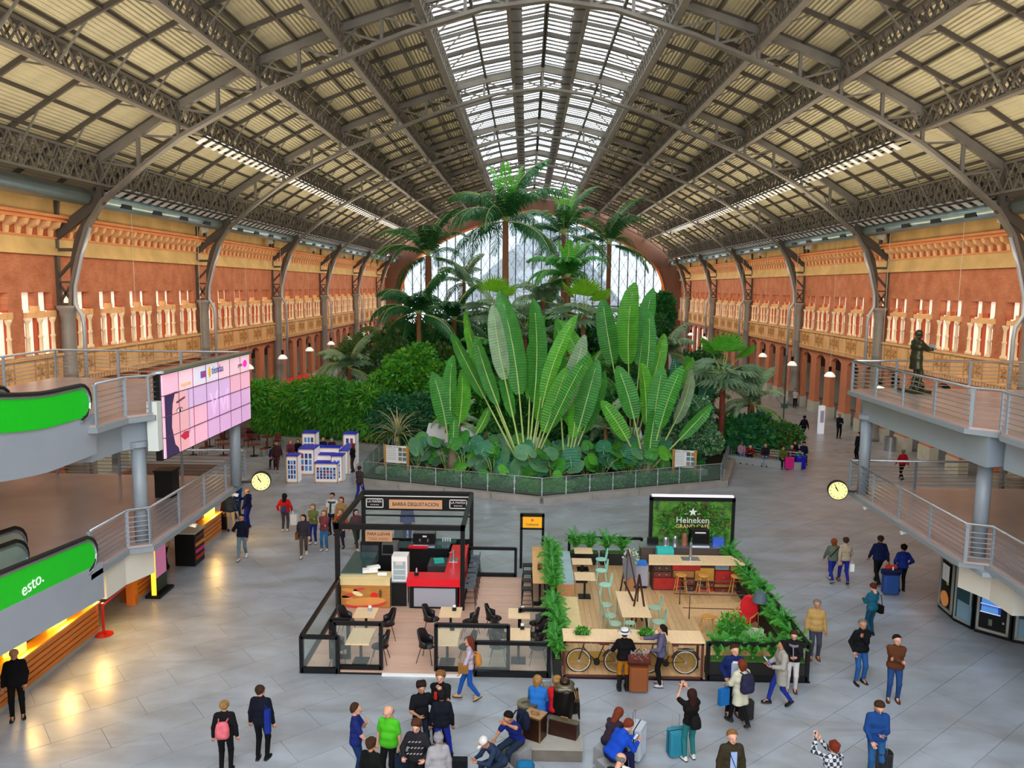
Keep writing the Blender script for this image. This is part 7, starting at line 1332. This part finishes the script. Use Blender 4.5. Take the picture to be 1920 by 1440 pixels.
q = thing('bronze_case', 'dark bronze portfolio case with a pale slanted top behind the hat box', 'case', (-.3, 18.5, .34)); part('body', MB().cbox((0, 0, .25), (.55, .4, .5)), BR, q); part('top', MB().cbox((0, 0, .51), (.58, .42, .03)), BRG, q)
q = thing('bronze_coat', 'bronze sculpture of a draped coat with hat and umbrella', 'sculpture', (.16, 18.05, .34)); q.scale = (.88, .88, .8); V, F = snet([cap_((-.05, 0, .15), (.05, 0, .9), .27, .22), cap_((-.16, 0, .95), (.16, 0, .95), .12, .12), cap_((.22, 0, .9), (.3, -.02, .3), .1, .08), cap_((-.2, 0, .9), (-.25, -.02, .45), .1, .08)], .04, .06, [((0, 0, 0), (0, 0, 1))]); b = MB(); b.add(V, F.tolist()); part('coat', b, M('black_bronze', '1a1612', .35, .5), q, smooth=True)
part('cape', MB().add(*[(v, f.tolist()) for v, f in [snet([cap_((-.12, -.02, 1.0), (.12, -.02, 1.0), .15, .15)], .03, .05, [((0, 0, .96), (0, 0, 1))])]][0]), BRG, q, smooth=True)
part('hat_brim', MB().lathe([(.26, 1.14), (.27, 1.16), (.14, 1.18)], n=22), BRG, q, smooth=True); part('hat_crown', MB().lathe([(.14, 1.16), (.13, 1.3), (.1, 1.31), (.06, 1.28)], n=20), BR, q, smooth=True); part('umbrella', MB().path([(.42, .05, .02), (.36, .05, .5), (.34, .05, 1.0)], [.02, .07, .03], 8), M('black_bronze', ''), q)
for k in range(3): part('coat_cord', MB().path([(.25+.05*k, -.1, 1.0), (.3+.04*k, -.16, .8), (.27+.05*k, -.14, .66)], .012, 5), BRL, q)
STONE2 = M('seat_stone', '8a8a8c', .5, 0, .1, 4)
def sp_(px, py, z=.0): return at(px, py, z)
def sitter(px, py, *a, **k):
    o = person(px, py, *a, **k); sblk = solo('stone_seat', MB().cbox((0, -.02, .2), (.5, .42, .4)), STONE2, 'grey stone seat block under the '+' '.join(a[2].split(',')[0].split()[:9]), 'seat', 'stone seat blocks', loc=(o.location.x, o.location.y, o.location.z), rot=(0, 0, o.rotation_euler.z)); return o
sitter(1006, 1372, -15, 1.74, 'blonde woman in a bright blue jacket sitting behind the plinth', 'sit', '2a7cd8', '20243c', '2a2a2a', ('bob', HBL), 'fair', 'jacket', look=-35, fat=1.22)
sitter(1044, 1372, 10, 1.74, 'woman in a red jacket sitting behind the bronze hat', 'sit', 'd81820', '2a2430', '2a2a2a', ('bob', HBL), 'fair', 'jacket', fat=1.15)
suitcase(at(1024, 1362), '1c34b8', 'royal blue suitcase between the blonde and the red-jacketed women', .8, .32, .24)
pn = sitter(968, 1432, 140, 1.8, 'dark-haired man in a navy T-shirt sitting left of the plinth, chin on hand', 'sitchin', '1a2a8a', '24344c', '2a2a2a', ('short', '120c0a'), 'tan', 'shirt', sleeve=.6); backpack(pn, '14203c', 'black backpack of the chin-on-hand man', 1.1, .95)
sitter(938, 1470, 120, 1.7, 'person in a white patterned cap bent low left of the plinth', 'sitlean', '2a3c5c', '24344c', '2a2a2a', ('cap', 'e8e4e0'), 'tan', 'shirt')
sitter(932, 1545, 190, 1.82, 'man in a navy cap and patterned black shirt in the front row', 'sitlean', '241c28', '24283c', '2a2a2a', ('cap', '1a2c50'), 'fair', 'shirt', sleeve=.6, nod=.2, fat=1.15)
pc = sitter(965, 1575, 20, 1.7, 'curly brown-haired person in the front row beside the blue backpack', 'sitlean', '1c3428', '24283c', '2a2a2a', ('curly', HB), 'tan', 'shirt', nod=.1)
o = thing('backpack', 'turquoise blue backpack standing at the bottom left of the plinth', 'backpack', at(985, 1470)); part('bag', MB().add(*[(v, f.tolist()) for v, f in [snet([cap_((-.1, 0, .15), (.1, 0, .15), .14, .14), cap_((-.08, 0, .42), (.08, 0, .42), .12, .12)], .03, .05)]][0]), cloth('1c78b0', .15, 8), o, smooth=True); part('pocket', MB().cbox((0, -.14, .2), (.22, .06, .2)), cloth('165a90'), o)
sitter(1074, 1520, 175, 1.6, 'girl with brown fringe and a denim jacket at the front edge of the plinth', 'sitlean', '6a94b8', '3a4c70', '2a2a2a', ('long', HB), 'fair', 'jacket', nod=.3)
sitter(1140, 1432, -40, 1.66, 'auburn-haired woman in a striped top sitting right of the plinth', 'sitlean', '3a2838', '20283c', '2a2a2a', ('long', HR), 'fair', 'shirt')
pb = sitter(1146, 1462, -60, 1.82, 'man in a royal blue sweater leaning over his phone', 'sitlean', '1450d8', '1a2050', '1a1a1a', ('short', HR), 'fair', 'jacket', fat=1.1); phone(pb, 'black phone of the man in the royal blue sweater', .78, .62)
pr3 = sitter(1148, 1545, -30, 1.78, 'grey-haired balding man in a dark suit reading a white sheet', 'sitread', '141824', '0e1018', '1a1a1a', ('bald', HG), 'fair', 'jacket'); q = thing('paper_sheet', 'white sheet read by the balding man', 'paper', held(pr3, 0, .6, .78), pr3.rotation_euler.z); part('sheet', MB().cbox((0, 0, 0), (.3, .22, .006), 0, 0, 0, .35), WHITE, q); part('second_sheet', MB().cbox((.04, .03, .012), (.28, .2, .006), 0, 0, 0, .35), WHITE, q)
solo('stone_bench', MB().box(0, 0, 0, .06, 3.2, .02), STONE2, 'pale strip in the floor beside the plinth', 'strip', loc=(.62, 16.2, 0)) if False else None
suitcase(at(1193, 1420), 'b4bcc8', 'tall silver ribbed suitcase with a raised handle', .78, .5, .3, R(65))
solo('camera_bag', MB().cbox((0, 0, .12), (.34, .2, .24)), cloth('202428', .3, 10), 'small dark camera bag on the floor at the bottom edge', 'bag', loc=at(862, 1442))
p23 = person(1292, 1424, 18, 1.7, 'long-haired woman in teal trousers taking a photo, seen from behind', 'photo', '16100e', '2c8a8c', 'ece8e4', ('long', '3a1812'), 'fair', 'shirt', sleeve=.6); backpack(p23, '14181a', 'small black backpack of the woman taking a photo', .8, 1.1)
q = thing('photo_camera', 'black camera held up by the long-haired woman', 'camera', held(p23, 0, .42, 1.58), p23.rotation_euler.z); part('body', MB().cbox((0, 0, 0), (.13, .05, .085)), BLACK, q); part('lens', MB().path([(0, .02, 0), (0, .1, 0)], .035, 10), BLACK, q)
suitcase(at(1268, 1416), '1c7c94', 'teal soft suitcase beside the woman taking a photo', .62, .42, .3, .3, True, False)
p24 = person(1366, 1525, 185, 1.8, 'fair-haired man in a brown-green jacket facing the camera at the bottom edge', 'stand', '3c3420', '2a3040', '2a2a2a', ('short', HLB), 'fair', 'jacket'); q = thing('shirt_front', 'pale blue shirt front and strap of the man in the brown-green jacket', 'shirt front', held(p24, 0, .13, 1.0), p24.rotation_euler.z); part('shirt_panel', MB().cbox((0, .012, .2), (.13, .02, .44)), cloth('a4bcec'), q); part('strap', MB().beam((-.08, .03, 0), (.09, .03, .42), .04, .01), BLACK, q)
p25 = person(1386, 1362, 25, 1.72, 'woman in a cream hooded coat with a backpack, turned away, black trousers', 'walk2', 'd6d2b8', '14161a', '1a2230', ('bob', HR), 'fair', 'coat', ov=dict(hl=(-.2, .3, 1.0))); backpack(p25, '2a2a48', 'dark blue and grey backpack on the cream coat', 1.2, 1.2); q = thing('carrier_bag', 'bright blue drawstring bag held by the woman in the cream coat', 'bag', held(p25, -.3, .25, .5), .4); part('bag', MB().prism([(-.13, -.05), (.13, -.05), (.15, .05), (-.15, .05)], 0, .42), cloth('1c78c8'), q); part('cord', MB().bar((0, 0, .42), (.02, 0, .55), .01), cloth('1c78c8'), q)
p26 = person(1372, 1340, 178, 1.84, 'smiling man in an open navy suit, pale shirt, hands on hips', 'hips', '16286c', '141a34', '5a2c1a', ('short', HB), 'fair', 'jacket', fat=1.12, look=15); q = thing('shirt_front', 'pale striped shirt front of the smiling man in navy', 'shirt front', held(p26, 0, .15, 1.02), p26.rotation_euler.z); part('shirt_panel', MB().cbox((0, .015, .2), (.2, .02, .46)), cloth('bcc8e4'), q); part('collar', MB().cbox((0, .01, .44), (.14, .04, .04)), WHITE, q)
suitcase(at(1372, 1345)+Vector((.32, -.1, 0)), '1a1416', 'black wheeled bag on the floor between the man in navy and the cream coat', .5, .34, .24, .2, True, False)
p27 = person(1462, 1322, 95, 1.74, 'dark-haired woman in a long grey coat walking left with papers', 'walk', 'aaa49a', '2038a0', '1a1a1e', ('long', '14100e'), 'tan', 'coat', ov=dict(hl=(-.14, .3, 1.12), hr=(.14, .3, 1.1))); q = thing('magazine', 'blue and white magazines held by the woman in the grey coat', 'magazine', held(p27, 0, .34, 1.15), p27.rotation_euler.z); part('cover', MB().cbox((0, 0, 0), (.24, .03, .3), 0, 0, 0, -.6), M('mag_blue', '3444b0', .4, 0, .4, 20), q); part('pages', MB().cbox((0, .02, .01), (.22, .02, .28), 0, 0, 0, -.6), WHITE, q)
p28 = person(1483, 1296, 165, 1.7, 'short-haired woman in white trousers and a grey scarf by the planter', 'phone', '241c24', 'e4dcdc', '6a3a2a', ('bob', HB), 'fair', 'jacket', nod=.4); q = thing('scarf', 'grey scarf of the short-haired woman in white trousers', 'scarf', held(p28, 0, .06, 1.32), p28.rotation_euler.z); part('wrap', MB().path([(.1*math.cos(a), .09*math.sin(a), 0) for a in np.linspace(0, 2*PI, 13)], .035, 6), cloth('8a848c'), q); part('end', MB().beam((.02, .12, 0), (.0, .15, -.35), .08, .03), cloth('8a848c'), q)
p29 = person(1168, 1294, 3, 1.7, 'woman in a white sun hat, black top and mustard shorts, seen from behind', 'carry', '0e0c10', 'd88418', '141018', ('hat', 'ecebe8'), 'fair', 'jacket')
q = thing('hat_band', 'dark band around the white sun hat', 'hat band', held(p29, 0, 0, 1.66*p29['_h'])); part('band', MB().lathe([(.108, 0), (.11, .03)], (0, 0, .03), 18), M('band_navy', '202a4a', .6), q)
for e in (-1, 1): 
    q = thing('boot', 'tall black boot, %s leg of the woman in the white hat' % ('left' if e < 0 else 'right'), 'boot', held(p29, e*.1, .0, 0), p29.rotation_euler.z); part('shaft', MB().lathe([(.06, .02), (.055, .12), (.066, .25), (.074, .42)], n=12), BLACK, q); part('foot', MB().cbox((0, .05, .05), (.1, .27, .09)), BLACK, q)
p30 = person(1238, 1286, 75, 1.72, 'dark-haired woman in a lilac jacket and black trousers facing left', 'carry', '6a6484', '141418', 'c8c4cc', ('pony', HD), 'fair', 'jacket', ov=dict(hr=(.1, .5, 1.25))); backpack(p30, 'a8845a', 'tan backpack of the woman in the lilac jacket', .8, 1.15)
suitcase(at(1196, 1296), '8a4a1e', 'large brown suitcase between the white hat and the lilac jacket', .72, .5, .3, 0, False)
q = thing('travel_bag', 'brown holdall with grey fur resting on the brown suitcase', 'bag', at(1196, 1296)+Vector((0, 0, .76))); part('holdall', MB().path([(-.3, 0, .14), (.3, 0, .14)], .15, 12), cloth('6a3026', .3, 8), q); part('fur', cloud([(0, 0, .24, .26, .12, .1)], 500, .08, [cloth('c8b8b0')], 3, 5, 0, .3), cloth('c8b8b0'), q, kind='stuff'); part('handle', MB().path([(-.12, 0, .28), (0, 0, .42), (.12, 0, .28)], .014, 5), BLACK, q)
q = thing('fur_coat', 'grey fur coat hung over the left bicycle', 'coat', (1.95, 20.9, .1)); b = MB(); V, F = snet([cap_((0, 0, .3), (.12, 0, .85), .2, .1)], .04, .05); b.add(V, F.tolist()); part('pelt', b, cloth('b8b0ac', .4, 9), q, smooth=True); part('collar', MB().cbox((.12, -.02, .88), (.18, .12, .1)), cloth('9a9290'), q)
p31 = person(1526, 1235, 172, 1.78, 'grey-haired man in a tan jacket and grey trousers standing near the ferns', 'stand', 'c29a5c', '4a4a5c', '8a4a20', ('short', HG), 'tan', 'jacket', fat=1.15, look=-10)
p32 = person(1610, 1280, 190, 1.8, 'grey-haired man in a black sweater and jeans, arm across his chin', 'elbow', '14141a', '2c64a8', '1a1c24', ('short', HG), 'tan', 'jacket', fat=1.1, look=-15); backpack(p32, '1c1c20', 'black shoulder bag of the man in the black sweater', .9, 1.05)
p33 = person(1674, 1314, 165, 1.8, 'dark-haired man in a brown leather jacket with crossed arms', 'crossed', '6a3a20', '28508c', '6a3018', ('short', HD), 'fair', 'jacket', fat=1.08, look=20)
p34 = person(1632, 1192, 25, 1.68, 'red-haired woman in a teal denim suit behind the black-sweatered man', 'phone', '1e6a84', '17506c', '202020', ('short', '6a2418'), 'fair', 'jacket'); handbag(p34, '14100e', 'black handbag of the woman in teal denim', .28, .72)
p35 = person(1559, 1092, 5, 1.66, 'red-haired woman in a grey-green jacket walking away with a man in beige', 'walk', '6e7a66', '24349c', 'c8c8b0', ('bob', 'a04c20'), 'fair', 'jacket'); q = thing('shoulder_strap', 'dark strap across the grey-green jacket', 'strap', held(p35, 0, -.15, 1.0), p35.rotation_euler.z); part('strap', MB().beam((.15, -.0, .4), (-.18, 0, .02), .03, .02), BLACK, q)
p36 = person(1581, 1094, 0, 1.74, 'man in a beige jacket and blue trousers walking away', 'walk2', 'b8a488', '24309c', 'a8602c', ('short', HB), 'fair', 'jacket'); q = thing('carrier_bag', 'small white bag carried by the man in beige', 'bag', held(p36, .28, .0, .5)); part('bag', MB().cbox((0, 0, .1), (.16, .06, .28)), WHITE, q); part('handle', MB().path([(-.05, 0, .24), (0, 0, .36), (.05, 0, .24)], .008, 4), WHITE, q)
p37 = person(1645, 1096, 2, 1.84, 'man in a navy suit walking away beside the blue suitcase', 'walk', '101c4c', '0e1018', '14100e', ('short', HB), 'tan', 'jacket', fat=1.12)
p38 = person(1689, 1108, -3, 1.7, 'dark curly-haired woman in a royal blue jacket walking away', 'stand', '1a3494', '14161e', '101010', ('curly', '1a0e0c'), 'fair', 'jacket', ov=dict(hl=(-.24, .1, 1.0), hr=(.26, .1, 1.0)))
suitcase(at(1668, 1114), '1a4484', 'large blue soft suitcase with bags on top, pulled on the right', .72, .52, .34, 0, True, False); q = thing('travel_bag', 'navy bag lying across the large blue suitcase', 'bag', at(1668, 1114)+Vector((0, -.02, .74))); part('holdall', MB().path([(-.34, 0, .1), (.34, 0, .1)], .1, 10), cloth('182454'), q); part('handle', MB().bar((-.1, 0, .2), (.1, 0, .2), .015), BLACK, q)
q = thing('red_jacket', 'bright orange-red jacket folded on the navy bag', 'jacket', at(1668, 1114)+Vector((0, 0, .94))); part('bundle', MB().add(*[(v, f.tolist()) for v, f in [snet([cap_((-.15, 0, .05), (.15, 0, .05), .08, .07)], .025, .04)]][0]), cloth('e03820'), q, smooth=True); part('white_strap', MB().cbox((.02, -.08, .02), (.04, .02, .14)), WHITE, q)
p39 = person(1638, 1460, 175, 1.82, 'man in a blue sweater and jeans looking down at his phone', 'phone', '1c4c94', '2c64a0', '1a1a1a', ('short', HB), 'fair', 'jacket', ov=dict(hl=(-.02, .3, 1.14), hr=(.16, .22, .95)), nod=.7); phone(p39, 'dark phone of the man in the blue sweater', 1.16, .38)
suitcase(at(1655, 1462), '16181c', 'dark upright trolley case beside the man in the blue sweater', .66, .32, .24, 0)
p40 = person(1555, 1535, 15, 1.66, 'red-haired person in a black and white plaid jacket holding up a phone', 'photo', '3a4048', '24283c', '2a2a2a', ('curly', '8a3018'), 'fair', 'jacket', ov=dict(hl=(-.22, .3, 1.68), hr=(-.1, .32, 1.62)))
q = thing('phone', 'white-backed phone raised by the plaid-jacketed person', 'phone', held(p40, -.18, .36, 1.72*p40['_h']), p40.rotation_euler.z); part('case', MB().cbox((0, 0, 0), (.08, .012, .16)), WHITE, q); part('screen', MB().cbox((0, -.009, 0), (.07, .004, .13)), M('phone_dark', '30343c', .2), q)
pm_ = cloth('3a4048').node_tree; ck = pm_.nodes.new('ShaderNodeTexChecker'); ck.inputs['Scale'].default_value = 14; ck.inputs['Color1'].default_value = (.03, .035, .05, 1); ck.inputs['Color2'].default_value = (.5, .52, .55, 1); tq = pm_.nodes.new('ShaderNodeTexCoord'); pm_.links.new(tq.outputs['Object'], ck.inputs['Vector']); pm_.links.new(ck.outputs['Color'], pm_.nodes['Principled BSDF'].inputs['Base Color'])
p41 = person(455, 1048, 185, 1.78, 'bearded man in a navy sweater and grey jeans walking towards the camera', 'walk', '121a3c', '6a8494', 'dcdcd8', ('short', '201410'), 'tan', 'jacket', ov=dict(hr=(.2, .25, 1.15)))
p42 = person(433, 996, 10, 1.78, 'man in a navy jacket and beige trousers, seen from behind, near the left deck', 'stand', '18284c', 'c8b494', '6a2a1a', ('short', HB), 'fair', 'jacket')
p43 = person(447, 972, 170, 1.78, 'man in a bright blue shirt between two men in navy', 'phone', '1c54a8', '2c5884', '3a2a22', ('bald', HG), 'fair', 'shirt')
p44 = person(466, 990, 75, 1.78, 'balding man in a navy suit facing left in the group of three', 'point', '141c50', '1a2a94', '1a1a1a', ('bald', HG), 'fair', 'jacket')
suitcase(at(419, 994), '16141a', 'black upright suitcase beside the beige-trousered man', .62, .36, .26, 0); q = thing('red_jacket', 'dark red jacket over the black suitcase handle', 'jacket', at(419, 994)+Vector((0, 0, .66))); part('bundle', MB().add(*[(v, f.tolist()) for v, f in [snet([cap_((0, 0, .1), (.04, 0, .55), .13, .09)], .03, .04)]][0]), cloth('5a2430'), q, smooth=True); part('sleeve', MB().beam((.12, 0, .3), (.16, 0, -.1), .07, .05), cloth('5a2430'), q)
p45 = person(535, 996, 2, 1.68, 'dark-haired woman in a bright red jacket with a small backpack, seen from behind', 'stand', 'd81c18', '4a4450', 'd8d4d0', ('long', '14100e'), 'fair', 'jacket', fat=1.15, ov=dict(hl=(-.3, .05, .95), hr=(.3, .05, .95))); backpack(p45, '2a4c7c', 'small blue backpack on the red jacket', .7, 1.15); q = thing('carrier_bag', 'white plastic bag carried by the woman in red', 'bag', held(p45, .36, .0, .3)); part('bag', MB().prism([(-.12, -.08), (.16, -.08), (.2, .08), (-.12, .08)], 0, .45), M('plastic_white', 'dcdce0', .5, trans=.3), q); part('handle', MB().bar((0, 0, .45), (-.03, 0, .6), .02), WHITE, q)
p46 = person(570, 1043, 190, 1.68, 'long-haired girl in grey with a brown handbag, front of the walking group', 'walk', '3a3440', '5a4c44', 'dcd8d0', ('long', '20120e'), 'fair', 'jacket', look=-20); handbag(p46, '7a4a24', 'brown handbag of the girl in grey', .25, .72)
p47 = person(588, 1019, 178, 1.66, 'girl with an olive jacket tied at the waist in the walking group', 'crossed', '7a8448', '24349c', 'e0dcd8', ('long', HLB), 'fair', 'jacket')
p48 = person(609, 1032, 175, 1.66, 'girl in a grey and red top and light jeans in the walking group', 'crossed', '8a4448', '2c74a8', 'e0dcd8', ('long', HLB), 'fair', 'jacket')
p49 = person(624, 1002, 172, 1.82, 'tall man in a white T-shirt with a green sweater over his shoulders', 'stand', 'e8e4e8', '1c2238', '1a1c28', ('short', HD), 'tan', 'shirt', sleeve=.6); q = thing('scarf', 'green sweater knotted around the man in the white T-shirt', 'sweater', held(p49, 0, .05, 1.42), p49.rotation_euler.z); part('wrap', MB().path([(.15*math.cos(a), .1*math.sin(a), .02) for a in np.linspace(0, 2*PI, 13)], .045, 6), cloth('2a5a4c'), q); part('end', MB().beam((.0, .14, 0), (.02, .17, -.42), .1, .05), cloth('2a5a4c'), q)
p50 = person(641, 1006, 175, 1.72, 'woman with wavy red-brown hair and a tan shawl behind the walking girls', 'stand', 'b08a5c', '2a2430', '3a2a22', ('long', '7a3420'), 'fair', 'jacket')
p51 = person(640, 1027, 165, 1.62, 'girl in an orange scarf half hidden by the kiosk frame', 'face', 'c05a28', '2c2440', '3a2a22', ('long', HLB), 'fair', 'jacket')
p52 = person(668, 1030, 215, 1.66, 'person in a pink and black top leaning behind the kiosk frame', 'walk', '6a4850', '3a4238', 'e0c8c0', ('long', HD), 'fair', 'jacket')
p53 = person(675, 938, -25, 1.74, 'person in a grey-brown sweater and blue jeans walking away by the garden corner', 'walk', '4a3c40', '24349c', '8a8484', ('short', HB), 'tan', 'jacket')
p54 = person(520, 884, 185, 1.76, 'man in a brown jacket and blue shirt walking past the stands', 'walk2', '4a2c2c', '5a343c', 'c8c0bc', ('short', HB), 'tan', 'jacket', fat=1.1)
p56 = person(662, 885, 75, 1.66, 'red-haired woman in a dark top leaning at the tall white stand', 'carry', '14181c', '5a3824', '3a2a22', ('long', '9a3018'), 'fair', 'jacket')
for px, py, c, hc, lb in ((514, 868, '18286c', HD, 'man in blue sitting at the left end of the far bench'), (546, 858, '8a4450', HBL, 'woman in rose sitting on the bench behind the left stand'), (560, 856, '14141a', HR, 'red-faced man in black sitting behind the stands'), (607, 852, '18244c', HBL, 'blond person in navy sitting behind the stands'), (623, 853, '3a2838', HG, 'grey-haired person in dark clothes sitting behind the stands')):
    l = at(px, py+8); person(px, py, 185, 1.7, lb, 'sit', c, '20243c', '2a2a2a', ('bob', hc), 'fair', 'jacket', at_=(l.x, l.y-.0, 0))
p61 = person(1690, 900, 5, 1.76, 'person in a red jacket walking away under the right decks', 'walk', 'c81c20', '1a1a20', '1a1a1a', ('short', HG), 'fair', 'jacket')
p62 = person(1572, 822, 178, 1.8, 'man in a dark suit with a lanyard facing the camera at the right arcade', 'phone', '141c3c', '12161f', '101010', ('short', HG), 'tan', 'jacket', nod=0)
p63 = person(1506, 826, 15, 1.8, 'man in a dark suit walking away at the right end of the garden', 'walk', '14162a', '12121a', '101010', ('short', HD), 'tan', 'jacket')
p64 = person(1490, 765, 160, 1.74, 'worker in a white shirt pushing a floor machine by the far column', 'pull', 'd8d4d4', '1c1c24', '101010', ('short', HD), 'fair', 'shirt', sleeve=.6); q = thing('floor_machine', 'small black and green floor cleaning machine by the far column', 'machine', held(p64, .9, .3, 0)); part('body', MB().cbox((0, 0, .2), (.5, .4, .36)), M('machine_green', '1c6a50', .5), q); part('push_bar', MB().bar((-.2, 0, .3), (-.8, 0, .95), .02), BLACK, q)
p66 = person(1607, 862, 100, 1.76, 'person in dark clothes half hidden behind the right tip column', 'stand', '14182c', '101014', '101010', ('short', HD), 'fair', 'jacket')
bs = [(1392, 866, 'c898a8', '5a8cc0', HLB, 'long', 'woman in pink with crossed arms on the right bench'), (1408, 868, '9a2428', '20242c', HG, 'bald', 'man in dark red bending forward on the right bench'), (1438, 872, '2a2430', '5a8cc0', HBL, 'short', 'fair-haired man in a dark jacket alone on the right bench'), (1470, 877, '6a7a28', '14161c', HB, 'curly', 'person in olive behind the pink suitcase'), (1487, 875, '6a2c44', '14161c', HG, 'bald', 'bald person in a checked shirt between the suitcases'), (1503, 876, '1c8c94', '3a64a8', HD, 'short', 'person in a teal jacket behind the blue suitcase'), (1492, 866, '1a1c2c', '14161c', HD, 'short', 'dark-haired person in black behind the suitcase group'), (1510, 868, '18244c', '14161c', HD, 'curly', 'person in navy at the right end of the suitcase group')]
for i, (px, py, c, c2, hc, hk, lb) in enumerate(bs):
    l = at(px, py+3); person(px, py, 180-10*i % 30, 1.7, lb, 'sitlean' if i in (1, 5) else 'sit', c, c2, '3a2a2a', (hk, hc), 'fair', 'jacket', at_=(l.x, l.y+.45, 0))
solo('black_bag', MB().add(*[(v, f.tolist()) for v, f in [snet([cap_((-.12, 0, .18), (.12, 0, .18), .17, .17)], .03, .04)]][0]), cloth('14161a'), 'black rucksack on the floor before the man in dark red', 'bag', loc=at(1407, 870), smooth=True)
suitcase(at(1461, 872), '1c9cb4', 'small cyan suitcase at the left of the suitcase group', .5, .36, .24, 0, False); suitcase(at(1479, 880), 'e0208c', 'bright pink suitcase standing before the right bench', .72, .52, .3, 0, False); suitcase(at(1500, 879), '1818b8', 'large royal blue suitcase next to the pink one', .78, .6, .34, 0, False); 
p67 = person(333, 1052, 100, 1.72, 'person in a tan jacket at the counter of the snack case', 'carry', 'c8a060', '2a2a34', '2a2a2a', ('short', HB), 'fair', 'jacket', at_=(at(333, 1066).x-.4, at(333, 1066).y, 0))
p68 = person(764, 1018, 5, 1.78, 'person in a blue jacket and jeans seen through the kiosk frame', 'stand', '2a4c9c', '1c34a0', '2a2a2a', ('short', HD), 'fair', 'jacket'); suitcase(at(748, 1018), '3c5a64', 'grey-teal suitcase seen through the kiosk frame', .66, .38, .26, 0)
# bronze reader on the upper right deck
o = person(0, 0, -80, 2.12, 'dark bronze statue of a standing man reading a pale sheet on the upper right deck', 'phone', '2c2620', '2c2620', '2c2620', ('short', '2c2620'), 'dark', 'coat', at_=(13.1, 28.8, 7.12), ov=dict(hl=(-.08, .45, 1.2), hr=(.08, .45, 1.2)))
o.name = 'bronze_statue'; o['category'] = 'statue'; SB = M('statue_bronze', '3f3f2c', .38, .7, .2, 5)
for ch in o.children:
    for i in range(len(ch.data.materials)): ch.data.materials[i] = SB
part('base', MB().cbox((0, 0, -.06), (.8, .8, .12)), SB, o); part('sheet', MB().cbox((0, .58, 1.5), (.34, .02, .24), 0, 0, 0, -.3), M('pale_bronze', 'b8bcc0', .35, .4), o)
for c in list(bpy.data.objects):
    if '_h' in c: del c['_h']
